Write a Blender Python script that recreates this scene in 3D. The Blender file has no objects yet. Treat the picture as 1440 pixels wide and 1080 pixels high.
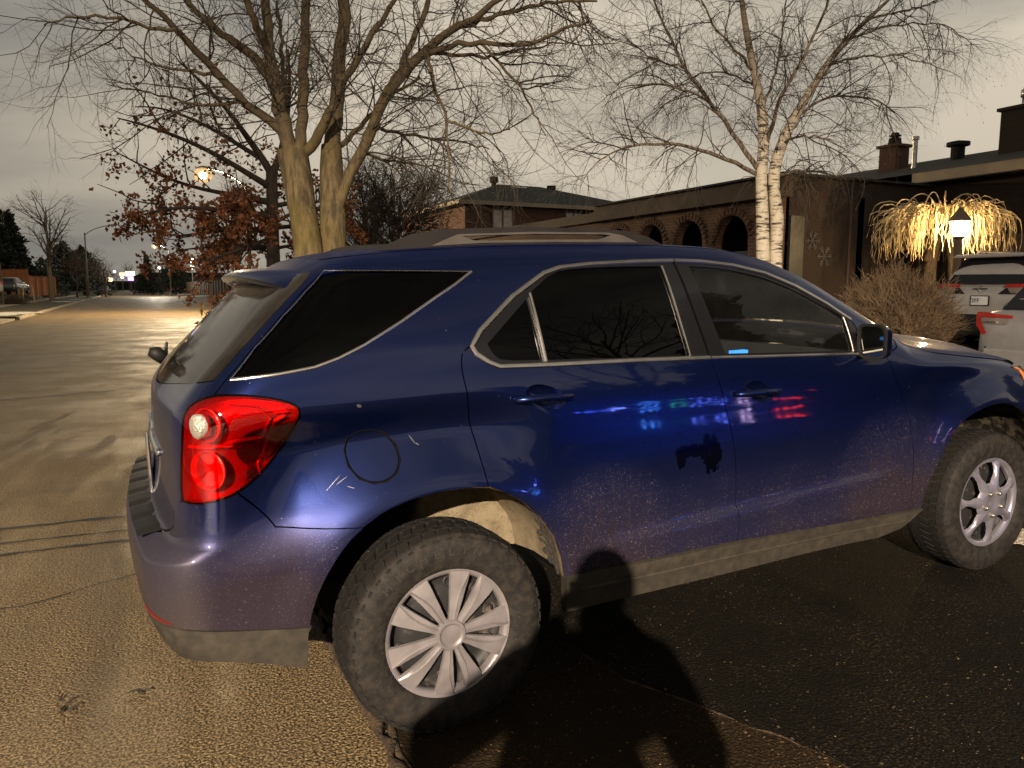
import bpy, bmesh, math, random
import numpy as np
from mathutils import Vector, Matrix
from mathutils.geometry import delaunay_2d_cdt
SC = bpy.context.scene
COL = SC.collection
R = math.radians
random.seed(7)
RNG = np.random.default_rng(7)

# ------------------------------------------------------------------ camera
CAM = np.array([-.8944, -3.1853, 1.5064]); YAW = .4525; PIT = .1264; FPX = 1079.38
cd = bpy.data.cameras.new("camera"); cam = bpy.data.objects.new("camera", cd); COL.objects.link(cam)
cam.location = CAM
cam.rotation_euler = (math.pi/2-PIT, 0, -YAW)
cd.sensor_width = 36; cd.lens = FPX/1440*36; cd.clip_start = .02; cd.clip_end = 3000
SC.camera = cam
_fw = np.array([math.sin(YAW)*math.cos(PIT), math.cos(YAW)*math.cos(PIT), -math.sin(PIT)])
_rt = np.array([math.cos(YAW), -math.sin(YAW), 0]); _up = np.cross(_rt, _fw)
def at(u, v, D):
    """photo pixel and depth along the view axis -> world point"""
    return CAM + D*(_fw + (u-720)/FPX*_rt - (v-540)/FPX*_up)
def gz(x):
    """height of the ground at x: flat street, then rising gently to the houses"""
    return float(np.interp(x, [-200, -6, -.2, 14, 30, 400], [0, 0, 0, .47, .6, .6]))
def on_ground(u, D, x_off=0):
    p = at(u, 403, D); return np.array([p[0], p[1], gz(p[0])])

# ------------------------------------------------------------------ sky, exposure
W = bpy.data.worlds.new("World"); SC.world = W; W.use_nodes = True
nt = W.node_tree; nt.nodes.clear()
def wn(t, **k):
    n = nt.nodes.new(t)
    for a, b in k.items(): setattr(n, a, b)
    return n
wo = wn('ShaderNodeOutputWorld'); bg = wn('ShaderNodeBackground'); tc = wn('ShaderNodeTexCoord')
mp = wn('ShaderNodeMapping'); mp.inputs['Scale'].default_value = (1.0, 1.4, 3.6); mp.inputs['Rotation'].default_value = (.0, .0, .5)
nz = wn('ShaderNodeTexNoise'); nz.inputs['Scale'].default_value = 1.5; nz.inputs['Detail'].default_value = 5; nz.inputs['Roughness'].default_value = .48
nz.inputs['Distortion'].default_value = .5
cr = wn('ShaderNodeValToRGB')
e = cr.color_ramp.elements
e[0].position = .38; e[0].color = (.160, .152, .137, 1)
e[1].position = .63; e[1].color = (.37, .325, .258, 1)
m = cr.color_ramp.elements.new(.5); m.color = (.270, .242, .196, 1)
sp = wn('ShaderNodeSeparateXYZ')
hz = wn('ShaderNodeMapRange'); hz.inputs['From Min'].default_value = 0; hz.inputs['From Max'].default_value = .30
hz.inputs['To Min'].default_value = 1.48; hz.inputs['To Max'].default_value = 1.88
gr = wn('ShaderNodeMapRange'); gr.inputs['From Min'].default_value = -.5; gr.inputs['From Max'].default_value = .55
gr.inputs['To Min'].default_value = .78; gr.inputs['To Max'].default_value = 1.02
mul = wn('ShaderNodeMath', operation='MULTIPLY')
L = nt.links.new
L(tc.outputs['Generated'], mp.inputs['Vector']); L(mp.outputs['Vector'], nz.inputs['Vector'])
L(nz.outputs['Fac'], cr.inputs['Fac']); L(cr.outputs['Color'], bg.inputs['Color'])
L(tc.outputs['Generated'], sp.inputs['Vector']); L(sp.outputs['Z'], hz.inputs['Value']); L(sp.outputs['X'], gr.inputs['Value'])
L(hz.outputs['Result'], mul.inputs[0]); L(gr.outputs['Result'], mul.inputs[1])
# town glow lights the low clouds; overhead, out of view, dimmed to deepen shadows
zen = wn('ShaderNodeMapRange', interpolation_type='SMOOTHSTEP'); zen.inputs['From Min'].default_value = .36; zen.inputs['From Max'].default_value = .75
zen.inputs['To Min'].default_value = 1; zen.inputs['To Max'].default_value = .34
mul2 = wn('ShaderNodeMath', operation='MULTIPLY'); L(sp.outputs['Z'], zen.inputs['Value']); L(mul.outputs[0], mul2.inputs[0]); L(zen.outputs['Result'], mul2.inputs[1])
L(mul2.outputs[0], bg.inputs['Strength']); L(bg.outputs['Background'], wo.inputs['Surface'])
SC.view_settings.view_transform = 'Standard'; SC.view_settings.look = 'None'
SC.view_settings.exposure = 0; SC.view_settings.gamma = 1
SC.cycles.max_bounces = 8; SC.cycles.transparent_max_bounces = 12; SC.cycles.diffuse_bounces = 3
SC.cycles.glossy_bounces = 4; SC.cycles.caustics_reflective = False; SC.cycles.caustics_refractive = False
SC.cycles.sample_clamp_indirect = 3; SC.cycles.use_denoising = True
# lamps of this place: strengths in watts; each is linked inside its own street lamp or lantern
KEY_W = 54000; TREE_LAMP_W = 12500; FAR_LAMP_W = 6000; LANTERN_W = 950

# ------------------------------------------------------------------ materials
MATS = {}
def mat(name, col, rough=.6, metal=0, coat=0, coat_rough=.05, var=0, vscale=6, bump=0, bscale=40, col2=None, spec=.5, emit=None, estr=0, wave=None, detail=4, thresh=None):
    m = bpy.data.materials.new(name); m.use_nodes = True; MATS[name] = m
    t = m.node_tree; b = t.nodes['Principled BSDF']; l = t.links.new
    b.inputs['Roughness'].default_value = rough; b.inputs['Metallic'].default_value = metal
    b.inputs['Coat Weight'].default_value = coat; b.inputs['Coat Roughness'].default_value = coat_rough
    b.inputs['Specular IOR Level'].default_value = spec
    b.inputs['Base Color'].default_value = (*col, 1)
    tcn = t.nodes.new('ShaderNodeTexCoord')
    if var or col2:
        n = t.nodes.new('ShaderNodeTexNoise'); n.inputs['Scale'].default_value = vscale; n.inputs['Detail'].default_value = detail
        l(tcn.outputs['Object'], n.inputs['Vector'])
        r = t.nodes.new('ShaderNodeValToRGB'); a, c = (thresh or (.32, .68))
        r.color_ramp.elements[0].position = a; r.color_ramp.elements[1].position = c
        c2 = col2 or [min(1, x*(1+var)) for x in col]; c1 = col if col2 else [x*(1-var) for x in col]
        r.color_ramp.elements[0].color = (*c1, 1); r.color_ramp.elements[1].color = (*c2, 1)
        l(n.outputs['Fac'], r.inputs['Fac']); l(r.outputs['Color'], b.inputs['Base Color'])
    if bump:
        n2 = t.nodes.new('ShaderNodeTexNoise'); n2.inputs['Scale'].default_value = bscale; n2.inputs['Detail'].default_value = 3
        l(tcn.outputs['Object'], n2.inputs['Vector'])
        bp = t.nodes.new('ShaderNodeBump'); bp.inputs['Strength'].default_value = bump; bp.inputs['Distance'].default_value = .02
        l(n2.outputs['Fac'], bp.inputs['Height']); l(bp.outputs['Normal'], b.inputs['Normal'])
    if emit:
        b.inputs['Emission Color'].default_value = (*emit, 1); b.inputs['Emission Strength'].default_value = estr
    return m
class NT:
    """small node-tree builder"""
    def __init__(s, name):
        s.m = bpy.data.materials.new(name); s.m.use_nodes = True; s.t = s.m.node_tree; s.b = s.t.nodes['Principled BSDF']
        s.out = s.t.nodes['Material Output']; MATS[name] = s.m
    def n(s, typ, inp=None, **k):
        x = s.t.nodes.new(typ)
        for a, b in k.items(): setattr(x, a, b)
        for a, v in (inp or {}).items():
            if isinstance(v, bpy.types.NodeSocket): s.t.links.new(v, x.inputs[a])
            else: x.inputs[a].default_value = v
        return x
    def math(s, op, a, b=0, clamp=False):
        x = s.n('ShaderNodeMath', {0: a, 1: b}, operation=op); x.use_clamp = clamp; return x.outputs[0]
    def mix(s, f, a, b):
        x = s.n('ShaderNodeMix', data_type='RGBA')
        for i, v in ((0, f), (6, a), (7, b)):
            if isinstance(v, bpy.types.NodeSocket): s.t.links.new(v, x.inputs[i])
            elif i == 0: x.inputs[0].default_value = v
            else: x.inputs[i].default_value = (*v, 1)
        return x.outputs[2]
    def noise(s, vec, scale, detail=3, rough=.5):
        return s.n('ShaderNodeTexNoise', {'Vector': vec, 'Scale': scale, 'Detail': detail, 'Roughness': rough}).outputs['Fac']
    def ramp(s, v, lo, hi, a=0., b=1.):
        return s.n('ShaderNodeMapRange', {'Value': v, 'From Min': lo, 'From Max': hi, 'To Min': a, 'To Max': b}, interpolation_type='SMOOTHSTEP').outputs[0]
    def set(s, **k):
        for a, v in k.items():
            i = s.b.inputs[a.replace('_', ' ')]
            if isinstance(v, bpy.types.NodeSocket): s.t.links.new(v, i)
            else: i.default_value = (*v, 1) if isinstance(v, tuple) and len(v) == 3 else v
        return s
    def bump(s, h, strength, dist=.01):
        x = s.n('ShaderNodeBump', {'Height': h, 'Strength': strength, 'Distance': dist}); s.t.links.new(x.outputs[0], s.b.inputs['Normal'])

# ------------------------------------------------------------------ objects
def tag(o, label=None, cat=None, group=None, kind=None):
    for k, v in (('label', label), ('category', cat), ('group', group), ('kind', kind)):
        if v: o[k] = v
    return o
def empty(name, loc=(0, 0, 0), rot=(0, 0, 0), **k):
    o = bpy.data.objects.new(name, None); COL.objects.link(o); o.location = loc; o.rotation_euler = rot
    o.empty_display_size = .2
    return tag(o, **k)
class MB:
    """collects shapes and links them as ONE mesh object"""
    def __init__(s): s.v = []; s.f = []; s.n = 0
    def add(s, v, f):
        v = np.asarray(v, float).reshape(-1, 3); s.v.append(v); k = s.n
        s.f += [tuple(int(i)+k for i in q) for q in f]; s.n += len(v); return s
    def box(s, c, d, rz=0, M=None, taper=1.):
        x, y, z = [q/2 for q in d]; t = taper
        v = np.array([(-x, -y, -z), (x, -y, -z), (x, y, -z), (-x, y, -z), (-x*t, -y*t, z), (x*t, -y*t, z), (x*t, y*t, z), (-x*t, y*t, z)])
        if M is not None: v = v @ np.array(M).T
        if rz: q, w = math.cos(rz), math.sin(rz); v = v @ np.array([[q, -w, 0], [w, q, 0], [0, 0, 1]]).T
        return s.add(v+np.array(c), [(0, 3, 2, 1), (4, 5, 6, 7), (0, 1, 5, 4), (1, 2, 6, 5), (2, 3, 7, 6), (3, 0, 4, 7)])
    def tube(s, pts, rad, n=8, cap=True):
        pts = np.asarray(pts, float); m = len(pts); rad = np.broadcast_to(np.asarray(rad, float), (m,))
        T = np.gradient(pts, axis=0); T /= np.maximum(np.linalg.norm(T, axis=1), 1e-9)[:, None]
        a = np.array([0, 0, 1.]) if abs(T[0, 2]) < .9 else np.array([1., 0, 0])
        u = np.cross(T[0], a); u /= np.linalg.norm(u); th = np.arange(n)*2*math.pi/n; vs = []
        for i in range(m):
            u = u-T[i]*(u@T[i]); u /= max(np.linalg.norm(u), 1e-9); w = np.cross(T[i], u)
            vs.append(pts[i]+rad[i]*(np.cos(th)[:, None]*u+np.sin(th)[:, None]*w))
        f = [(i*n+j, i*n+(j+1) % n, (i+1)*n+(j+1) % n, (i+1)*n+j) for i in range(m-1) for j in range(n)]
        if cap: f += [tuple(range(n-1, -1, -1)), tuple((m-1)*n+j for j in range(n))]
        return s.add(np.concatenate(vs), f)
    def lathe(s, prof, n=48, axis='z', c=(0, 0, 0)):
        """profile [(r, h)] turned about an axis through c"""
        th = np.arange(n)*2*math.pi/n; vs = []
        for r, h in prof:
            q = np.stack([r*np.cos(th), r*np.sin(th), np.full(n, h)], 1)
            if axis == 'y': q = np.stack([q[:, 0], q[:, 2], q[:, 1]], 1)
            if axis == 'x': q = np.stack([q[:, 2], q[:, 0], q[:, 1]], 1)
            vs.append(q)
        m = len(prof)
        f = [(i*n+j, i*n+(j+1) % n, (i+1)*n+(j+1) % n, (i+1)*n+j) for i in range(m-1) for j in range(n)]
        return s.add(np.concatenate(vs)+np.array(c), f)
    def prism(s, poly, a, b, plane='xz'):
        """polygon extruded between two values of the remaining axis"""
        n = len(poly); P = np.array(poly, float)
        def put(t):
            q = np.zeros((n, 3)); i = {'xz': (0, 2, 1), 'xy': (0, 1, 2), 'yz': (1, 2, 0)}[plane]
            q[:, i[0]] = P[:, 0]; q[:, i[1]] = P[:, 1]; q[:, i[2]] = t; return q
        f = [(j, (j+1) % n, n+(j+1) % n, n+j) for j in range(n)]+[tuple(range(n-1, -1, -1)), tuple(range(n, 2*n))]
        return s.add(np.concatenate([put(a), put(b)]), f)
    def sphere(s, c, r, n=16, m=10, sq=(1, 1, 1)):
        v = [(0, 0, 1)]+[(math.sin(math.pi*i/m)*math.cos(2*math.pi*j/n), math.sin(math.pi*i/m)*math.sin(2*math.pi*j/n), math.cos(math.pi*i/m)) for i in range(1, m) for j in range(n)]+[(0, 0, -1)]
        f = [(0, 1+j, 1+(j+1) % n) for j in range(n)]
        for i in range(m-2): f += [(1+i*n+j, 1+(i+1)*n+j, 1+(i+1)*n+(j+1) % n, 1+i*n+(j+1) % n) for j in range(n)]
        k = 1+(m-2)*n; f += [(k+j, k+n, k+(j+1) % n) for j in range(n)]
        return s.add(np.array(v)*r*np.array(sq)+np.array(c), f)
    def build(s, name, material, parent=None, smooth=False, angle=None, bevel=0, fixn=True, **k):
        me = bpy.data.meshes.new(name)
        v = np.concatenate(s.v) if s.v else np.zeros((0, 3)); me.from_pydata(v.tolist(), [], s.f)
        if fixn:
            bm = bmesh.new(); bm.from_mesh(me); bmesh.ops.recalc_face_normals(bm, faces=bm.faces); bm.to_mesh(me); bm.free()
        for q in (material if isinstance(material, (list, tuple)) else [material]): me.materials.append(q)
        if smooth or angle:
            me.shade_smooth()
            if angle: me.set_sharp_from_angle(angle=R(angle))
        o = bpy.data.objects.new(name, me); COL.objects.link(o)
        if parent: o.parent = parent
        if bevel:
            md = o.modifiers.new('bevel', 'BEVEL'); md.width = bevel; md.segments = 2; md.limit_method = 'ANGLE'; md.angle_limit = R(40)
        return tag(o, **k)
def copy_tree(o, parent=None):
    c = o.copy(); COL.objects.link(c)
    if parent: c.parent = parent
    for ch in o.children: copy_tree(ch, c)
    return c
# ------------------------------------------------------------------ shape of the blue car's body (car frame: x forward, y left, z up)
def hermite(xs, ys):
    xs=np.array(xs,float); ys=np.array(ys,float); h=np.diff(xs); d=np.diff(ys)/h
    m=np.zeros_like(xs); m[0]=d[0]; m[-1]=d[-1]
    for i in range(1,len(xs)-1):
        if d[i-1]*d[i]>0:
            w1=2*h[i]+h[i-1]; w2=h[i]+2*h[i-1]; m[i]=(w1+w2)/(w1/d[i-1]+w2/d[i])
    def f(x):
        x=np.clip(np.asarray(x,float),xs[0],xs[-1]); i=np.clip(np.searchsorted(xs,x)-1,0,len(xs)-2)
        t=(x-xs[i])/h[i]; t2=t*t; t3=t2*t
        return (2*t3-3*t2+1)*ys[i]+(t3-2*t2+t)*h[i]*m[i]+(-2*t3+3*t2)*ys[i+1]+(t3-t2)*h[i]*m[i+1]
    return f
def sst(x,a,b):
    t=np.clip((x-a)/(b-a),0,1); return t*t*(3-2*t)
def smax(a,b,k):
    h=np.maximum(k-np.abs(a-b),0)/k
    return np.maximum(a,b)+h*h*k*.25
# half width of the body by height
f_W=hermite([.10,.20,.30,.40,.46,.54,.62,.72,.82,.92,1.0,1.06,1.11,1.16,1.22,1.30,1.40,1.50,1.57,1.64,1.75],
            [.80,.83,.862,.886,.893,.896,.902,.910,.911,.905,.898,.893,.886,.876,.861,.838,.804,.764,.732,.695,.63])
# height of roof, windscreen and bonnet along the centre line
f_T=hermite([-1.2,-.60,-.45,-.30,0,.4,.8,1.1,1.35,1.55,1.75,1.95,2.12,2.22,2.3,2.6,2.9,3.2,3.5,3.75],
            [1.44,1.585,1.616,1.634,1.657,1.669,1.667,1.659,1.644,1.610,1.541,1.445,1.348,1.284,1.240,1.188,1.145,1.085,.99,.86])
# rear face by height, on the centre line
f_R=hermite([.20,.32,.42,.50,.58,.68,.735,.76,.785,.83,.95,1.08,1.15,1.20,1.36,1.50,1.60,1.70],
            [-.62,-.75,-.875,-.92,-.943,-.950,-.947,-.905,-.862,-.847,-.835,-.832,-.825,-.790,-.635,-.50,-.405,-.29])
f_F=hermite([.15,.30,.5,.7,.9,1.1],[3.55,3.66,3.72,3.72,3.66,3.5])
def arch(x,z,xc,r0,w):
    r=np.hypot(x-xc,(z-.352))
    return np.exp(-((r-r0)/w)**2)
def f_side(x,y,z):
    W=f_W(z+.04*(np.clip(x,-.8,2.6)-.6)*sst(z,.80,1.02)*(1-sst(z,1.3,1.5)))
    t=np.maximum(-.20-x,0)/.7; W=W-(.045+.035*sst(z,1.12,1.4))*t**2
    t=np.maximum(x-2.5,0)/1.2; W=W-.16*t**2.3
    t=np.maximum(x-1.0,0)/1.2; W=W-.035*t**2*sst(z,1.2,1.45)
    # flared arches, waist between them, ledge low on the doors
    up=sst(z,.40,.62)
    W=W+.016*arch(x,z,0,.50,.07)*(.35+.65*up)+.020*arch(x,z,2.857,.50,.09)*up
    r=np.hypot(x,z-.352)
    W=W-.064*sst(r,.50,.80)*sst(z,.66,.84)*(1-sst(z,1.02,1.17))*(1-sst(x,.0,.42))*sst(x,-.80,-.45)
    rf=np.hypot(x-2.857,z-.352)
    W=W-.022*sst(rf,.50,.74)*sst(z,.62,.80)*(1-sst(z,.98,1.08))*sst(x,2.15,2.5)*(1-sst(x,3.0,3.2))
    mid=sst(x,.50,.80)*(1-sst(x,1.95,2.25))
    zl=.535+.040*(x-.6)
    W=W+.016*mid*(1-sst(z,zl,zl+.045))*sst(z,.36,.46)-.010*mid*sst(z,zl,zl+.06)*(1-sst(z,.66,.84))
    return y-W
def f_top(x,y,z):
    c=.05+.03*sst(x,1.2,1.9)+.02*sst(x,2.2,2.5)
    bulge=.018*np.exp(-((np.abs(y)-.45)/.12)**2)*sst(x,2.3,2.5)
    return (z-(f_T(x)+bulge-c*y*y-.03*y**6))*(1-.22*sst(x,1.3,1.6)*(1-sst(x,2.1,2.3)))
def F(x,y,z):
    y=np.abs(y)
    s=f_side(x,y,z); t=f_top(x,y,z)
    rear=(f_R(z)+.085*y*y-x)*(1-.2*sst(z,1.15,1.3))
    fr=x-(f_F(z)-.20*y*y-.25*y**4)
    return smax(smax(smax(s,t,.09),rear,.15),fr,.25)
X0,Y0,RC=-.30,.50,.45
X1=3.10
def sz_ray(s):
    s=np.asarray(s,float); ang=np.clip((X0-s)/RC,0,math.pi/2)-np.clip((s-X1)/RC,0,math.pi/2)
    ox=np.clip(s,X0,X1)
    rear=np.maximum(X0-RC*math.pi/2-s,0)+np.maximum(s-X1-RC*math.pi/2,0)
    oy=np.where((s>X0)&(s<X1),.15,Y0-rear)
    return ox,oy,-np.sin(ang),np.cos(ang)
def solve(o,d,t1,off=0.):
    n=len(o); lo=np.zeros(n); hi=np.full(n,t1)
    for _ in range(34):
        m=.5*(lo+hi); p=o+d*m[:,None]; v=F(p[:,0],p[:,1],p[:,2])
        g=v<0; lo=np.where(g,m,lo); hi=np.where(g,hi,m)
    return o+d*lo[:,None]
def grad(P,e=.003):
    x,y,z=P.T
    g=np.stack([F(x+e,y,z)-F(x-e,y,z),F(x,y+e,z)-F(x,y-e,z),F(x,y,z+e)-F(x,y,z-e)],1)
    return g/np.maximum(np.linalg.norm(g,axis=1),1e-9)[:,None]
def P_side(sz):
    """(s,z) -> point on the right (y<0) flank or the tail"""
    sz=np.asarray(sz,float); ox,oy,dx,dy=sz_ray(sz[:,0])
    o=np.stack([ox,-oy,sz[:,1]],1); d=np.stack([dx,-dy,0*dx],1)
    return solve(o,d,1.3)
def inv_side(P):
    x,y,z=P; ya=-y
    if x>X1: return (X1+RC*math.atan2(x-X1,ya-Y0),z)
    if x>X0: return (x,z)
    if ya<Y0: return (X0-RC*math.pi/2-(Y0-ya),z)
    return (X0-RC*math.atan2(X0-x,ya-Y0),z)
def P_top(xy):
    xy=np.asarray(xy,float); n=len(xy)
    o=np.stack([xy[:,0],xy[:,1],np.full(n,.6)],1); d=np.tile([0,0,1.],(n,1))
    return solve(o,d,1.3)
def edge_z(x):
    """height of the roof-edge line (where flank meets top) at x"""
    x=np.atleast_1d(np.asarray(x,float)); lo=np.full(len(x),.5); hi=np.full(len(x),1.75)
    for _ in range(40):
        m=.5*(lo+hi)
        # on flank at height m: y=W ; compare with top
        W=-f_side(x,0*x,m); v=f_top(x,W,m)
        g=v<0; lo=np.where(g,m,lo); hi=np.where(g,hi,m)
    return lo
def edge_y(x):
    z=edge_z(x); P=P_side(np.stack([np.atleast_1d(x),z],1)); return -P[:,1],P[:,2]
# ------------------------------------------------------------------ materials of the cars
def paint_material():
    s = NT('blue_metallic_paint'); tcn = s.n('ShaderNodeTexCoord'); ob = tcn.outputs['Object']
    sp = s.n('ShaderNodeSeparateXYZ', {0: ob}); X, Z = sp.outputs['X'], sp.outputs['Z']
    big = s.noise(ob, 3.2, 5, .6)
    streak = s.noise(s.n('ShaderNodeMapping', {'Vector': ob, 'Scale': (9., 9., 1.6)}).outputs[0], 3, 4, .6)
    low = s.ramp(Z, .36, 1.0, 1., 0.)
    film = s.math('MULTIPLY', s.math('POWER', low, 1.15), s.math('ADD', .40, s.math('MULTIPLY', big, .95)))
    # road spray thrown up behind each wheel
    def spray(xc, zc, w, h):
        a = s.math('DIVIDE', s.math('SUBTRACT', X, xc), w); b = s.math('DIVIDE', s.math('SUBTRACT', Z, zc), h)
        d = s.math('ADD', s.math('MULTIPLY', a, a), s.math('MULTIPLY', b, b))
        return s.ramp(d, 0., 1., 1., 0.)
    sprays = s.math('ADD', s.math('ADD', spray(.62, .60, .34, .30), s.math('MULTIPLY', spray(-.55, .52, .32, .32), .6)), spray(2.15, .62, .42, .34))
    dirt = s.math('ADD', s.math('ADD', s.math('MULTIPLY', film, .80), .05), s.math('MULTIPLY', sprays, s.math('MULTIPLY', streak, .5)), True)
    dirt = s.math('ADD', dirt, s.math('MULTIPLY', s.math('MULTIPLY', s.ramp(X, -.28, -.55), s.ramp(Z, .88, .76)), .34), True)
    # wiped clean patch on the rear door
    def blob(xc, zc, w, h):
        wob = s.math('MULTIPLY', s.math('SUBTRACT', s.noise(s.n('ShaderNodeMapping', {'Vector': ob, 'Scale': (1.6, 1., .8)}).outputs[0], 26, 4, .65), .5), 4.2)
        a = s.math('DIVIDE', s.math('SUBTRACT', X, xc), w); b = s.math('DIVIDE', s.math('SUBTRACT', Z, zc), h)
        return s.ramp(s.math('ADD', s.math('ADD', s.math('MULTIPLY', a, a), s.math('MULTIPLY', b, b)), wob), .75, .95, 1., 0.)
    clean = s.math('MAXIMUM', blob(1.095, .835, .050, .075), s.math('MAXIMUM', blob(1.01, .855, .080, .028), blob(.952, .825, .020, .035)))
    right = s.ramp(sp.outputs['Y'], -.6, -.5, 1., 0.)
    clean = s.math('MULTIPLY', clean, right)
    dirt = s.math('MULTIPLY', dirt, s.math('SUBTRACT', 1., s.math('MULTIPLY', clean, .95)))
    def chip(xc, zc, w, h, sl):
        a = s.math('SUBTRACT', X, xc); b = s.math('SUBTRACT', s.math('SUBTRACT', Z, zc), s.math('MULTIPLY', a, sl)); a = s.math('DIVIDE', a, w); b = s.math('DIVIDE', b, h)
        return s.ramp(s.math('ADD', s.math('MULTIPLY', a, a), s.math('MULTIPLY', b, b)), .6, 1., 1., 0.)
    chips = chip(-.259, 1.151, .008, .006, -.3)
    for c_ in ((-.088, 1.022, .010, .0035, -1.6), (-.073, 1.006, .006, .0030, -.6), (-.35, .918, .026, .0010, .9), (-.325, .922, .020, .0009, .6), (-.488, 1.083, .004, .004, 0.), (-.30, .90, .012, .0010, -.4)): chips = s.math('MAXIMUM', chips, chip(*c_))
    chips = s.math('MULTIPLY', chips, right)
    fine = s.noise(ob, 260, 2, .6)
    zone = s.math('MULTIPLY', s.math('ADD', dirt, s.math('MULTIPLY', sprays, .6)), s.noise(ob, 14, 3))
    speck = s.math('MULTIPLY', s.ramp(fine, .63, .70), s.ramp(zone, .06, .30))
    speck = s.math('MULTIPLY', speck, s.ramp(X, -.50, -.25, .30, 1.))
    rare = s.math('MULTIPLY', s.ramp(s.noise(ob, 95, 1), .80, .82), .7)
    speck = s.math('MAXIMUM', speck, rare)
    base = s.mix(s.noise(ob, 600, 1), (.004, .0115, .066), (.008, .020, .105))
    scuff = s.n('ShaderNodeTexNoise', {'Vector': s.n('ShaderNodeMapping', {'Vector': ob, 'Scale': (2., 2., 14.), 'Rotation': (0., .5, 0.)}).outputs[0], 'Scale': 5., 'Detail': 6.}).outputs['Fac']
    c1 = s.mix(s.math('MULTIPLY', dirt, 1.15, True), base, (.026, .019, .027))
    c1 = s.mix(s.math('MULTIPLY', clean, .85), c1, (.002, .003, .014))
    c2 = s.mix(s.math('MULTIPLY', speck, .70), c1, (.30, .26, .235)); c2 = s.mix(s.math('MULTIPLY', chips, .55), c2, (.55, .52, .48))
    back = s.ramp(X, -.70, -.80); dirt = s.math('MAXIMUM', dirt, s.math('MULTIPLY', back, s.math('ADD', .30, s.math('MULTIPLY', big, .3)))); c2 = s.mix(s.math('MULTIPLY', back, .30), c2, (.10, .085, .07))  # tail tinted brown for dust and warm road reflection together
    upf = s.ramp(s.n('ShaderNodeSeparateXYZ', {0: s.n('ShaderNodeNewGeometry').outputs['Normal']}).outputs['Z'], .55, .95)
    s.set(Specular_IOR_Level=s.math('SUBTRACT', .5, s.math('MULTIPLY', dirt, .62), True))
    s.set(Base_Color=c2, Metallic=s.math('SUBTRACT', .92, s.math('MULTIPLY', dirt, .80), True),
          Roughness=s.math('ADD', s.math('ADD', s.math('ADD', .23, s.math('MULTIPLY', upf, .30)), s.math('MULTIPLY', dirt, .34)), s.math('MULTIPLY', speck, .3)),
          Coat_Weight=s.math('SUBTRACT', s.math('SUBTRACT', .95, s.math('MULTIPLY', upf, .85)), s.math('ADD', s.math('MULTIPLY', dirt, .75), s.math('MULTIPLY', speck, .3)), True),
          Coat_Roughness=s.math('ADD', .03, s.math('MULTIPLY', s.ramp(scuff, .4, .8), .06)), Coat_IOR=1.5)
    s.bump(s.math('ADD', fine, s.math('MULTIPLY', speck, 2.)), .12, .0012)
    return s.m
def glass_material(name, tint, film=.0, filmcol=(.2, .18, .16), rough=.015, ior=1.5):
    s = NT(name); t = s.t; t.nodes.remove(s.b)
    tr = s.n('ShaderNodeBsdfTransparent', {'Color': (*tint, 1)})
    gl = s.n('ShaderNodeBsdfGlossy', {'Color': (1, 1, 1, 1), 'Roughness': rough})
    fr = s.n('ShaderNodeFresnel', {'IOR': ior})
    mx = s.n('ShaderNodeMixShader', {0: fr.outputs[0]}); s.t.links.new(tr.outputs[0], mx.inputs[1]); s.t.links.new(gl.outputs[0], mx.inputs[2])
    if film:
        tcn = s.n('ShaderNodeTexCoord'); nz = s.noise(tcn.outputs['Object'], 7, 5, .65)
        df = s.n('ShaderNodeBsdfDiffuse', {'Color': (*filmcol, 1)})
        m2 = s.n('ShaderNodeMixShader', {0: s.math('MULTIPLY', s.ramp(nz, .25, .75, .4, 1.), film)})
        s.t.links.new(mx.outputs[0], m2.inputs[1]); s.t.links.new(df.outputs[0], m2.inputs[2]); mx = m2
    s.t.links.new(mx.outputs[0], s.out.inputs['Surface']); return s.m
M_PAINT = paint_material()
M_PRIV = glass_material('privacy_glass', (.010, .010, .012), .003, ior=1.28)
M_CLEAR = glass_material('window_glass', (.84, .88, .85), .02, ior=1.35)
M_REARGL = glass_material('dusty_rear_glass', (.012, .012, .012), .11, (.17, .145, .115), .08, ior=1.35)
M_TRIM = mat('black_gloss_trim', (.006, .006, .007), .18, coat=.2, spec=.3)
M_RUBBER = mat('black_plastic', (.012, .011, .010), .55, bump=.05, bscale=300, spec=.22)
M_SEAL = mat('window_seal', (.004, .004, .004), .7, spec=.04)
M_CHROME = mat('satin_chrome', (.62, .58, .52), .26, 1., var=.12, vscale=20)
M_CHROME2 = mat('bright_chrome', (.80, .80, .80), .10, 1.)
M_DARK = mat('wheel_well_black', (.004, .004, .004), .9, spec=.04)
M_CLAD = mat('dusty_grey_cladding', (.030, .026, .020), .75, spec=.2, bump=.08, bscale=160, col2=(.056, .046, .033), vscale=26, thresh=(.35, .75), detail=10)
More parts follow.
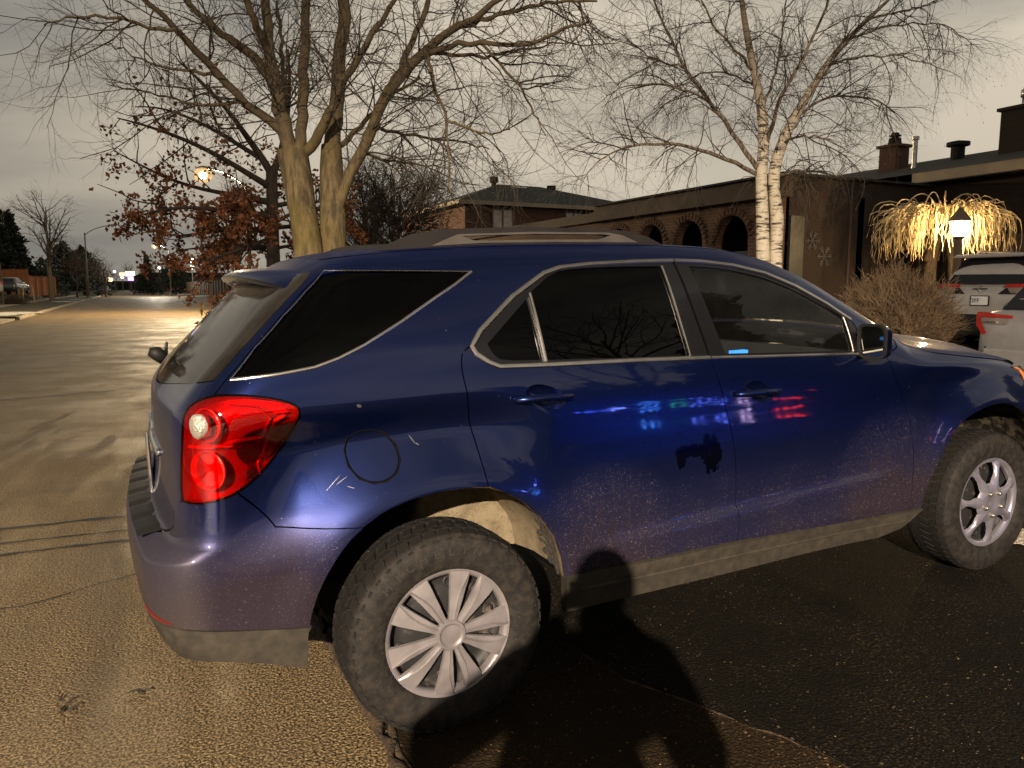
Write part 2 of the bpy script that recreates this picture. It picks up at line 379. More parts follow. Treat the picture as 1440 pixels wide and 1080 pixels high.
def liner_material():
    s = NT('mud_and_shade_liner'); ob = s.n('ShaderNodeTexCoord').outputs['Object']; X = s.n('ShaderNodeSeparateXYZ', {0: ob}).outputs['X']
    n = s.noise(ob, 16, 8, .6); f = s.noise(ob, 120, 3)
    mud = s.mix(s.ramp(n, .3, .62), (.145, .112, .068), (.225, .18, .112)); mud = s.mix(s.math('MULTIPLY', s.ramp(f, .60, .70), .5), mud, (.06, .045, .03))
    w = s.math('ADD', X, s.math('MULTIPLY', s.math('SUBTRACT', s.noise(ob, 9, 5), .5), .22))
    k = s.math('MULTIPLY', s.ramp(w, -.02, .09), s.ramp(w, 1.2, 1.1)); k = s.math('MAXIMUM', k, s.math('MULTIPLY', s.ramp(w, 2.5, 2.6), s.math('MULTIPLY', s.ramp(n, .45, .6), .3)))  # muddy front half; rear half darkened in colour for the arch's shadow
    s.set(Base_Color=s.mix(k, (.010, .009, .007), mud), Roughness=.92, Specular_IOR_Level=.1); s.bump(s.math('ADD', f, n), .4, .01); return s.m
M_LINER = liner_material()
M_MUD = mat('mud_streak', (.022, .018, .014), .9, bump=.4, bscale=50)
M_RACKTOP = mat('roof_rail_black', (.012, .010, .009), .6, var=.2, spec=.2)
M_RACKGREY = mat('roof_rail_grey', (.065, .056, .046), .5, .2, var=.15, vscale=12)
def tyre_material():
    s = NT('tyre_rubber'); tcn = s.n('ShaderNodeTexCoord'); ob = tcn.outputs['Object']
    n = s.noise(ob, 26, 8, .7); f = s.noise(ob, 160, 2)
    sp = s.n('ShaderNodeSeparateXYZ', {0: ob})
    r = s.math('SQRT', s.math('ADD', s.math('MULTIPLY', sp.outputs['X'], sp.outputs['X']), s.math('MULTIPLY', sp.outputs['Z'], sp.outputs['Z'])))
    k = s.math('MULTIPLY', s.ramp(n, .35, .75), s.ramp(r, .355, .335))
    c = s.mix(s.math('MULTIPLY', k, .55), (.009, .008, .007), (.055, .044, .032))
    c = s.mix(s.math('MULTIPLY', s.ramp(f, .72, .76), .5), c, (.2, .17, .14))
    s.set(Base_Color=c, Roughness=.75, Specular_IOR_Level=.25); s.bump(s.math('ADD', f, n), .2, .004); return s.m
M_TYRE = tyre_material()
M_HUB = mat('silver_hubcap', (.225, .203, .20), .42, .35, var=.18, vscale=14, bump=.04, bscale=90, coat=.2)
M_HUBF = mat('worn_silver_hubcap', (.32, .30, .34), .32, .65, var=.16, vscale=12, coat=.3)
M_STEEL = mat('dark_steel_wheel', (.020, .019, .018), .6, .3, col2=(.16, .13, .10), vscale=16, thresh=(.55, .75))
M_DISC = mat('brake_disc', (.20, .18, .16), .45, .8, var=.4, vscale=18)
M_LUG = mat('lug_nut', (.5, .46, .4), .25, .9)
M_REDLENS = glass_material('red_lens', (.86, .012, .010), .0, rough=.03)
M_REDIN = mat('red_reflector', (.34, .006, .005), .30, .4, coat=.4, bump=.25, bscale=230)
M_REDIN2 = mat('red_bowl', (.95, .030, .018), .22, .55, coat=.5)
M_WHITEIN = mat('clear_reverse_lamp', (.52, .47, .38), .18, .55, bump=.5, bscale=130)
M_AMBER = mat('amber_reflector', (.95, .30, .02), .25, .2, coat=.6)
M_REFL = mat('bumper_reflector', (.13, .010, .007), .3, coat=.6)
M_PLATE = mat('plate_white', (.62, .62, .60), .45, var=.1)
M_PLATETXT = mat('plate_lettering', (.02, .05, .16), .5)
M_SEAT = mat('charcoal_seat_cloth', (.030, .029, .030), .85, var=.2)
M_DASH = mat('dark_dashboard', (.018, .018, .019), .6)
M_BLUELIT = mat('blue_light_patch', (.02, .1, .4), .3, emit=(.05, .32, 1.), estr=1.6)  # glow colour of the added blue light patches
M_HEADL = glass_material('headlamp_lens', (.75, .75, .75), .0, rough=.03)
M_HEADIN = mat('headlamp_reflector', (.55, .5, .45), .2, .9)
M_ORANGE = mat('orange_side_marker', (.70, .20, .04), .25, coat=.6)
M_MIRROR = mat('mirror_glass', (.22, .23, .21), .04, 1.)
# ------------------------------------------------------------------ the blue car
def resample(poly, sp, closed=True):
    P = [np.array(p, float) for p in poly]; out = []
    n = len(P)
    for i in range(n if closed else n-1):
        a, b = P[i], P[(i+1) % n]; k = max(1, int(round(np.linalg.norm(b-a)/sp)))
        out += [a+(b-a)*j/k for j in range(k)]
    if not closed: out.append(P[-1])
    return np.array(out)
def smooth_poly(poly, it=1, keep=35.):
    """Chaikin-like rounding of gentle corners only; sharp corners stay"""
    P = np.array(poly, float)
    for _ in range(it):
        n = len(P); out = []
        for i in range(n):
            a, b, c = P[i-1], P[i], P[(i+1) % n]
            d1, d2 = b-a, c-b; l1, l2 = np.linalg.norm(d1), np.linalg.norm(d2)
            ang = math.degrees(math.acos(max(-1, min(1, (d1@d2)/(l1*l2+1e-12)))))
            if ang > keep or ang < 1.5: out.append(b)
            else: out += [b-d1*.25, b+d2*.25]
        P = np.array(out)
    return P
def area(P): return .5*np.sum(P[:, 0]*np.roll(P[:, 1], -1)-np.roll(P[:, 0], -1)*P[:, 1])
def shrink(P, d):
    P = np.array(P); e = np.roll(P, -1, 0)-P; e /= np.maximum(np.linalg.norm(e, axis=1), 1e-9)[:, None]
    n = np.stack([-e[:, 1], e[:, 0]], 1)*np.sign(area(P)); b = n+np.roll(n, 1, 0)
    b /= np.maximum((b*b).sum(1)/2, .5)[:, None]
    return P+b*d
def inside(Q, P):
    Q = np.asarray(Q); r = np.zeros(len(Q), bool); x, y = Q.T
    for a, b in zip(P, np.roll(P, -1, 0)):
        c = ((a[1] > y) != (b[1] > y))
        with np.errstate(divide='ignore', invalid='ignore'):
            r ^= c & (x < (b[0]-a[0])*(y-a[1])/(b[1]-a[1])+a[0])
    return r
def seg_dist(Q, P):
    d = np.full(len(Q), 9.)
    for a, b in zip(P, np.roll(P, -1, 0)):
        e = b-a; t = np.clip(((Q-a)@e)/max(e@e, 1e-12), 0, 1); d = np.minimum(d, np.linalg.norm(Q-a-t[:, None]*e, axis=1))
    return d
def sheet(outline, holes=(), sp=.016):
    """triangulate a polygon with holes: points, triangles, boundary loops"""
    loops = [resample(outline, sp*.6)]+[resample(h, sp*.6) for h in holes]
    lo, hi = loops[0].min(0), loops[0].max(0)
    gx, gy = np.meshgrid(np.arange(lo[0]+sp/2, hi[0], sp), np.arange(lo[1]+sp/2, hi[1], sp))
    gx = gx+(np.arange(gx.shape[0])[:, None] % 2)*sp*.5
    G = np.stack([gx.ravel(), gy.ravel()], 1)
    keep = inside(G, loops[0])
    for h in loops[1:]: keep &= ~inside(G, h)
    G = G[keep]
    for l in loops: G = G[seg_dist(G, l) > sp*.45]
    pts, edges = [], []
    for l in loops:
        k = len(pts); pts += [tuple(p) for p in l]; edges += [(k+i, k+(i+1) % len(l)) for i in range(len(l))]
    pts += [tuple(p) for p in G]
    v, e, f, ov, oe, of = delaunay_2d_cdt([Vector(p) for p in pts], edges, [], 0, 1e-5)
    V = np.array([tuple(p) for p in v]); T = np.array([t for t in f if len(t) == 3])
    c = V[T].mean(1); k = inside(c, loops[0])
    for h in loops[1:]: k &= ~inside(c, h)
    T = T[k]
    a = V[T]; ar = (a[:, 1, 0]-a[:, 0, 0])*(a[:, 2, 1]-a[:, 0, 1])-(a[:, 1, 1]-a[:, 0, 1])*(a[:, 2, 0]-a[:, 0, 0])
    T = np.where((ar < 0)[:, None], T[:, ::-1], T)
    return V, T, loops
def link_sheet(name, P, N, T, loops3, material, parent, depth, mirror=False, **k):
    """surface with analytic normals and a rolled edge turned inwards"""
    v = [P]; f = [tuple(t) for t in T]; nl = [N[t] for t in T]; n = len(P); fl = []
    for Q, NQ in loops3:
        m = len(Q); v += [Q, Q-NQ*depth]
        fl += [(n+i, n+(i+1) % m, n+m+(i+1) % m, n+m+i) for i in range(m)]; n += 2*m
    V = np.concatenate(v)
    cl = []
    for q in fl:
        a = np.cross(V[q[1]]-V[q[0]], V[q[3]]-V[q[0]]); a /= max(np.linalg.norm(a), 1e-9); cl.append(a)
    if mirror:
        V = V*np.array([1, -1, 1]); f = [q[::-1] for q in f]; fl = [q[::-1] for q in fl]
        nl = [a[::-1]*np.array([1, -1, 1]) for a in nl]
        cl = [a*np.array([1, -1, 1]) for a in cl]
    me = bpy.data.meshes.new(name); me.from_pydata(V.tolist(), [], [tuple(int(i) for i in q) for q in f+fl]); me.materials.append(material)
    me.shade_smooth()
    ln = [tuple(a) for q in nl for a in q]+[tuple(c) for c, q in zip(cl, fl) for _ in q]
    me.normals_split_custom_set(ln)
    o = bpy.data.objects.new(name, me); COL.objects.link(o); o.parent = parent
    return tag(o, **k)
_cache = {}
def flank(name, outline, material, parent, holes=(), off=0., gap=.0022, depth=.02, sp=.016, side=-1, rnd=1, hole_gap=-.001, key=None, bulge=None):
    """a panel of the flank or tail, outlined in (s, z)"""
    key = key or name
    if key not in _cache:
        O = shrink(smooth_poly(outline, rnd), gap); H = [shrink(smooth_poly(h, rnd), hole_gap) for h in holes]
        V, T, loops = sheet(O, H, sp)
        P = P_side(V); N = grad(P); lo = []
        for l in loops: q = P_side(l); lo.append((q, grad(q)))
        if bulge: 
            d = seg_dist(V, loops[0]); P = P+N*(bulge*(1-np.exp(-d/.03)))[:, None]
        P = P+N*off; lo = [(q+n*off, n) for q, n in lo]
        # (s,z) triangles run clockwise seen from outside on the right flank
        a = P[T]; g = np.cross(a[:, 1]-a[:, 0], a[:, 2]-a[:, 0]); flip = (g*N[T[:, 0]]).sum(1) < 0
        T = np.where(flip[:, None], T[:, ::-1], T)
        _cache[key] = (P, N, T, lo)
    P, N, T, lo = _cache[key]
    return link_sheet(name, P, N, T, lo, material, parent, depth, side > 0)
def top_panel(name, outline, material, parent, off=0., gap=.002, depth=.02, sp=.04):
    V, T, loops = sheet(shrink(outline, gap), (), sp)
    P = P_top(V); N = grad(P); lo = []
    for l in loops: q = P_top(l); lo.append((q+0, grad(q)))
    P = P+N*off; lo = [(q+n*off, n) for q, n in lo]
    return link_sheet(name, P, N, T, lo, material, parent, depth)
def strip(name, path, material, parent, w=.016, t=.005, off=.002, side=-1, closed=False, sp=.02):
    """moulding swept along a line on the flank"""
    L2 = resample(path, sp, closed); P = P_side(L2); N = grad(P); P = P+N*off
    T = np.gradient(P, axis=0)
    if closed: T = np.roll(P, -1, 0)-np.roll(P, 1, 0)
    T /= np.linalg.norm(T, axis=1)[:, None]; B = np.cross(N, T)
    prof = [(-w/2, -.004), (-w/2, t*.4), (-w*.32, t*.9), (0, t), (w*.32, t*.9), (w/2, t*.4), (w/2, -.004)]
    m = len(prof); V = np.concatenate([P[i]+np.array([a*B[i]+b*N[i] for a, b in prof]) for i in range(len(P))])
    n = len(P); f = [(i*m+j, i*m+j+1, ((i+1) % n)*m+j+1, ((i+1) % n)*m+j) for i in range(n if closed else n-1) for j in range(m-1)]
    if not closed: f += [tuple(range(m)), tuple(range((n-1)*m+m-1, (n-1)*m-1, -1))]
    mb = MB().add(V*np.array([1, -side, 1]) if side > 0 else V, f)
    return mb.build(name, material, parent, angle=35)

def build_blue_car():
    car = empty('parked_suv', (0, 0, 0), (0, -.0333, 0), label='dirty dark blue hatch-backed family car in the foreground with silver hubcaps and tinted rear windows', cat='car')
    ez = lambda xs: [(float(x), float(z)) for x, z in zip(xs, edge_z(np.array(xs)))]
    CEN = X0-RC*math.pi/2-Y0                    # s of the centre line of the tail
    FCEN = X1+RC*math.pi/2+Y0
    quarter_glass = [(-.304, 1.568), (-.066, 1.561), (.192, 1.552), (.122, 1.510), (.036, 1.465), (-.088, 1.398), (-.220, 1.333), (-.302, 1.300), (-.399, 1.278), (-.515, 1.266), (-.592, 1.261), (-.655, 1.257), (-.610, 1.345), (-.528, 1.434), (-.430, 1.503)]
    dlo_top = [(.134, 1.306), (.177, 1.356), (.322, 1.465), (.464, 1.540), (.536, 1.559), (.673, 1.570), (.887, 1.575), (1.054, 1.575), (1.191, 1.569), (1.346, 1.550), (1.506, 1.515), (1.665, 1.454), (1.830, 1.373), (1.947, 1.300), (1.968, 1.257)]
    dlo_bot = [(1.960, 1.150), (1.692, 1.163), (1.395, 1.178), (1.126, 1.193), (.787, 1.208), (.392, 1.221), (.230, 1.230), (.193, 1.246), (.147, 1.280)]
    rseam = [(.125, 1.304), (.103, 1.288), (.094, 1.254), (.094, 1.211), (.103, 1.148), (.112, 1.066), (.128, .980), (.141, .890), (.146, .845)]
    arch_r = [(-.474, .466), (-.456, .533), (-.429, .600), (-.386, .671), (-.337, .732), (-.276, .780), (-.207, .819), (-.120, .843), (-.025, .853), (.074, .852), (.146, .841), (.206, .818), (.273, .772), (.338, .709), (.394, .625), (.426, .540), (.441, .462)]
    mid = [(1.126, 1.193), (1.141, 1.145), (1.162, 1.071), (1.181, .985), (1.207, .856), (1.232, .690), (1.236, .560), (1.234, .454)]
    fseam = [(2.109, 1.130), (2.130, 1.093), (2.162, 1.0), (2.207, .903), (2.244, .790), (2.272, .650), (2.279, .534), (2.279, .403)]
    sill_top = [(.441, .462), (.576, .464), (.704, .463), (1.234, .454), (1.75, .427), (2.279, .403), (2.366, .402)]
    sill_bot = [(2.20, .300), (1.777, .318), (1.231, .316), (.743, .320), (.455, .324)]
    arch_f = [(2.366, .402), (2.377, .507), (2.412, .603), (2.467, .702), (2.535, .773), (2.631, .822), (2.766, .850), (2.90, .850), (3.03, .815), (3.14, .745), (3.22, .65), (3.27, .55), (3.29, .45)]
    tail = [(-.747, 1.165), (-.744, 1.183), (-.727, 1.199), (-.699, 1.211), (-.661, 1.217), (-.599, 1.213), (-.532, 1.198), (-.477, 1.179), (-.459, 1.164), (-.456, 1.147), (-.465, 1.124), (-.507, 1.072), (-.552, 1.020), (-.593, .968), (-.624, .936), (-.647, .918), (-.679, .908), (-.718, .905), (-.757, .908), (-.764, .943), (-.756, 1.025), (-.747, 1.106)]
    bseam = [(-.634, .925), (-.600, .870), (-.554, .807), (-.437, .790), (-.278, .778)]
    val_top = [(-.463, .484), (-.632, .508), (-.709, .533), (-.790, .550), (-.95, .556), (CEN, .556)]
    gate = [(-.683, 1.217), (-.674, 1.241), (-.662, 1.270), (-.616, 1.350), (-.535, 1.442), (-.440, 1.511), (-.318, 1.567)]
    trim_e = [(-.389, 1.565), (-.553, 1.469), (-.655, 1.359), (-.709, 1.253)]
    glass_e = [(-.794, 1.242), (-.757, 1.347), (-.705, 1.463), (-.64, 1.560)]
    glass_b = [(-.709, 1.253), (-.794, 1.242), (-1.002, 1.222), (-1.317, 1.190), (CEN, 1.182)]
    fuel = [(-.308, 1.010), (-.293, 1.048), (-.258, 1.066), (-.219, 1.068), (-.175, 1.052), (-.142, 1.012), (-.135, .965), (-.152, .927), (-.188, .905), (-.229, .903), (-.272, .921), (-.300, .961)]
    top_line = ez([-.29, -.2, -.1, 0, .2, .4, .6, .8, 1., 1.15, 1.3, 1.4, 1.5, 1.6, 1.7, 1.8, 1.9, 2., 2.1, 2.2])
    body = empty('body'); body.parent = car
    side_out = top_line+[(2.19, 1.165), (2.112, 1.133), (1.960, 1.150)]+dlo_top[::-1]+rseam[1:]+arch_r[10::-1][0:5+1]+[]
    # arch back to the bumper seam, up round the tail lamp and the tailgate seam
    side_out = top_line+[(2.19, 1.165), (2.112, 1.133), (1.960, 1.150)]+dlo_top[::-1]+rseam[1:]+[a for a in arch_r[::-1] if -.277 < a[0] < .14]+bseam[::-1]+[(-.624, .936), (-.593, .968), (-.552, 1.020), (-.507, 1.072), (-.465, 1.124), (-.456, 1.147), (-.459, 1.164), (-.477, 1.179), (-.532, 1.198), (-.599, 1.213), (-.661, 1.217)]+gate+[(-.305, 1.58)]
    rd_out = dlo_bot[3:][::-1][0:0]+[(.134, 1.306)]+dlo_bot[::-1][0:6]+mid[1:]+sill_top[3::-1][1:]+[a for a in arch_r[::-1] if .15 < a[0] < .435]+rseam[::-1][:-1]
    fd_out = dlo_bot[3::-1]+[(2.109, 1.130)]+fseam[1:]+[(1.75, .427)]+mid[::-1][:-1]
    fen_out = ez([2.205, 2.3, 2.45, 2.6, 2.75, 2.9, 3.05])+[(3.14, .99), (3.17, .90), (3.30, .78), (3.33, .62), (3.33, .50)]+arch_f[::-1][1:]+[(2.279, .403)]+fseam[::-1][1:]+[(2.195, 1.165)]
    gate_out = gate[:-1]+[(-.33, 1.560)]+trim_e+glass_b[1:]+[(CEN, .772), (-.95, .772), (-.86, .79), (-.80, .83), (-.770, .905)]+[(-.764, .943), (-.756, 1.025), (-.747, 1.106), (-.747, 1.165), (-.744, 1.183), (-.727, 1.199), (-.699, 1.211)]
    bump_out = bseam+[a for a in arch_r[::-1] if a[0] < -.28]+val_top+[(CEN, .767), (-.95, .767), (-.865, .785), (-.805, .828), (-.775, .900), (-.757, .908), (-.718, .905), (-.679, .908), (-.647, .918)]
    val_out = [(-.474, .466), (-.463, .484)]+val_top[1:]+[(CEN, .41), (-.95, .41), (-.80, .425), (-.698, .425), (-.640, .404), (-.490, .340), (-.478, .40)]
    def cup_out(x, z, k=1.): return [(x+.012+k*.074*math.cos(t), z+k*.040*math.sin(t)-.02*k*math.cos(t)) for t in np.linspace(0, 2*math.pi, 33)[:-1]]
    def ring(P, d): return [tuple(q) for q in shrink(np.array(P), d)]
    for sd in (-1, 1):
        hol = [quarter_glass]+([fuel] if sd < 0 else [])
        flank('side_panel', side_out, M_PAINT, body, hol, side=sd, key='side%d' % sd)
        fdoor = flank('front_door', fd_out, M_PAINT, car, [cup_out(1.340, 1.046)], side=sd, depth=.012)
        rdoor = flank('rear_door', rd_out, M_PAINT, car, [cup_out(.381, 1.117)], side=sd, depth=.012)
        fend = flank('fender', fen_out, M_PAINT, car, side=sd)
        flank('sill_cladding', sill_top+sill_bot, M_CLAD, car, off=.014, depth=.05, side=sd)
        strip('cladding_ridge', [(.50, .405), (1.231, .398), (1.777, .385), (2.27, .362)], M_CLAD, car, .012, .006, .0145, sd)
        # windows
        flank('quarter_window', ring(quarter_glass, .006), M_PRIV, body, off=-.004, depth=.004, side=sd, gap=0, sp=.03)
        strip('quarter_trim', quarter_glass[2:12], M_CHROME, body, .010, .003, .0, sd)
        strip('quarter_seal', quarter_glass[11:]+quarter_glass[:3], M_CHROME, body, .0022, .0015, .0, sd)
        qp = [(.200, 1.310), (.376, 1.450), (.393, 1.244), (.245, 1.252), (.214, 1.276)]
        rp = [(.405, 1.477), (.505, 1.541), (.60, 1.553), (.792, 1.556), (.985, 1.553), (1.029, 1.214), (.707, 1.228), (.417, 1.242)]
        fp = [(1.123, 1.550), (1.228, 1.543), (1.334, 1.529), (1.491, 1.496), (1.655, 1.436), (1.820, 1.357), (1.908, 1.311), (1.911, 1.172), (1.538, 1.190), (1.208, 1.208)]
        r_in = [(.146, 1.304), (.187, 1.356), (.328, 1.462), (.468, 1.534), (.540, 1.553), (.673, 1.564), (.887, 1.569), (1.048, 1.569), (1.122, 1.200), (.787, 1.215), (.392, 1.228), (.232, 1.237), (.196, 1.252), (.160, 1.282)]
        f_in = [(1.060, 1.569), (1.191, 1.562), (1.346, 1.543), (1.506, 1.508), (1.662, 1.448), (1.826, 1.367), (1.940, 1.296), (1.960, 1.256), (1.953, 1.158), (1.692, 1.170), (1.395, 1.185), (1.134, 1.199)]
        flank('window_frame', r_in, M_TRIM, rdoor, [qp, rp], off=-.003, side=sd, key='wfr', sp=.03, gap=0)
        flank('window_frame', f_in, M_TRIM, fdoor, [fp], off=-.003, side=sd, key='wff', sp=.03, gap=0)
        flank('quarter_light', ring(qp, -.004), M_PRIV, rdoor, off=-.009, depth=.003, side=sd, sp=.03, gap=0)
        flank('window', ring(rp, -.004), M_PRIV, rdoor, off=-.009, depth=.003, side=sd, sp=.03, gap=0, key='wr')
        flank('window', ring(fp, -.004), M_CLEAR, fdoor, off=-.009, depth=.003, side=sd, sp=.03, gap=0, key='wf')
        c_r = [(1.052, 1.572), (.887, 1.572), (.673, 1.567), (.538, 1.557), (.466, 1.538), (.324, 1.462), (.180, 1.355), (.140, 1.306), (.152, 1.281), (.195, 1.249), (.231, 1.233), (.392, 1.225), (.787, 1.2115), (1.124, 1.1965)]
        c_f = [(1.058, 1.572), (1.191, 1.566), (1.346, 1.547), (1.506, 1.512), (1.664, 1.452), (1.829, 1.371), (1.945, 1.299)]
        strip('window_moulding', [tuple(q) for q in smooth_poly(c_r, 0)], M_CHROME, rdoor, .017, .006, .001, sd)
        strip('window_moulding', c_f, M_CHROME, fdoor, .017, .006, .001, sd)
        strip('sill_moulding', [(1.130, 1.1965), (1.395, 1.181), (1.692, 1.166), (1.955, 1.153), (2.095, 1.136)], M_CHROME, fdoor, .013, .006, .001, sd)
        strip('glass_bead', [(.396, 1.472), (.412, 1.236)], M_CHROME, rdoor, .007, .003, .0, sd)
        strip('glass_bead', [(.385, 1.455), (.402, 1.236)], M_CHROME, rdoor, .004, .003, .0, sd)
        strip('glass_bead', [(.990, 1.554), (1.034, 1.208)], M_CHROME, rdoor, .006, .003, .0, sd)
        strip('glass_bead', [(1.905, 1.312), (1.912, 1.166)], M_CHROME, fdoor, .007, .003, .0, sd)
        # door handles: bar, cupped recess and end cap
        for door, x, z in ((rdoor, .381, 1.117), (fdoor, 1.340, 1.046)):
            P = P_side(np.array([(x, z)]))[0]; w = P[1]
            hb = MB(); xs = np.linspace(-.115, .115, 17)
            pts = [(x+a, w-.036+.030*abs(a/.115)**3, z+.003-.004*(a/.1)**2-.03*a) for a in xs]
            hb.tube(np.array(pts)*np.array([1, -sd, 1]), [.0135-.004*abs(a/.115)**4 for a in xs], 12)
            hb.build('handle', M_PAINT, door, smooth=True)
            cup = cup_out(x, z)
            V, T, loops = sheet(np.array(cup), (), .008)
            q = P_side(V); d = seg_dist(V, np.array(cup))
            q[:, 1] += .026*np.clip(d/.030, 0, 1)**.6-.0005
            mb = MB().add(q*np.array([1, -sd, 1]), T); ho = mb.build('handle_cup', M_PAINT, door, smooth=True)
        # tail lamp
        tl = flank('tail_light', tail, M_REDLENS, car, off=.004, bulge=.012, depth=.0, side=sd, sp=.012, gap=-.0015)
        flank('reflector_back', ring(tail, .004), M_REDIN, tl, off=-.030, depth=-.03, side=sd, sp=.02, gap=0)
        for s, z, rs, rz, m, nm in ((-.688, 1.133, .052, .050, M_REDIN2, 'lamp_bowl'), (-.690, 1.000, .060, .060, M_REDIN2, 'lamp_bowl')):
            P = P_side(np.array([(s, z)]))[0]; N = grad(P[None])[0]*np.array([1, 1, 0]); N /= np.linalg.norm(N)
            N = N*.72+np.array([-.69, 0, 0])*.6; N[2] = 0; N /= np.linalg.norm(N)
            U = np.cross([0, 0, 1], N); mb = MB()
            prof = [(1.0, .0), (1.03, .006), (.97, .010), (.90, -.004), (.70, -.022), (.3, -.032), (.02, -.034)]
            th = np.arange(40)*2*math.pi/40
            vs = np.concatenate([P+N*(h-.016)+U*(a*rs*np.cos(th))[:, None]+np.array([0, 0, 1.])*(a*rz*np.sin(th))[:, None] for a, h in prof])
            mb.add(vs*np.array([1, -sd, 1]), [(i*40+j, i*40+(j+1) % 40, (i+1)*40+(j+1) % 40, (i+1)*40+j) for i in range(len(prof)-1) for j in range(40)])
            mb.build(nm, m, tl, smooth=True)
        # housing ribs between the bowls and the outer blade
        for pth, w in (([(-.585, .935), (-.594, 1.005), (-.566, 1.064), (-.532, 1.121), (-.500, 1.140)], .007), ([(-.64, 1.195), (-.575, 1.18), (-.540, 1.135), (-.575, 1.075), (-.65, 1.072)], .006), ([(-.74, 1.07), (-.66, 1.066), (-.60, 1.055)], .012)):
            strip('lens_rib', pth, M_REDIN2, tl, w, .012, -.020, sd)
        s, z = -.694, 1.133
        P = P_side(np.array([(s, z)]))[0]; N = grad(P[None])[0]; N[2] = 0; N /= np.linalg.norm(N); N = N*.7+np.array([-.7, 0, 0]); N /= np.linalg.norm(N); U = np.cross([0, 0, 1], N)
        th = np.arange(36)*2*math.pi/36; rr = [(1, -.012), (1, .017), (.85, .022), (.5, .026), (.01, .027)]
        vs = np.concatenate([P+N*h+U*(a*.030*np.cos(th))[:, None]+np.array([0, 0, 1.])*(a*.036*np.sin(th))[:, None] for a, h in rr])
        MB().add(vs*np.array([1, -sd, 1]), [(i*36+j, i*36+(j+1) % 36, (i+1)*36+(j+1) % 36, (i+1)*36+j) for i in range(4) for j in range(36)]).build('reverse_lamp', M_WHITEIN, tl, smooth=True, label='round clear reversing lamp')
        flank('amber_patch', [(-.545, 1.178), (-.500, 1.166), (-.488, 1.150), (-.528, 1.150)], M_AMBER, tl, off=-.012, depth=.002, side=sd, sp=.02, gap=0)
        # wheel-well liners
        for xc, arch, nm in ((0, arch_r, 'arch_liner'), (2.857, arch_f, 'arch_liner')):
            pts = resample(arch, .03, False); Q = P_side(pts); mb = MB(); n = len(pts)
            c = np.array([xc, 0, .352]); rad = Q-c; rad[:, 1] = 0; r0 = np.linalg.norm(rad, axis=1)[:, None]; rad = rad/r0
            rows = [Q+np.array([0, .003, 0])]
            for k, d in ((.025, .0), (.05, .012), (.14, .022), (.28, .022), (.40, .0)):
                q = c+rad*(r0*(1-min(1, k/.3))+min(1, k/.3)*np.minimum(r0, .47)+d); q[:, 1] = Q[:, 1]+k; rows.append(q)
            V = np.concatenate(rows); mb.add(V*np.array([1, -sd, 1]), [(r*n+i, r*n+i+1, (r+1)*n+i+1, (r+1)*n+i) for r in range(len(rows)-1) for i in range(n-1)])
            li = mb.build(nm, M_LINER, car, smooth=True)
            # back wall of the well
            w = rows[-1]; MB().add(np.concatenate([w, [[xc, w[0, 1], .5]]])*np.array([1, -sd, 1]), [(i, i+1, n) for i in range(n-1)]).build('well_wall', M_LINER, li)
            mb = MB()
            if xc == 0:
                for j in range(26):
                    i = n-2-random.randrange(5); k0 = random.uniform(.04, .2); a = rows[1][i]*(1-k0)+rows[2][i]*k0 if k0 < 1 else rows[2][i]
                    d = rows[1][max(i-1, 0)]-rows[1][i]; st = a+np.array([0, random.uniform(0, .1), 0]); ln = random.uniform(.4, 1.8)
                    rad = np.array([xc, 0, .352])-st; rad[1] = 0; rad /= np.linalg.norm(rad)
                    mb.tube((np.array([st, st+d*ln*.5+np.array([0, .012, 0]), st+d*ln+np.array([0, .006, 0])])+rad*.004)*np.array([1, -sd, 1]), [.002, .006, .001], 5)
                a = np.array([rows[1][i]*.4+rows[2][i]*.6+(np.array([xc, 0, .352])-rows[1][i])*np.array([1, 0, 1])*.02 for i in range(n-1, n-12, -1)])
                mb.tube(a*np.array([1, -sd, 1]), [.006+.004*math.sin(i*1.7) for i in range(len(a))], 6)
                mb.build('mud_streak', M_MUD, li)
    # fuel flap on the right only
    ff = flank('fuel_door', ring(fuel, .0055), M_PAINT, car, depth=.006, gap=0, side=-1)
    strip('fuel_gap', fuel, M_SEAL, ff, .0042, .0006, .0003, -1, True, .012)
    cav = ring(fuel, -.004); flank('fuel_recess', cav, M_DARK, ff, off=-.008, depth=.001, gap=0, sp=.03)
    # tail: both halves of each panel
    tg = empty('tailgate'); tg.parent = car; rb = empty('rear_bumper'); rb.parent = car
    for sd in (-1, 1):
        flank('tailgate_panel', gate_out, M_PAINT, tg, side=sd, gap=.0018)
        flank('rear_window', glass_e+[(CEN, 1.560), (CEN, 1.184), (-1.317, 1.192), (-1.002, 1.224)], M_REARGL, tg, off=-.003, side=sd, sp=.03, gap=.0)
        flank('pillar_trim', trim_e+[(-.794, 1.242)]+glass_e[1:]+[(-.50, 1.562)], M_REARGL, tg, off=.0, side=sd, sp=.03)
        flank('bumper_cover', bump_out, M_PAINT, rb, side=sd, gap=.0016, sp=.012)
        flank('bumper_valance', val_out, M_CLAD, rb, side=sd, off=.002, depth=.015)
        flank('bumper_reflector', [(-.755, .553), (-.77, .566), (-.85, .590), (-.86, .580), (-.80, .560)], M_REFL, rb, off=.004, side=sd, sp=.02)
    # ribbed step pad on top of the bumper
    mb = MB(); ys = np.linspace(-.60, .60, 61)
    def pad(y, k, h):
        xo = .085*y*y; return (-.860+xo-.078*k, y, .768+h-.010*k*k)
    V = [pad(y, k, .006+(.008 if (i % 9 > 1) else 0)) for i, y in enumerate(ys) for k in np.linspace(0, 1, 6)]
    mb.add(V, [(i*6+j, i*6+j+1, (i+1)*6+j+1, (i+1)*6+j) for i in range(60) for j in range(5)]); mb.build('step_pad', M_RUBBER, rb, angle=30)
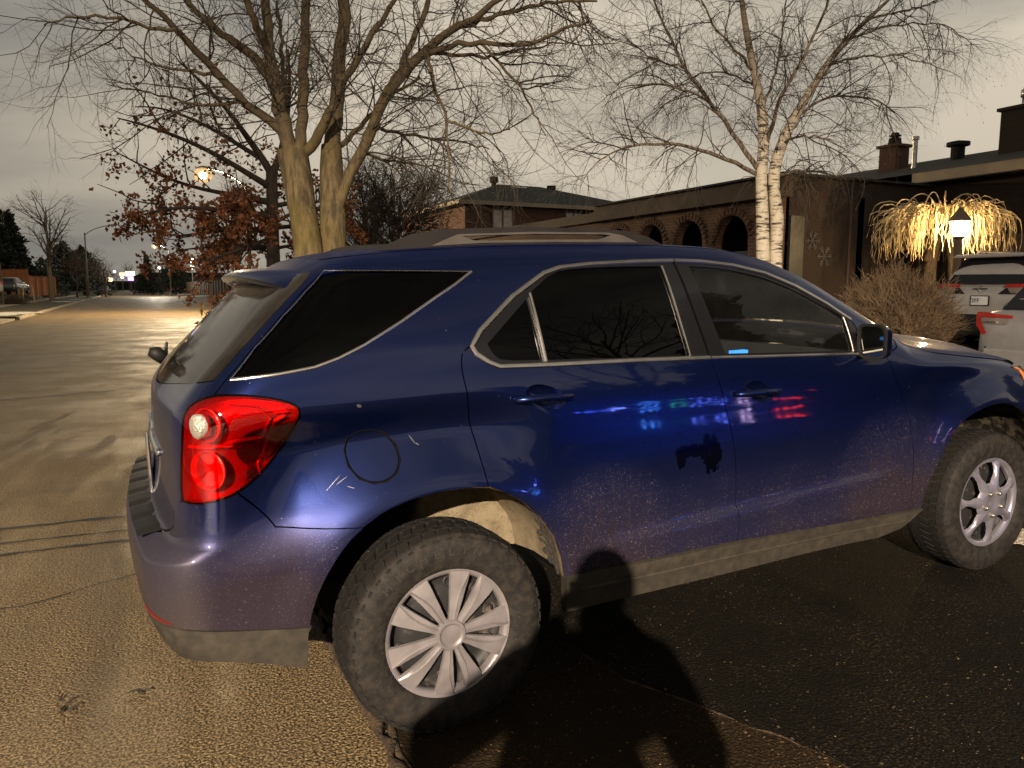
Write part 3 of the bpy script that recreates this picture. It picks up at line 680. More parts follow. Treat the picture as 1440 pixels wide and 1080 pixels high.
    # chrome badge, grip strip, plate and wiper on the tailgate
    mb = MB()
    mb.prism([(-.085, -.018), (-.03, -.018), (-.024, -.034), (.034, -.034), (.03, -.018), (.085, -.018), (.092, .018), (.036, .018), (.03, .034), (-.028, .034), (-.034, .018), (-.078, .018)], -.842, -.830, 'yz')
    bd = mb.build('badge', M_CHROME2, tg, bevel=.004); bd.location = (0, 0, 1.03)
    mb = MB(); mb.tube([(-.838+.085*y*y, y, .985) for y in np.linspace(-.42, .42, 25)], [.012]*25, 10); mb.build('grip_strip', M_CHROME2, tg, smooth=True)
    pl = MB().box((-.853, 0, .875), (.008, .305, .155)).build('number_plate', M_PLATE, tg, bevel=.002)
    MB().tube([(-.857, -.156, .795), (-.857, .156, .795), (-.857, .156, .955), (-.857, -.156, .955), (-.857, -.156, .795)], .006, 6).build('plate_frame', M_CHROME2, pl)
    mb = MB(); mb.tube([(-.77, .0, 1.262), (-.80, .0, 1.285), (-.822, .0, 1.292)], [.026, .026, .016], 14); mb.tube([(-.80, -.01, 1.29), (-.79, .12, 1.282), (-.775, .40, 1.272)], [.014, .010, .007], 8)
    mb.tube([(-.760, .16, 1.262), (-.745, .52, 1.285)], .007, 6); mb.build('rear_wiper', M_RUBBER, tg, smooth=True)
    # roof, spoiler, bonnet, windscreen
    xs = np.linspace(-.285, 1.335, 34); ye, _ = edge_y(xs)
    roof = [(x, -y) for x, y in zip(xs, ye)]+[(1.375, -.4), (1.395, 0), (1.375, .4)]+[(x, y) for x, y in zip(xs[::-1], ye[::-1])]+[(-.285, .3), (-.285, -.3)]
    top_panel('roof', roof, M_PAINT, body, gap=.0)
    xs = np.linspace(1.345, 2.195, 20); ye, _ = edge_y(xs)
    ws = [(x, -y+.004) for x, y in zip(xs, ye)]+[(2.25, -.5), (2.27, 0), (2.25, .5)]+[(x, y-.004) for x, y in zip(xs[::-1], ye[::-1])]+[(1.385, .4), (1.405, 0), (1.385, -.4)]
    top_panel('windscreen', ws, M_CLEAR, car, off=-.001, gap=.0, depth=.004)
    xs = np.linspace(2.215, 3.05, 20); ye, _ = edge_y(xs)
    hd = [(x, -y+.003) for x, y in zip(xs, ye)]+[(3.25, -.74), (3.42, -.55), (3.52, -.25), (3.54, 0), (3.52, .25), (3.42, .55), (3.25, .74)]+[(x, y-.003) for x, y in zip(xs[::-1], ye[::-1])]+[(2.27, .5), (2.29, 0), (2.27, -.5)]
    top_panel('bonnet', hd, M_PAINT, car, gap=.002)
    ys = np.linspace(-.70, .70, 57); rows = []
    for y in ys:
        ay = abs(y); xt = -.525+.12*(ay/.7)**3; yy = min(ay, .70)
        zt = P_top(np.array([(-.29, y)]))[0, 2]; zb = P_top(np.array([(-.36, y)]))[0, 2]
        z1 = zb-.006; z2 = zt-.052-.02*(ay/.7)**4
        rows.append([(-.288, y, zt+.0015), (-.36, y, z1+.004), (xt+.05, y, z2+.018), (xt+.012, y, z2+.006), (xt, y, z2-.004), (xt+.004, y, z2-.014), (xt+.03, y, z2-.026), (xt+.075, y, z2-.030), (-.35, y, z2-.04)])
    V = np.array(rows).reshape(-1, 3); m = 9
    mb = MB().add(V, [(i*m+j, i*m+j+1, (i+1)*m+j+1, (i+1)*m+j) for i in range(len(ys)-1) for j in range(m-1)]+[tuple(range(m)), tuple((len(ys)-1)*m+j for j in range(m-1, -1, -1))])
    mb.build('roof_spoiler', M_PAINT, tg, angle=50)
    # roof rails
    for sd in (-1, 1):
        y = -.585; o = [(-.125, .0), (-.03, .028), (.04, .052), (.13, .062), (.45, .064), (.75, .060), (.92, .052), (1.02, .032), (1.10, .0)]
        o = [(x, float(P_top(np.array([(x, y)]))[0, 2])+h-.004) for x, h in o]; b = [(x, float(P_top(np.array([(x, y)]))[0, 2])-.01) for x in np.linspace(1.10, -.125, 16)]
        base = lambda x, h: (x, float(P_top(np.array([(x, y)]))[0, 2])+h)
        hole = [base(x, h) for x, h in ((.27, .012), (.24, .020), (.215, .031), (.50, .034), (.80, .033), (.845, .030), (.81, .020), (.78, .013), (.50, .013))]
        def rail_mesh(out, hl, y0, y1):
            V, T, loops = sheet(np.array(out), hl, .02); n = len(V); mb = MB()
            P = np.concatenate([np.stack([V[:, 0], np.full(n, yy), V[:, 1]], 1) for yy in (y0, y1)])
            mb.add(P*np.array([1, -sd, 1]), [tuple(t) for t in T]+[tuple(t[::-1]+n) for t in T])
            for l in loops:
                k = len(l); Q = np.concatenate([np.stack([l[:, 0], np.full(k, yy), l[:, 1]], 1) for yy in (y0, y1)])
                mb.add(Q*np.array([1, -sd, 1]), [(i, (i+1) % k, k+(i+1) % k, k+i) for i in range(k)])
            return mb
        rr = rail_mesh(o+b, [hole], y-.022, y+.022).build('roof_rail', M_RACKTOP, car, angle=40, bevel=.006)
        inset = [base(x, h) for x, h in ((.10, .002), (.14, .018), (.20, .038), (.50, .0415), (.83, .040), (.90, .030), (.97, .004), (.60, .004), (.3, .004))]
        rail_mesh(inset, [[(q[0], q[1]) for q in hole]], y-.026, y-.0235).build('rail_insert', M_RACKGREY, rr)
    # door mirrors
    for sd in (-1, 1):
        mm = MB(); mr = lambda q: np.array(q)*np.array([1, -sd, 1])
        secs = []
        for k, t in enumerate(np.linspace(0, 1, 9)):
            x = 1.925+.012+.12*t; r = math.sqrt(max(0, 1-(t**2.2)*.96)); n = 24
            th = np.arange(n)*2*math.pi/n
            yy = -.930+.070*r*np.sign(np.cos(th))*np.abs(np.cos(th))**.45+.02*t; zz = 1.212+.074*r*np.sign(np.sin(th))*np.abs(np.sin(th))**.45-.012*t
            secs.append(np.stack([np.full(n, x), yy, zz], 1))
        V = np.concatenate(secs); n = 24
        mm.add(mr(V), [(i*n+j, i*n+(j+1) % n, (i+1)*n+(j+1) % n, (i+1)*n+j) for i in range(8) for j in range(n)]+[tuple(8*n+j for j in range(n))])
        mo = mm.build('door_mirror', M_PAINT, car, smooth=True)
        a = secs[0]; c = a.mean(0); inner = c+(a-c)*.86; bz = MB()
        bz.add(mr(np.concatenate([a+[-.006, 0, 0], inner+[-.004, 0, 0], inner+[.01, 0, 0]])), [(i*n+j, i*n+(j+1) % n, (i+1)*n+(j+1) % n, (i+1)*n+j) for i in range(2) for j in range(n)]); bz.add(mr(np.concatenate([a+[-.006, 0, 0], a+[.01, 0, 0]])), [(j, (j+1) % n, n+(j+1) % n, n+j) for j in range(n)])
        bz.build('mirror_bezel', M_RUBBER, mo)
        MB().add(mr(inner+[.004, 0, 0]), [tuple(range(n))]).build('mirror_glass', M_MIRROR, mo)
        MB().prism([(-.93, 1.15), (-.85, 1.15), (-.85, 1.225), (-.93, 1.21)], 1.965, 2.05, 'yz').build('mirror_foot', M_RUBBER, mo, bevel=.006) if sd < 0 else MB().prism([(.93, 1.15), (.85, 1.15), (.85, 1.225), (.93, 1.21)], 1.965, 2.05, 'yz').build('mirror_foot', M_RUBBER, mo, bevel=.006)
        flank('mirror_triangle', [(1.918, 1.309), (1.945, 1.297), (1.966, 1.256), (1.957, 1.160), (1.918, 1.166)], M_TRIM, mo, off=.001, side=sd, sp=.03)
    # nose: lamps, grille, bumper
    fb = empty('front_bumper'); fb.parent = car
    for sd in (-1, 1):
        hl = flank('headlight', [(3.06, 1.005), (3.145, .985), (3.175, .90), (3.31, .775), (3.50, .76), (3.62, .80), (3.60, .90), (3.42, .96), (3.25, 1.0)], M_HEADL, car, off=.003, side=sd, sp=.03)
        flank('headlight_bowl', [(3.17, .97), (3.195, .90), (3.32, .79), (3.50, .775), (3.60, .81), (3.58, .89), (3.42, .945), (3.25, .985)], M_HEADIN, hl, off=-.035, side=sd, sp=.03)
        flank('side_marker', [(3.08, 1.0), (3.145, .98), (3.17, .905), (3.20, .89), (3.19, .96), (3.14, .995)], M_ORANGE, hl, off=.005, side=sd, sp=.02)
        flank('bumper_cover', [(3.335, .50), (3.335, .62), (3.31, .77), (3.50, .755), (3.63, .795), (3.70, .70), (FCEN, .70), (FCEN, .32), (3.6, .30), (3.34, .32), (3.30, .42)], M_PAINT, fb, side=sd, sp=.04, key='fbump')
        flank('grille', [(3.64, .80), (3.62, .90), (FCEN, .92), (FCEN, .71), (3.71, .71)], M_TRIM, fb, side=sd, sp=.04)
    # floor pan and cabin
    MB().box((1.43, 0, .36), (1.6, 1.45, .10)).box((0, 0, .50), (1.4, .9, .10)).box((2.8, 0, .50), (1.3, .9, .10)).box((-.66, 0, .50), (.30, 1.2, .10)).build('floor_pan', M_DARK, car)
    MB().prism([(2.30, .95), (2.22, 1.13), (1.98, 1.15), (1.80, 1.10), (1.75, .85), (2.25, .60)], -.70, .70).build('dashboard', M_DASH, car, bevel=.02)
    MB().box((1.775, -.05, 1.045), (.012, .22, .09)).build('dash_glow_patch', M_BLUELIT, car)  # added glowing panel standing in for a reflected blue light
    MB().box((1.47, -.64, 1.178), (.08, .03, .014)).build('sill_glow_patch', M_BLUELIT, car)  # added glowing bar at the window, for the same blue reflection
    th = np.linspace(0, 2*math.pi, 25); ca, sa = math.cos(.4), math.sin(.4)
    sw = MB().tube([(1.62-.19*math.sin(t)*sa, .36+.19*math.cos(t), 1.0+.19*math.sin(t)*ca) for t in th], .014, 8, False); sw.tube([(1.62, .36, 1.0), (1.85, .36, .9)], .03, 8); sw.tube([(1.62, .18, 1.0), (1.62, .54, 1.0)], .016, 6)
    sw.build('steering_wheel', M_DASH, car, smooth=True)
    def seat(x, y, nm):
        s = MB()
        s.prism([(x-.02, .62), (x+.50, .68), (x+.52, .74), (x+.45, .79), (x+.05, .73)], y-.24, y+.24)
        s.prism([(x+.03, .68), (x-.16, 1.25), (x-.10, 1.29), (x-.04, 1.26), (x+.15, .74)], y-.23, y+.23)
        so = s.build(nm, M_SEAT, car, bevel=.03)
        MB().prism([(x-.185, 1.30), (x-.20, 1.45), (x-.16, 1.48), (x-.10, 1.46), (x-.09, 1.31)], y-.13, y+.13).tube([(x-.14, y-.06, 1.24), (x-.15, y-.06, 1.34)], .008, 6).tube([(x-.14, y+.06, 1.24), (x-.15, y+.06, 1.34)], .008, 6).build('headrest', M_SEAT, so, bevel=.03)
    for y in (-.37, .37): seat(1.22, y, 'front_seat'); seat(.62, y, 'rear_seat')
    return car
def build_wheel(car, x, sd, front):
    w = empty('wheel', (x, sd*.79, .352)); w.parent = car
    s = sd                                            # outward direction in y
    # tyre: lathe plus tread blocks
    prof = [(.216, -.10), (.228, -.112), (.255, -.120), (.295, -.121), (.325, -.113), (.341, -.100), (.346, -.085), (.346, .085), (.341, .100), (.325, .113), (.295, .121), (.262, .119), (.240, .113), (.228, .108), (.216, .095), (.205, .05), (.205, -.05), (.216, -.10)]
    mb = MB().lathe([(r, h*s) for r, h in prof], 72, 'y')
    def ringrow(h0, h1, n, ph, skew, ht=.0095, fill=.74, r0=.3445, drop=0):
        for k in range(n):
            a0 = (k+ph)*2*math.pi/n; a1 = a0+fill*2*math.pi/n; V = []
            for r, dr in ((r0, 0), (r0+ht, 1)):
                for h, a in ((h0, a0), (h0, a1), (h1, a1+skew), (h1, a0+skew)):
                    rr = r-(drop if abs(h) > .095 else 0); ang = a+(.004 if dr and a in (a0, a0+skew) else 0)
                    V.append((rr*math.cos(ang), h*s, rr*math.sin(ang)))
            mb.add(V, [(0, 3, 2, 1), (4, 5, 6, 7), (0, 1, 5, 4), (1, 2, 6, 5), (2, 3, 7, 6), (3, 0, 4, 7)])
    n = 58 if front else 46
    ht = .006 if front else .010
    ringrow(.070, .103, n, .0, .03, ht, .78, drop=.009); ringrow(-.070, -.103, n, .3, .03, ht, .78, drop=.009)
    ringrow(.030, .064, n, .5, -.05, ht, .70); ringrow(-.030, -.064, n, .2, .05, ht, .70); ringrow(-.024, .024, n, .1, .04, ht, .66)
    # shoulder lugs down the side
    if not front: ringrow(.098, .116, n, .1, .0, .004, .45, .329)
    ty = mb.build('tyre', M_TYRE, w, angle=35)
    # steel wheel and brake behind the cover
    st = MB().lathe([(.214, .098*s), (.205, .07*s), (.19, .04*s), (.15, .055*s), (.10, .060*s), (.04, .062*s), (.001, .062*s)], 48, 'y')
    for k in range(10):
        a = k*2*math.pi/10+.2; st.lathe([(.020, 0), (.020, .006*s), (.012, .008*s), (.012, 0)], 12, 'y', (.165*math.cos(a), .050*s, .165*math.sin(a)))
    st.build('rim', M_STEEL, w, smooth=True)
    MB().lathe([(.15, -.03*s), (.15, .0), (.06, .0), (.06, -.03*s)], 40, 'y').build('brake_disc', M_DISC, w)
    hc = MB(); y0 = .083*s; lift = .019*s
    hc.lathe([(.2225, y0), (.2265, y0+.008*s), (.2255, y0+.015*s), (.221, y0+.020*s), (.206, y0+.019*s), (.196, y0+.013*s), (.192, y0+.002*s), (.192, y0-.012*s)], 72, 'y')
    def blade(pts, a, top=None):
        """pts: (radius, tangential, height) outline pairs -> a ridge with two flanks"""
        ca, sa = math.cos(a), math.sin(a)
        V = [(r*ca-t*sa, y0+h*s, r*sa+t*ca) for r, t, h in pts]; return V
    if not front:
        for k in range(10):
            a = k*2*math.pi/10+R(8); sgn = 1 if k % 2 else -1
            r = [.042, .075, .115, .150, .178, .203]
            wl = [.0130, .0165, .0225, .0275, .0325, .0355]; hh = [.030, .030, .030, .028, .026, .020]; tw = [0, .002, .004, .006, .008, .010]
            V = []; 
            for ri, wi, hi, ti in zip(r, wl, hh, tw):
                ti *= sgn
                rd = ti+sgn*wi*(.15 if ri < .13 else (.15+(ri-.13)/.08*.75))
                V += [(ri, ti-wi, hi-.012), (ri, ti-wi*.93, hi), (ri, rd-.0035, hi+.0015), (ri, rd, hi+.006), (ri, rd+.0035, hi-.0005), (ri, ti+wi*.93, hi-.002), (ri, ti+wi, hi-.012)]
            m = 7; V = blade(V, a)
            hc.add(V, [(i*m+j, i*m+j+1, (i+1)*m+j+1, (i+1)*m+j) for i in range(5) for j in range(m-1)]+[tuple(5*m+j for j in range(m)), tuple(range(m))])
        hc.lathe([(.052, y0+.018*s), (.050, y0+.034*s), (.047, y0+.038*s), (.040, y0+.038*s), (.036, y0+.034*s), (.033, y0+.031*s), (.0, y0+.032*s)], 40, 'y')
    else:
        for k in range(7):
            a = k*2*math.pi/7+R(20)
            r = [.045, .080, .110, .140, .170, .204]; wl = [.022, .032, .024, .014, .016, .040]; hh = [.040, .038, .034, .030, .024, .016]
            V = []
            for ri, wi, hi in zip(r, wl, hh): V += [(ri, -wi, hi-.016), (ri, -wi*.8, hi-.004), (ri, -wi*.2, hi+.003), (ri, wi*.2, hi+.003), (ri, wi*.8, hi-.004), (ri, wi, hi-.016)]
            m = 6; V = blade(V, a)
            hc.add(V, [(i*m+j, i*m+j+1, (i+1)*m+j+1, (i+1)*m+j) for i in range(5) for j in range(m-1)])
        hc.lathe([(.098, y0+.024*s), (.085, y0+.036*s), (.06, y0+.041*s), (.034, y0+.043*s), (.028, y0+.039*s), (.0, y0+.039*s)], 42, 'y')
    hub = hc.build('hubcap', M_HUBF if front else M_HUB, w, angle=40); hub.scale = (1.05, 1, 1.05) if not front else (1.03, 1, 1.03)
    if front:
        for k in range(5):
            a = k*2*math.pi/5+R(50); MB().lathe([(.013, 0), (.013, .010*s), (.009, .013*s), (.009, .018*s), (.005, .020*s), (0, .020*s)], 12, 'y', (.058*math.cos(a), y0+.038*s, .058*math.sin(a))).build('lug_nut', M_LUG, hub, smooth=True)
    return w
BLUE = build_blue_car()
for fx in (False, True):
    for sd in (-1, 1): build_wheel(BLUE, 2.857 if fx else 0., sd, fx)
# ------------------------------------------------------------------ ground, street, driveway
def road_material():
    s = NT('worn_asphalt'); tcn = s.n('ShaderNodeTexCoord'); ob = tcn.outputs['Object']
    vor = s.n('ShaderNodeTexVoronoi', {'Vector': ob, 'Scale': 95.}, feature='F1')
    big = s.noise(ob, .35, 5, .6); mid = s.noise(ob, 2.2, 5, .65); gr = s.noise(ob, 105, 3, .6)
    stain = s.ramp(s.noise(ob, 1.1, 6, .7), .56, .68)
    c = s.mix(s.ramp(gr, .42, .60), (.030, .020, .008), (.29, .205, .098))
    c = s.mix(s.math('MULTIPLY', s.ramp(mid, .42, .72), .35), c, (.115, .086, .052))
    c = s.mix(s.math('MULTIPLY', stain, .28), c, (.055, .040, .024))
    c = s.mix(s.ramp(vor.outputs['Distance'], .05, .5, .30, 0.), c, (.28, .20, .10))
    # long tar-sealed streaks and tyre wear running with the street
    st = s.n('ShaderNodeTexNoise', {'Vector': s.n('ShaderNodeMapping', {'Vector': ob, 'Scale': (2.2, .12, 1.)}).outputs[0], 'Scale': 1., 'Detail': 6.}).outputs['Fac']
    c = s.mix(s.math('MULTIPLY', s.ramp(st, .50, .70), .35), c, (.06, .048, .032))
    s.set(Base_Color=c, Roughness=s.math('ADD', .46, s.math('MULTIPLY', s.ramp(s.noise(ob, .9, 5, .65), .35, .65), .26)), Specular_IOR_Level=.42)
    h = s.math('ADD', s.math('MULTIPLY', vor.outputs['Distance'], -1.), s.math('ADD', s.math('MULTIPLY', gr, .8), s.math('MULTIPLY', mid, 1.)))
    s.bump(h, .65, .007); return s.m
def drive_material(name, dark, light, k):
    s = NT(name); ob = s.n('ShaderNodeTexCoord').outputs['Object']
    vor = s.n('ShaderNodeTexVoronoi', {'Vector': ob, 'Scale': 85.}, feature='F1'); gr = s.noise(ob, 95, 3, .65); mid = s.noise(ob, 1.6, 6, .65); big = s.noise(ob, .5, 3)
    c = s.mix(s.math('MULTIPLY', s.ramp(gr, .50, .74), s.ramp(mid, .38, .66)), dark, light)
    c = s.mix(s.math('MULTIPLY', s.ramp(s.noise(ob, 75, 2), .70, .74), .8), c, [min(1, q*4.5) for q in light])
    s.set(Base_Color=c, Roughness=s.math('ADD', k, s.math('MULTIPLY', mid, .3)), Specular_IOR_Level=.14)
    s.bump(s.math('ADD', s.math('MULTIPLY', vor.outputs['Distance'], -1.), s.math('ADD', gr, s.math('MULTIPLY', mid, 1.5))), .7, .008); return s.m
M_ROAD = road_material()
M_DRIVE = drive_material('fresh_black_asphalt', (.0045, .0034, .0016), (.056, .040, .019), .62)
M_APRON = drive_material('brown_stained_asphalt', (.016, .010, .004), (.10, .060, .024), .7)
M_CONC = mat('weathered_concrete', (.30, .25, .18), .85, var=.3, vscale=3, bump=.2, bscale=60, detail=8)
M_GRASS = mat('dormant_grass', (.030, .032, .012), .95, col2=(.085, .066, .028), vscale=.9, bump=1., bscale=30, detail=10)
M_SNOW = mat('old_snow', (.50, .49, .46), .75, var=.25, vscale=5, bump=.7, bscale=14)
M_SOIL = mat('brown_grit', (.050, .030, .013), .95, var=.6, vscale=30, bump=.8, bscale=90)
M_TAR = mat('tar', (.018, .015, .011), .6, var=.4, vscale=20)
def strip_sheet(name, xs, y0, y1, zoff, m, ny=40, **k):
    """a sheet following the ground, between lists of x, from y0 to y1"""
    ys = np.linspace(y0, y1, ny); V = [(x, y, (gz(x)+zoff) if y < 9 or x < -.3 else max(zoff, gz(x-(rx(y)+.22))+zoff)) for y in ys for x in xs]; n = len(xs)
    return MB().add(V, [(i*n+j, i*n+j+1, (i+1)*n+j+1, (i+1)*n+j) for i in range(ny-1) for j in range(n-1)]).build(name, m, kind='structure', **k)
YD0, YD1 = -1.9, 7.2          # driveway between these
ROADL, ROADR = -5.75, -.22
def rx(y):
    """right edge of the street: it opens out past the driveway"""
    return -.22+max(0, y-9)*.11
strip_sheet('ground', [-600, -200, -60, -12, -5.9, -2, -.2, 2, 6, 10, 14, 22, 30, 60, 250, 800], -300, 1500, -.02, M_GRASS, 60)
ys = np.concatenate([np.linspace(-120, 8, 40), np.linspace(9, 420, 120)]); V = [(x, y, 0) for y in ys for x in (ROADL, -3, rx(y))]
MB().add(V, [(i*3+j, i*3+j+1, (i+1)*3+j+1, (i+1)*3+j) for i in range(len(ys)-1) for j in range(2)]).build('road', M_ROAD, kind='structure')
strip_sheet('crossroad', [-160, -5.76], 150, 158, .002, M_ROAD, 2)
DX = [ROADR, .4, 1.5, 4, 6.8, 8.6, 10, 14, 17.2]; DY = [2.05, 2.0, 1.95, 1.95, 2.3, 4.2, 7.2, 7.2, 7.2]
V = [(x, y, gz(x)+.004) for x, yt in zip(DX, DY) for y in (YD0-6, -1.5, yt)]
MB().add(V, [(i*3+j, i*3+j+1, (i+1)*3+j+1, (i+1)*3+j) for i in range(len(DX)-1) for j in range(2)]).build('driveway', M_DRIVE, kind='structure')
V = [(x, y, gz(x)+.03) for x, yt in zip(DX[:7], DY[:7]) for x in [max(x, .14)] for y in (yt+.01, (yt+YD1+.06)/2, YD1+.06)]
MB().add(V, [(i*3+j, i*3+j+1, (i+1)*3+j+1, (i+1)*3+j) for i in range(6) for j in range(2)]).build('front_lawn', M_GRASS, kind='structure')
# stained apron, its edge cracked and gritty
ap = [(-.215, -8.), (2.1, -8.), (1.45, -3.2), (.93, -1.48), (.72, -.99), (.58, -.45), (.44, .3), (.34, 1.6), (.28, 1.95), (-.215, 1.95)]
V, T, lo = (None, None, None), None, None
mb = MB(); P = np.array(ap); n = 48; rows = []
ys = np.linspace(-8, 1.97, 90)
edge = np.interp(ys, [-8, -3.2, -1.48, -.99, -.45, .3, 1.6, 7.2], [2.1, 1.45, .93, .72, .58, .44, .34, .28])
edge = edge+RNG.normal(0, .008, 90)
V = [(x, y, gz(x)+.008) for y, e in zip(ys, edge) for x in (-.215, -.05, .15, e)]
mb.add(V, [(i*4+j, i*4+j+1, (i+1)*4+j+1, (i+1)*4+j) for i in range(89) for j in range(3)]).build('driveway_apron', M_APRON, kind='structure')
mb = MB()
pts = [(float(np.interp(y, ys, edge)), y) for y in np.linspace(-4.5, 1.6, 120)]
mb.tube([(x+random.gauss(0, .007), y, gz(x)+.007) for x, y in pts], [random.uniform(.001, .009)*(1 if random.random() < .7 else .2) for _ in pts], 5)
for q in range(150):
    x, y = random.choice(pts); x += random.gauss(0, .05); y += random.gauss(0, .05); r = random.uniform(.002, .007)
    mb.sphere((x, y, gz(x)+.009), r, 5, 4, (1, 1.3, .6))
mb.build('apron_crack', M_SOIL, kind='structure', smooth=True)
mb = MB()
yy = np.linspace(-6, 7.2, 200)
for k, (dx, rr) in enumerate(((0, .017), (.035, .010))): mb.tube([(-.235+dx+random.gauss(0, .010), y, .004) for y in yy], [abs(random.gauss(rr, rr*.5))+.003 for _ in yy], 6)
for q in range(500):
    y = random.uniform(-3, 3); x = -.22+abs(random.gauss(0, .05)); mb.sphere((x, y, .006), random.uniform(.002, .008), 5, 4, (1, 1.4, .6))
mb.build('gutter_grit', M_SOIL, kind='structure', smooth=True)
# tar seams across the street behind the car
mb = MB()
def seam(p, q, w, wob=.02, n=60):
    a, b = np.array(p), np.array(q); t = np.linspace(0, 1, n)[:, None]; L = a+(b-a)*t; d = (b-a)/np.linalg.norm(b-a); nn = np.array([-d[1], d[0]])
    off = np.cumsum(RNG.normal(0, wob*.25, n)); off -= np.linspace(off[0], off[-1], n); ww = w*(.4+RNG.random(n))
    A = L+nn*(off+ww)[:, None]; B = L+nn*(off-ww)[:, None]; V = []
    for i in range(n): V += [(A[i, 0], A[i, 1], gz(A[i, 0])+.004), (B[i, 0], B[i, 1], gz(B[i, 0])+.004)]
    mb.add(V, [(2*i, 2*i+1, 2*i+3, 2*i+2) for i in range(n-1)])
seam((-.25, 2.30), (-5.7, 2.62), .022); seam((-.25, 1.98), (-5.7, 2.22), .014); seam((-.6, 1.80), (-5.7, 1.92), .018)
seam((-3.2, -6), (-3.5, 30), .008, .05); seam((-4.8, 0), (-.9, 1.2), .006, .05); seam((-5, 8), (-.4, 9.5), .02, .05); seam((-5.6, 13), (-.4, 13.6), .02)
mb.build('road_seam', M_TAR, kind='structure')
# left kerb, verge, sidewalk, right kerb beyond the driveway
def kerb(name, x, y0, y1, side, off=lambda y: 0.):
    prof = [(0, -.02), (0, .10), (.02, .125), (.15, .13), (.15, -.02)]; ys = np.arange(y0, y1+.1, 3.); mb = MB(); m = 5
    V = [(x+off(y)+side*a, y, b) for y in ys for a, b in prof]
    mb.add(V, [(i*m+j, i*m+j+1, (i+1)*m+j+1, (i+1)*m+j) for i in range(len(ys)-1) for j in range(m-1)]+[tuple(range(m)), tuple((len(ys)-1)*m+j for j in range(m))])
    return mb.build(name, M_CONC, kind='structure', angle=30)
kerb('kerb', -5.76, 38.5, 148, -1); kerb('kerb', -5.76, -60, 30, -1); kerb('kerb', .0, 2.1, 150, 1, lambda y: rx(y))
def slab(name, x0, x1, y0, y1, h, m): return MB().box(((x0+x1)/2, (y0+y1)/2, h/2-.01), (abs(x1-x0), y1-y0, h+.02)).build(name, m, kind='structure')
slab('lawn', -5.92, -12, 39.5, 148, .10, M_GRASS); slab('lawn', -5.92, -12, -60, 29, .10, M_GRASS)
slab('side_driveway', -5.92, -24, 29.2, 38.2, .06, M_CONC)
MB().add([(x, y, z) for y in (50, 100) for x, z in ((-10.3, .10), (-10.95, .62), (-13, .80), (-24, 1.2), (-60, 1.6))], [(i, i+1, i+6, i+5) for i in range(4)]).build('side_yard', M_GRASS, kind='structure')
slab('sidewalk', -9.2, -10.6, 40, 148, .115, M_CONC)
ys = np.linspace(YD1+.05, 60, 30); xk = [0, .15, .35, .7, 1.]
V = [(a+(12.1-a)*k, y, .02+(gz(a+(12.1-a)*k) if k > .1 else .1)) for y in ys for a in [rx(y)+.36] for k in xk]
MB().add(V, [(i*5+j, i*5+j+1, (i+1)*5+j+1, (i+1)*5+j) for i in range(29) for j in range(4)]).build('front_lawn', M_GRASS, kind='structure')
# painted pool of light by the front wheel, old snow on the left verge
def patch(name, poly, z, h, m, label, cat, group=None, seed=0, jit=.0):
    rng = np.random.default_rng(seed); O = resample(poly, .12 if h > .03 else .03); O = O+rng.normal(0, jit, O.shape)
    V, T, lo = sheet(O, (), max(.25, np.ptp(O)/30) if h > .03 else .025); d = seg_dist(V, O)
    zz = np.array([gz(x) for x in V[:, 0]])+z+h*np.clip(d/(6*h+.02), 0, 1)**.6*(.7+.5*rng.random(len(V)))
    return MB().add(np.c_[V, zz], T).build(name, m, smooth=True, label=label, cat=cat, group=group)
patch('light_patch', [(3.16, -.66), (3.34, -.50), (3.62, -.64), (4.0, -1.02), (3.86, -1.22), (3.5, -.93)], .008, .012, mat('gritty_light_patch', (.42, .36, .28), .55, var=.5, vscale=45, bump=1., bscale=60), 'pale gritty patch standing for a pool of light on the black driveway beside the front wheel', 'light pool', seed=3, jit=.012)
for i, (u, D, w, l, lab) in enumerate(((8, 40, 1.6, 3.4, 'long low ridge of old snow beside the concrete side driveway at the left edge'), (90, 72, 1.4, 2.6, 'small heap of old snow on the lawn behind the bare tree trunk'), (46, 82, 1., 2.2, 'thin patch of old snow on the lawn behind the staked sapling'), (110, 84, 1.2, 2., 'patch of old snow by the kerb, farthest of those on the left verge'))):
    p = on_ground(u, D); a = np.linspace(0, 2*math.pi, 15)[:-1]
    patch('snow_patch', [(p[0]+w*math.cos(t)*(.8+.3*math.sin(3*t)), p[1]+l*math.sin(t)) for t in a], .10, .20, M_SNOW, lab, 'snow', 'old snow on the left verge', i, .08)
for i, (u, D, lab) in enumerate(((268, 128, 'left one of the two snow streaks on the verge past the oak'), (280, 104, 'right one of the two snow streaks on the verge past the oak'))):
    p = on_ground(u, D); a = np.linspace(0, 2*math.pi, 13)[:-1]
    patch('snow_streak', [(p[0]+2.2*math.cos(t), p[1]+3.*math.sin(t)) for t in a], .0, .12, M_SNOW, lab, 'snow', 'snow streaks on the right verge', 10+i, .2)
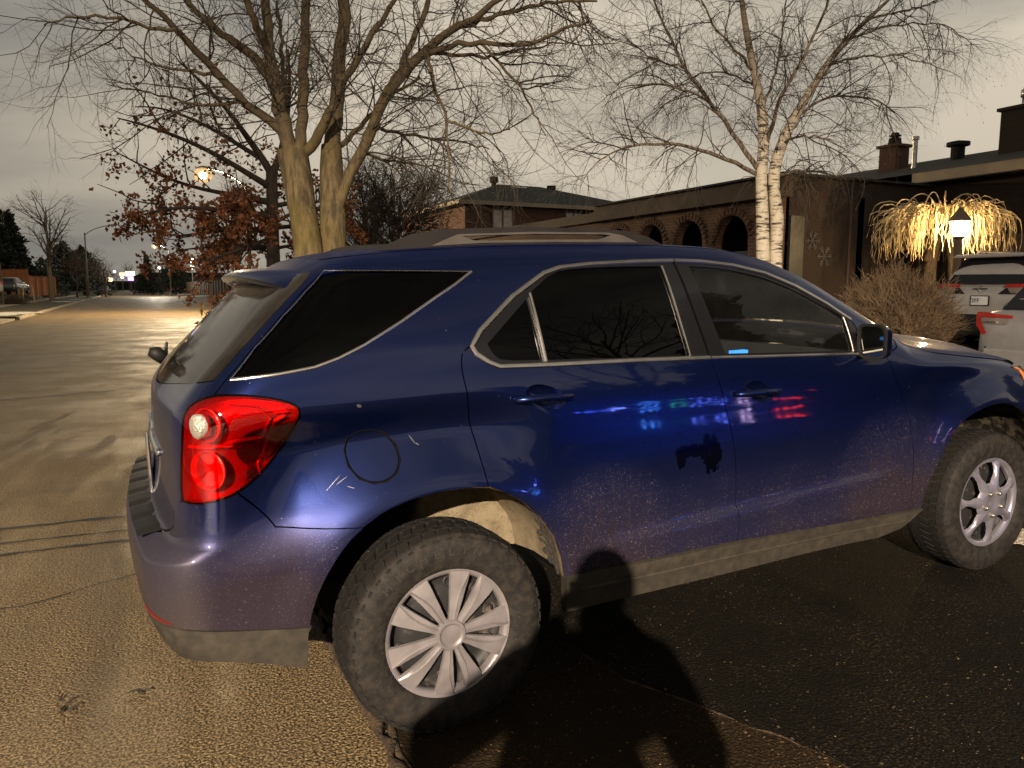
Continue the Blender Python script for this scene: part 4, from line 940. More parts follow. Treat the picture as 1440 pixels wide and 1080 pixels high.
# wet leaves and twigs flattened on the street
mb = MB()
def litter(name, px, label, n=26, r=.05):
    p = toground(*px); mb = MB()
    for k in range(n):
        a = random.uniform(0, 6.28); q = np.array([p[0]+random.gauss(0, r), p[1]+random.gauss(0, r), gz(p[0])+.006]); L = random.uniform(.01, .05)
        mb.tube([q, q+np.array([math.cos(a)*L*.5, math.sin(a)*L*.5, .004]), q+np.array([math.cos(a)*L, math.sin(a)*L, .001])], [.002, .004, .001], 4)
    return mb.build(name, mat('wet_litter', (.03, .022, .012), .7) if 'wet_litter' not in MATS else MATS['wet_litter'], label=label, cat='debris')
def toground(u, v):
    d = _fw+(u-720)/FPX*_rt-(v-540)/FPX*_up; t = -CAM[2]/d[2]; return CAM+t*d
litter('twig_litter', (95, 995), 'dark scrap of wet twigs flat on the asphalt in the lower left corner', 9, .022)
litter('leaf_litter', (195, 972), 'small dark brown scrap of leaf on the asphalt below the bumper', 4, .008)
# ------------------------------------------------------------------ houses, fences, lamps
def brick_material(name, c1, c2, mortar, scale=1.):
    s = NT(name); ob = s.n('ShaderNodeTexCoord').outputs['Object']; sp = s.n('ShaderNodeSeparateXYZ', {0: ob})
    u = s.math('ADD', sp.outputs['X'], sp.outputs['Y']); v = s.n('ShaderNodeCombineXYZ', {0: u, 1: sp.outputs['Z'], 2: 0.}).outputs[0]
    b = s.n('ShaderNodeTexBrick', {'Vector': v, 'Color1': (*c1, 1), 'Color2': (*c2, 1), 'Mortar': (*mortar, 1), 'Scale': scale, 'Mortar Size': .010, 'Brick Width': .235, 'Row Height': .078, 'Bias': 0.})
    n = s.noise(ob, 1.4, 5, .6); c = s.mix(s.math('MULTIPLY', s.ramp(n, .4, .7), .35), b.outputs['Color'], [q*.5 for q in c1])
    s.set(Base_Color=c, Roughness=.88); s.bump(b.outputs['Fac'], -.5, .008); return s.m
def board_material(name, c1, c2, w, axis='sum'):
    s = NT(name); ob = s.n('ShaderNodeTexCoord').outputs['Object']; sp = s.n('ShaderNodeSeparateXYZ', {0: ob})
    u = s.math('ADD', sp.outputs['X'], sp.outputs['Y']); k = s.math('DIVIDE', u, w)
    fl = s.n('ShaderNodeTexWhiteNoise', {'W': s.math('FLOOR', k)}, noise_dimensions='1D').outputs['Value']
    fr = s.math('FRACT', k); gap = s.math('MAXIMUM', s.ramp(fr, .06, .0), s.ramp(fr, .94, 1.))
    c = s.mix(fl, c1, c2); c = s.mix(s.math('MULTIPLY', s.noise(s.n('ShaderNodeMapping', {'Vector': ob, 'Scale': (8., 8., .7)}).outputs[0], 3, 5), .5), c, [q*.55 for q in c1])
    s.set(Base_Color=s.mix(s.math('MULTIPLY', gap, .85), c, (.01, .008, .006)), Roughness=.85); s.bump(gap, -.5, .01); return s.m
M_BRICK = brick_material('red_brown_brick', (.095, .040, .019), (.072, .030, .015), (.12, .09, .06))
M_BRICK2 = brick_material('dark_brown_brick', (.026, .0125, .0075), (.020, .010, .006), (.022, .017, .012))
M_BRICK3 = brick_material('orange_red_brick', (.105, .040, .020), (.08, .030, .016), (.10, .07, .05))
M_SHAKE = board_material('brown_wood_boards', (.085, .058, .038), (.058, .040, .027), .14)
M_CEDAR = board_material('cedar_boards', (.42, .145, .045), (.32, .105, .035), .15)
M_GREYFENCE = board_material('grey_fence_boards', (.15, .115, .085), (.11, .085, .062), .15)
M_ROOF = mat('dark_shingles', (.022, .020, .018), .9, var=.4, vscale=4, bump=.5, bscale=22)
M_ROOFG = mat('green_black_shingles', (.022, .032, .026), .9, var=.3, vscale=3, bump=.4, bscale=20)
M_FASCIA = mat('tan_fascia', (.30, .24, .17), .6, var=.12, vscale=2)
M_WINDARK = mat('dark_window_pane', (.012, .012, .014), .08, spec=.6)
M_PALEPANE = mat('pale_curtained_pane', (.42, .34, .30), .35, var=.2, vscale=6)
M_WHITEFR = mat('brown_window_frame', (.05, .035, .028), .5)
M_GREYDOOR = mat('grey_green_door', (.045, .048, .042), .45, var=.2, vscale=3)
M_FLAKE = mat('white_decal', (.08, .075, .07), .7)
M_METAL = mat('galvanised_flue', (.45, .44, .42), .35, .8, var=.2)
M_POLE = mat('grey_lamp_pole', (.17, .16, .145), .6, .3, var=.15)
M_POLEBLK = mat('dark_lamp_post', (.10, .075, .05), .55)
M_ASHTRUNK = None
def wall_sheet(outline, holes, x, thick, name, m, parent, sp=.5):
    """a wall facing -x, outlined in (y, z), with openings cut through"""
    V, T, loops = sheet(np.array(outline), [np.array(h) for h in holes], sp); n = len(V); mb = MB()
    mb.add(np.concatenate([np.c_[np.full(n, x), V], np.c_[np.full(n, x+thick), V]]), [tuple(t) for t in T]+[tuple(t[::-1]+n) for t in T])
    for l in loops:
        k = len(l); mb.add(np.concatenate([np.c_[np.full(k, x), l], np.c_[np.full(k, x+thick), l]]), [(i, (i+1) % k, k+(i+1) % k, k+i) for i in range(k)])
    return mb.build(name, m, parent)
HX, HC, GX = 12.2, 10.0, 17.25
H = empty('brick_bungalow', (HX, 14, gz(HX)), label='long brown brick bungalow with an arched porch, a boarded parapet and a dark garage wing', cat='house')
def P_(mb, *a, parent=None, **k):
    """build a part given in world metres under a thing's Empty"""
    o = mb.build(*a, **k); o.parent = parent; o.matrix_parent_inverse = Matrix.Translation(-parent.location) if parent.type == 'EMPTY' else o.parent.matrix_parent_inverse; return o
g0 = .38
def archp(yc, w, zt):
    r = w/2; zs = zt-r; return [(yc-r, g0+.05)]+[(yc+r*math.cos(t), zs+r*math.sin(t)) for t in np.linspace(math.pi, 0, 15)]+[(yc+r, g0+.05)]
arches = [archp(11.58, 1.22, 3.22), archp(13.2, 1.17, 3.22), archp(14.82, 1.10, 3.22), archp(16.45, 1.10, 3.22)]
def under(parent, o):
    """attach a part built in world coordinates"""
    o.parent = parent
    top = parent
    while top.parent: top = top.parent
    if parent is top: o.matrix_parent_inverse = Matrix.Translation(parent.location).inverted()
    return o
w = under(H, wall_sheet([(HC, g0), (30, g0), (30, 3.52), (HC, 3.52)], arches, HX, .28, 'arcade_wall', M_BRICK, None))
for a in arches:
    mb = MB(); c = np.array(a[1:-1]); n = len(c); yc = (c[0, 0]+c[-1, 0])/2; zs = c[0, 1]; r = (c[-1, 0]-c[0, 0])/2
    for t in np.linspace(0, math.pi, 17): mb.box((HX-.004, yc+(r+.10)*math.cos(t), zs+(r+.10)*math.sin(t)), (.05, .16, .075), M=Matrix.Rotation(t, 3, 'X'))
    under(H, mb.build('arch_surround', M_BRICK3, None))
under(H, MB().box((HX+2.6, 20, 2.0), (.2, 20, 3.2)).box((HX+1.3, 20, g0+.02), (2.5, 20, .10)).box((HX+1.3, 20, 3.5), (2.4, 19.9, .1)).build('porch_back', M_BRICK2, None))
under(H, MB().box((HX+2.47, 11.6, 1.55), (.06, .95, 2.15)).build('front_door', M_GREYDOOR, None))
under(H, MB().box((HX+2.47, 13.6, 1.9), (.05, 1.5, 1.2)).build('window', M_WINDARK, None))
# boarded parapet, leaning in slightly, with a cap
mb = MB(); V = []
for x, z in ((HX-.22, 3.50), (HX+.02, 3.98), (HX+.20, 3.98), (HX+.20, 3.50)): V += [(x, HC-.16, z), (x, 17.8, z)]
mb.add(V, [(0, 1, 3, 2), (2, 3, 5, 4), (4, 5, 7, 6), (6, 7, 1, 0), (0, 2, 4, 6), (1, 7, 5, 3)]); under(H, mb.build('parapet', M_SHAKE, None))
mb = MB(); V = []
for x, z in ((HX-.12, 3.50), (HX+.06, 3.82), (HX+.2, 3.82), (HX+.2, 3.50)): V += [(x, 17.81, z), (x, 30, z)]
mb.add(V, [(0, 1, 3, 2), (2, 3, 5, 4), (4, 5, 7, 6), (6, 7, 1, 0), (0, 2, 4, 6), (1, 7, 5, 3)]); under(H, mb.build('parapet', M_SHAKE, None, label='lower far stretch of boarded parapet'))
under(H, MB().box((HX+2.62, HC-.03, 4.00), (5.2, .3, .05)).box((HX+.02, 13.8, 4.005), (.22, 7.9, .05)).build('parapet_cap', M_ROOF, None))
under(H, MB().box((HX+4, 20, 3.6), (7.4, 19.6, .35)).build('flat_roof', M_ROOF, None))
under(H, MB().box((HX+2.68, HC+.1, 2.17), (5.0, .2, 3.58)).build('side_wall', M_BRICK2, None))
under(H, MB().box((HX+.52, HC-.02, 1.75), (.42, .05, 2.7)).build('side_light', M_GREYDOOR, None))
under(H, MB().box((HX+2.2, HC-.02, 2.2), (.07, .06, 3.5)).build('downpipe', M_WHITEFR, None))
# garage wing: wall, boarded soffit, tan fascia, low roof
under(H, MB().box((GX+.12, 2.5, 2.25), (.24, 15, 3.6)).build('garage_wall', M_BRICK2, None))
under(H, MB().box((GX-.01, 6.2, 1.6), (.05, 4.9, 2.2)).build('garage_door', mat('brown_garage_door', (.05, .036, .028), .6), None))
under(H, MB().box((GX-.46, 2.5, 4.19), (.03, 15.4, .24)).build('fascia', M_FASCIA, None))
under(H, MB().box((GX-.2, 2.5, 4.06), (.5, 15.3, .02)).build('soffit', M_WHITEFR, None))
mb = MB(); V = [(GX-.48, -5.2, 4.30), (GX-.48, 17., 4.30), (21.7, 17., 5.42), (21.7, -5.2, 5.42), (26, 17, 4.3), (26, -5.2, 4.3)]
mb.add(V, [(0, 1, 2, 3), (3, 2, 4, 5), (0, 3, 5), (1, 4, 2)]); under(H, mb.build('garage_roof', M_ROOF, None))
ch = under(H, MB().box((20, 13.3, 5.0), (.58, .58, 1.35)).box((20, 13.3, 5.70), (.72, .72, .08)).build('chimney', M_BRICK3, None))
c2 = MB().lathe([(.20, 5.74), (.17, 5.94), (.15, 5.96), (.0, 5.96)], 14, 'z', (20, 13.3, 0)).box((20, 13.3, 6.02), (.24, .24, .05)).box((20, 13.3, 6.08), (.16, .16, .06)).build('chimney_pot', M_ROOF, None); c2.parent = ch
c2 = under(H, MB().box((20, 9.45, 5.4), (.85, .8, 1.3)).box((20, 9.45, 6.05), (1., .95, .08)).build('chimney', M_BRICK2, None))
f = MB().lathe([(.13, 6.08), (.13, 6.34), (.17, 6.35), (.17, 6.52), (.12, 6.53), (.12, 6.58), (0, 6.58)], 16, 'z', (20, 9.45, 0)).build('metal_flue', M_METAL, None, smooth=True); f.parent = c2
under(H, MB().lathe([(.07, 4.6), (.07, 5.62), (.10, 5.63), (.10, 5.72), (.0, 5.73)], 12, 'z', (19.2, 12.0, 0)).build('vent_pipe', M_METAL, None))
under(H, MB().lathe([(.18, 4.9), (.18, 5.42), (.30, 5.44), (.30, 5.54), (.0, 5.6)], 12, 'z', (20.2, 11.4, 0)).build('roof_vent', M_ROOF, None))
def snowflake(cx, z, r, label):
    mb = MB()
    for k in range(6):
        a = k*math.pi/3; d = np.array([math.cos(a), 0, math.sin(a)]); c = np.array([cx, HC-.024, z])
        mb.tube([c, c+d*r], .012, 5)
        for t in (.5, .78):
            for s in (-1, 1):
                b = a+s*.9; e = np.array([math.cos(b), 0, math.sin(b)]); mb.tube([c+d*r*t, c+d*r*t+e*r*.32], .010, 5)
    mb.build('snowflake_decoration', M_FLAKE, label=label, cat='decoration', group='snowflakes on the brick wall')
snowflake(13.22, 2.55, .22, 'upper of two white snowflake decorations on the dark brick wall beside the birch')
snowflake(13.62, 2.20, .24, 'lower of two white snowflake decorations on the dark brick wall beside the birch')
# hipped brick house farther along the street
D2 = 40.
def hp(u, v, D=D2): return at(u, v, D)
a, b = hp(657, 300), hp(860, 300, 40); fx = at(700, 300, D2)[0]; gy0 = at(835, 300, 34)[1]
F2 = empty('hip_roof_house', (20, 39, gz(20)), label='two-storey red brick house with a dark green hipped roof seen over the car roof', cat='house')
X2, ya, yb = 14.5, 34.0, 44.0
ztop = 5.85
under(F2, MB().box((X2+5.5, (ya+yb)/2, 3.1), (11, yb-ya, 5.4)).build('wall', M_BRICK3, None))
mb = MB(); o = .55; rz = 7.5
V = [(X2-o, ya-o, ztop), (X2-o, yb+o, ztop), (X2+11+o, yb+o, ztop), (X2+11+o, ya-o, ztop), (X2+4.2, ya+5, rz), (X2+7, yb-5, rz)]
V += [(x, y, z-.16) for x, y, z in V[:4]]
mb.add(V, [(0, 4, 5, 1), (1, 5, 2), (2, 5, 4, 3), (3, 4, 0), (9, 8, 7, 6)]); rf = under(F2, mb.build('roof', M_ROOFG, None))
under(F2, MB().box((X2-o, (ya+yb)/2, ztop-.09), (.04, yb-ya+2*o, .2)).box((X2+5.5, ya-o, ztop-.09), (11+2*o, .04, .2)).build('eaves', M_FASCIA, None))
for (x, w_) in ((16.6, 1.25), (20.9, 1.1)):
    wf = under(F2, MB().box((x, ya-.03, 4.95), (w_, .08, 1.2)).build('window', M_WHITEFR, None))
    for s in (-1, 1): q = MB().box((x+s*w_*.235, ya-.075, 4.95), (w_*.38, .02, 1.05)).build('pane', M_PALEPANE, None); q.parent = wf
for (x, y, z, h, r) in ((X2+3.6, 38.3, 7.0, .8, .22), (X2+7.4, 38.3, 6.9, .6, .25)):
    q = MB().lathe([(r*.7, z), (r*.7, z+h*.55), (r*1.1, z+h*.6), (r*1.1, z+h), (0, z+h*1.05)], 12, 'z', (x, y, 0)).build('roof_vent', M_ROOF, None); q.parent = rf
q = MB().box((X2+5.2, 38.6, 7.28), (1.0, .8, .12)).build('skylight', M_METAL, None); q.parent = rf
# lamps
def light(parent, loc, watts, col, r=.1, name='lamp_light', aim=None, cone=50, blend=1.):
    ld = bpy.data.lights.new(name, 'SPOT' if aim is not None else 'POINT'); ld.energy = watts; ld.color = col; ld.shadow_soft_size = r
    o = bpy.data.objects.new(name, ld); COL.objects.link(o); o.location = loc
    if parent: o.parent = parent
    if aim is not None:   # a shielded street lamp: its light is thrown down on the road
        ld.spot_size = R(cone); ld.spot_blend = blend; o.rotation_euler = Vector(aim).to_track_quat('-Z', 'Y').to_euler()
    return o
M_LIT = mat('lit_street_lamp', (1, .9, .7), .4, emit=(1, .80, .50), estr=5)
M_LITW = mat('lit_white_lamp', (1, 1, .9), .4, emit=(1, .88, .66), estr=3)
def glow_shell():  # see-through shell drawn oversize to stand in for the lamp's glow
    s = NT('lamp_glow_shell'); s.t.nodes.remove(s.b); mx = s.n('ShaderNodeMixShader', {0: .55})
    s.t.links.new(s.n('ShaderNodeBsdfTransparent').outputs[0], mx.inputs[1]); s.t.links.new(s.n('ShaderNodeEmission', {'Color': (1, .60, .22, 1), 'Strength': 1.1}).outputs[0], mx.inputs[2])
    s.t.links.new(mx.outputs[0], s.out.inputs['Surface']); return s.m
M_GLOWSHELL = glow_shell()
M_UNLIT = mat('lamp_lens', (.35, .34, .31), .25)
def street_lamp(px, D, base_u, label, lit, col=(1, .78, .5), watts=0, hd=None, h=None, head=None, lens_r=.16, aim=None, cone=50):
    hp_ = at(*px, D) if head is None else np.array(head, float); bx = on_ground(base_u, D) if head is None else np.array([base_u[0], base_u[1], gz(base_u[0])])
    t = empty('street_lamp', tuple(bx), label=label, cat='street lamp', group='street lamps along the road')
    rel = hp_-bx; top = rel[2]-.9; dh = np.array([rel[0], rel[1]]); L = np.linalg.norm(dh); dh = dh/max(L, 1e-6)
    MB().tube([(0, 0, -.1), (0, 0, top*.5), (0, 0, top)], [.11, .09, .07], 12).lathe([(.17, -.05), (.17, .35), (.11, .42)], 14).build('pole', M_POLE, t, smooth=True)
    arm = [(dh[0]*L*k, dh[1]*L*k, top-.25+1.15*math.sin(k*math.pi/2)**.8) for k in np.linspace(0, 1, 10)]
    MB().tube(arm, [.045]*10, 8).build('arm', M_POLE, t, smooth=True)
    ang = math.atan2(dh[1], dh[0]); mb = MB(); mb.sphere((0, 0, .05), 1, 16, 8, (.36, .16, .09))
    hd_ = mb.build('lamp_head', M_POLE, t, smooth=True); hd_.location = (rel[0], rel[1], rel[2]); hd_.rotation_euler = (0, 0, ang)
    b = MB().sphere((0, 0, 0), 1, 16, 10, (lens_r*1.2, lens_r, .10 if lens_r < .2 else lens_r*.95)).build('lens', M_GLOWSHELL if lens_r > .2 else (lit if lit else M_UNLIT), hd_, smooth=True); b.location = (0, 0, -.05 if lens_r < .2 else -lens_r*.8)
    if lens_r > .2:
        q = MB().sphere((0, 0, 0), lens_r*.52, 14, 10).build('bulb', lit, b, smooth=True)
    if watts: light(t, (rel[0], rel[1], rel[2]-.35 if lens_r < .2 else rel[2]-lens_r*1.75-.16), watts, col, .10, aim=None if aim is None else np.array(aim)-hp_, cone=cone)
    return t
street_lamp((285, 237), 42., 352, 'lit street lamp shining through the brown-leaved oak by the big trunk', M_LIT, (1, .74, .42), TREE_LAMP_W, lens_r=.44)
street_lamp((217, 343), 117., 240, 'distant lit street lamp on a curved arm above the dark conifers', M_LITW, (1, .9, .72), FAR_LAMP_W, lens_r=.42)
street_lamp((159, 317), 89., 124, 'unlit street lamp on a tall grey pole between the bare trees on the left', None)
street_lamp(None, None, (-11.6, -17.6), 'lit street lamp across the road whose light throws the long shadow on the driveway', M_LIT, (1, .83, .66), KEY_W, head=(-9.8, -17.4, 8.55), aim=(-.9, -3.2, -1.0), cone=58)
def lantern_glass():
    s = NT('glowing_lantern_glass'); s.t.nodes.remove(s.b); mx = s.n('ShaderNodeMixShader', {0: .55})
    s.t.links.new(s.n('ShaderNodeBsdfTransparent').outputs[0], mx.inputs[1]); s.t.links.new(s.n('ShaderNodeEmission', {'Color': (1, .76, .40, 1), 'Strength': 24.}).outputs[0], mx.inputs[2])
    s.t.links.new(mx.outputs[0], s.out.inputs['Surface']); return s.m
# lantern on a post in front of the weeping tree
lp = at(1349, 322, 15.4); lb = np.array([lp[0], lp[1], gz(lp[0])]); hL = lp[2]-lb[2]
t = empty('garden_lantern', tuple(lb), label='lit garden lantern on a wooden post in front of the weeping tree', cat='lantern')
MB().box((0, 0, (hL-.2)/2), (.10, .10, hL-.2)).lathe([(.05, hL-.22), (.11, hL-.18), (.12, hL-.15), (0, hL-.15)], 12).build('post', M_POLEBLK, t)
MB().lathe([(.10, hL-.15), (.185, hL+.14), (.18, hL+.145), (.0, hL+.145)], 6).build('lantern_glass', lantern_glass(), t)
MB().lathe([(.22, hL+.15), (.12, hL+.30), (.07, hL+.36), (.03, hL+.42), (0, hL+.43)], 6).build('lantern_cap', M_POLEBLK, t)
mb = MB()
for k in range(6):
    a = k*math.pi/3; mb.tube([(.105*math.cos(a), .105*math.sin(a), hL-.15), (.19*math.cos(a), .19*math.sin(a), hL+.15)], .010, 5)
mb.build('lantern_frame', M_POLEBLK, t)
fw2 = np.array([-.75, -.6, 0])
light(t, (0, 0, hL), LANTERN_W, (1, .66, .30), .07)
# fences
def fence(name, p0, p1, h, m, label, z=None, post=2.4):
    p0, p1 = np.array(p0[:2]), np.array(p1[:2]); L = np.linalg.norm(p1-p0); d = (p1-p0)/L; ang = math.atan2(d[1], d[0]); c = (p0+p1)/2
    t = empty(name, (p0[0], p0[1], gz(p0[0]) if z is None else z), (0, 0, ang), label=label, cat='fence')
    MB().box((L/2, 0, h/2+.04), (L, .03, h)).build('board_panel', m, t)
    mb = MB(); mb.box((L/2, -.035, h*.25), (L, .04, .09)); mb.box((L/2, -.035, h*.85), (L, .04, .09)); mb.box((L/2, -.02, h+.06), (L, .12, .03)); mb.build('rail', m, t)
    for k in range(int(L/post)+1): MB().box((k*post, -.08, h/2+.06), (.11, .11, h+.14)).build('post', m, t)
    return t
a, b = at(-40, 395, 78), at(40, 395, 74); fence('cedar_fence', a, b, 2.35, M_CEDAR, 'orange cedar board fence behind the dark car at the left edge', z=.75)
b2 = at(78, 395, 84); fence('cedar_fence', b, b2, 1.9, M_CEDAR, 'dim end stretch of cedar fence beside the bare tree trunk', z=.55)
a, b = at(255, 400, 150), at(345, 400, 75); fence('grey_fence', a, b, 1.9, M_GREYFENCE, 'long weathered fence beyond the oak on the right of the street', z=.3, post=3)
a, b = at(212, 400, 190), at(258, 400, 165); fence('pale_fence', a, b, 2.2, M_GREYFENCE, 'distant fence behind the two conifers at the end of the street', z=.3, post=3)
# stakes round a sapling
p = on_ground(39, 66); p[2] = .1
t = empty('staked_sapling', tuple(p), label='slender sapling held by two wooden stakes on the left verge', cat='sapling')
MB().tube([(0, 0, 0), (.02, 0, 1.2), (0, .03, 2.4), (.05, 0, 3.6)], [.03, .025, .02, .008], 6).build('stem', mat('sapling_bark', (.07, .05, .035), .9), t)
M_STAKE = mat('pine_stake', (.36, .25, .12), .8, var=.2)
for s in (-1, 1): MB().tube([(s*.42, 0, -.05), (s*.33, 0, 1.5)], .05, 6).build('stake', M_STAKE, t)
MB().tube([(-.34, 0, 1.25), (0, .03, 1.22), (.34, 0, 1.25)], .02, 5).build('tie', mat('tree_tie', (.05, .04, .03), .8), t)
p = on_ground(26, 62); p[2] = .1
t = MB().box((0, 0, .6), (.14, .14, 1.3)).box((0, 0, 1.27), (.17, .17, .04)).build('marker_post', mat('grey_post', (.12, .09, .07), .8, var=.2), label='short dark wooden post on the left verge beside the staked sapling', cat='post'); t.location = tuple(p)
# ------------------------------------------------------------------ trees and plants
def bark(name, c1, c2, sc=6, green=None, fade=None):
    s = NT(name); ob = s.n('ShaderNodeTexCoord').outputs['Object']
    mp_ = s.n('ShaderNodeMapping', {'Vector': ob, 'Scale': (1., 1., .22)}).outputs[0]
    n = s.noise(mp_, sc*3, 6, .65); c = s.mix(s.ramp(n, .35, .65), c1, c2)
    if green: c = s.mix(s.math('MULTIPLY', s.ramp(s.noise(ob, 2.2, 4), .40, .62), .45), c, green)
    if fade: c = s.mix(s.ramp(s.n('ShaderNodeSeparateXYZ', {0: ob}).outputs['Z'], fade-.9, fade+.4, 0., .85), c, (.085, .060, .032))
    s.set(Base_Color=c, Roughness=.9); s.bump(n, .6, .02); return s.m
M_MAPLE = bark('maple_bark', (.060, .043, .020), (.190, .138, .062), 7, (.155, .115, .020), 3.3)
M_MAPLELIMB = bark('maple_limb_bark', (.055, .038, .020), (.15, .11, .056), 7, (.10, .075, .02))
M_MAPLETWIG = mat('maple_twig', (.048, .034, .021), .85, var=.3, vscale=3)
def birch_material():
    s = NT('birch_bark'); ob = s.n('ShaderNodeTexCoord').outputs['Object']; sp = s.n('ShaderNodeSeparateXYZ', {0: ob})
    band = s.noise(s.n('ShaderNodeMapping', {'Vector': ob, 'Scale': (2.5, 2.5, 13.)}).outputs[0], 1.9, 6, .7); n = s.noise(ob, 8, 4)
    c = s.mix(s.ramp(band, .50, .60), (.66, .57, .41), (.05, .035, .023)); c = s.mix(s.math('MULTIPLY', s.ramp(n, .5, .8), .4), c, (.32, .22, .12))
    c = s.mix(s.ramp(sp.outputs['Z'], 3.0, 5.2, 0., .8), c, (.12, .082, .048))
    s.set(Base_Color=c, Roughness=.75); s.bump(band, .35, .015); return s.m
M_BIRCH = birch_material()
M_BIRCHLIMB = bark('birch_limb_bark', (.06, .042, .028), (.30, .23, .15), 9)
M_BIRCHTWIG = mat('birch_twig', (.055, .038, .024), .85, var=.3, vscale=3)
M_OAK = bark('oak_bark', (.030, .021, .014), (.060, .042, .028), 6)
M_OAKLEAF = mat('brown_oak_leaf', (.30, .105, .035), .8, col2=(.13, .055, .024), vscale=5)
M_FARTWIG = mat('far_bare_twig', (.070, .052, .036), .9, var=.3, vscale=1)
M_REDTWIG = mat('reddish_bare_twig', (.085, .050, .034), .9, var=.3, vscale=1)
M_NEEDLE = mat('dark_needles', (.012, .017, .011), .9, var=.5, vscale=1.5)
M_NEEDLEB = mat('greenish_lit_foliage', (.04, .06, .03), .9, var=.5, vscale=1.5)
M_CANE = mat('weeping_cane', (.54, .42, .23), .75, var=.35, vscale=5)
M_KNOB = bark('knobbly_trunk', (.014, .010, .005), (.045, .030, .015), 9)
M_HEDGE = mat('dry_hedge_twig', (.24, .16, .09), .9, var=.45, vscale=2.5)
def spot(u, D): return on_ground(u, D) if not isinstance(u, tuple) else np.array([u[0], u[1], gz(u[0])])
class Branches:
    def __init__(s): s.v = []; s.f = []; s.k = 0; s.leaf = []; s.tips = []
    def tube(s, P, r, n):
        P = np.asarray(P); m = len(P); d = P[-1]-P[0]; d = d/max(np.linalg.norm(d), 1e-9)
        a = np.array([0, 0, 1.]) if abs(d[2]) < .8 else np.array([1., 0, 0]); u = np.cross(d, a); u /= np.linalg.norm(u); w = np.cross(d, u)
        th = np.arange(n)*2*math.pi/n; ring = np.cos(th)[:, None]*u+np.sin(th)[:, None]*w
        s.v.append((P[:, None, :]+np.asarray(r)[:, None, None]*ring[None]).reshape(-1, 3)); k = s.k
        for i in range(m-1):
            for j in range(n):
                j2 = (j+1) % n; s.f.append((k+i*n+j, k+i*n+j2, k+(i+1)*n+j2, k+(i+1)*n+j))
        s.k += m*n
    def mesh(s): return MB().add(np.concatenate(s.v), s.f) if s.v else MB()
def perp(d, rng):
    a = rng.normal(0, 1, 3); a -= d*(a@d); return a/max(np.linalg.norm(a), 1e-9)
def grow(B, P, r, lev, cfg, rng):
    """children along the polyline P"""
    if lev >= len(cfg): return
    c = cfg[lev]; L = np.linalg.norm(np.diff(P, axis=0), axis=1); tot = L.sum(); cum = np.concatenate([[0], np.cumsum(L)])/max(tot, 1e-9)
    n = rng.poisson(max(0, tot*c['den'])) if c.get('den') else c['n']
    for t in c.get('t0', .15)+(1-c.get('t0', .15))*rng.random(n):
        i = min(np.searchsorted(cum, t)-1, len(P)-2); i = max(i, 0); q = P[i]+(P[i+1]-P[i])*((t-cum[i])/max(cum[i+1]-cum[i], 1e-9))
        d = P[i+1]-P[i]; d /= max(np.linalg.norm(d), 1e-9); ang = math.radians(rng.uniform(*c['ang']))
        d2 = d*math.cos(ang)+perp(d, rng)*math.sin(ang); d2 = d2+np.array(c.get('bias', (0, 0, 0))); d2 /= np.linalg.norm(d2)
        ln = rng.uniform(*c['len'])*(1-c.get('fall', .45)*t); rr = min(c['r'], np.interp(t, cum, r)*.75)*rng.uniform(.7, 1.1)
        m = c.get('seg', 5); pts = [q]; g = c.get('grav', (0, 0))
        for k in range(m):
            d2 = d2+rng.normal(0, c.get('wob', .16), 3)+np.array([0, 0, g[0]+(g[1]-g[0])*k/m]); d2 /= np.linalg.norm(d2); pts.append(pts[-1]+d2*ln/m)
        pts = np.array(pts); rad = rr*np.linspace(1, c.get('tip', .35), m+1)
        if 'keep' in c and not c['keep'](pts[-1]): continue
        B.tube(pts, rad, c.get('sides', 3)); B.tips.append((lev, pts))
        grow(B, pts, rad, lev+1, cfg, rng)
def limb(pts, r, D0, n=14):
    """a traced limb: (u, v, depth offset) -> smooth world polyline with radii"""
    Q = np.array([at(p[0], p[1], D0+(p[2] if len(p) > 2 else 0)) for p in pts]); t = np.linspace(0, 1, len(Q)); tt = np.linspace(0, 1, n)
    S = np.stack([np.interp(tt, t, Q[:, i]) for i in range(3)], 1)
    for _ in range(2): S[1:-1] = (S[:-2]+2*S[1:-1]+S[2:])/4
    return S, np.interp(tt, np.linspace(0, 1, len(r)), r)
def leaf_cloud(name, centers, size, m, parent, rng):
    """many small folded leaves at the given points"""
    n = len(centers); C = np.asarray(centers); a = rng.normal(0, 1, (n, 3)); a /= np.linalg.norm(a, axis=1)[:, None]; b = rng.normal(0, 1, (n, 3)); b -= a*(a*b).sum(1)[:, None]; b /= np.linalg.norm(b, axis=1)[:, None]
    c = np.cross(a, b); s = size*rng.uniform(.6, 1.3, n)[:, None]
    V = np.stack([C, C+a*s*.5+b*s*.3+c*s*.1, C+a*s, C+a*s*.5-b*s*.3+c*s*.1], 1).reshape(-1, 3)
    return MB().add(V, [(4*i, 4*i+1, 4*i+2, 4*i+3) for i in range(n)]).build(name, m, parent, fixn=False)
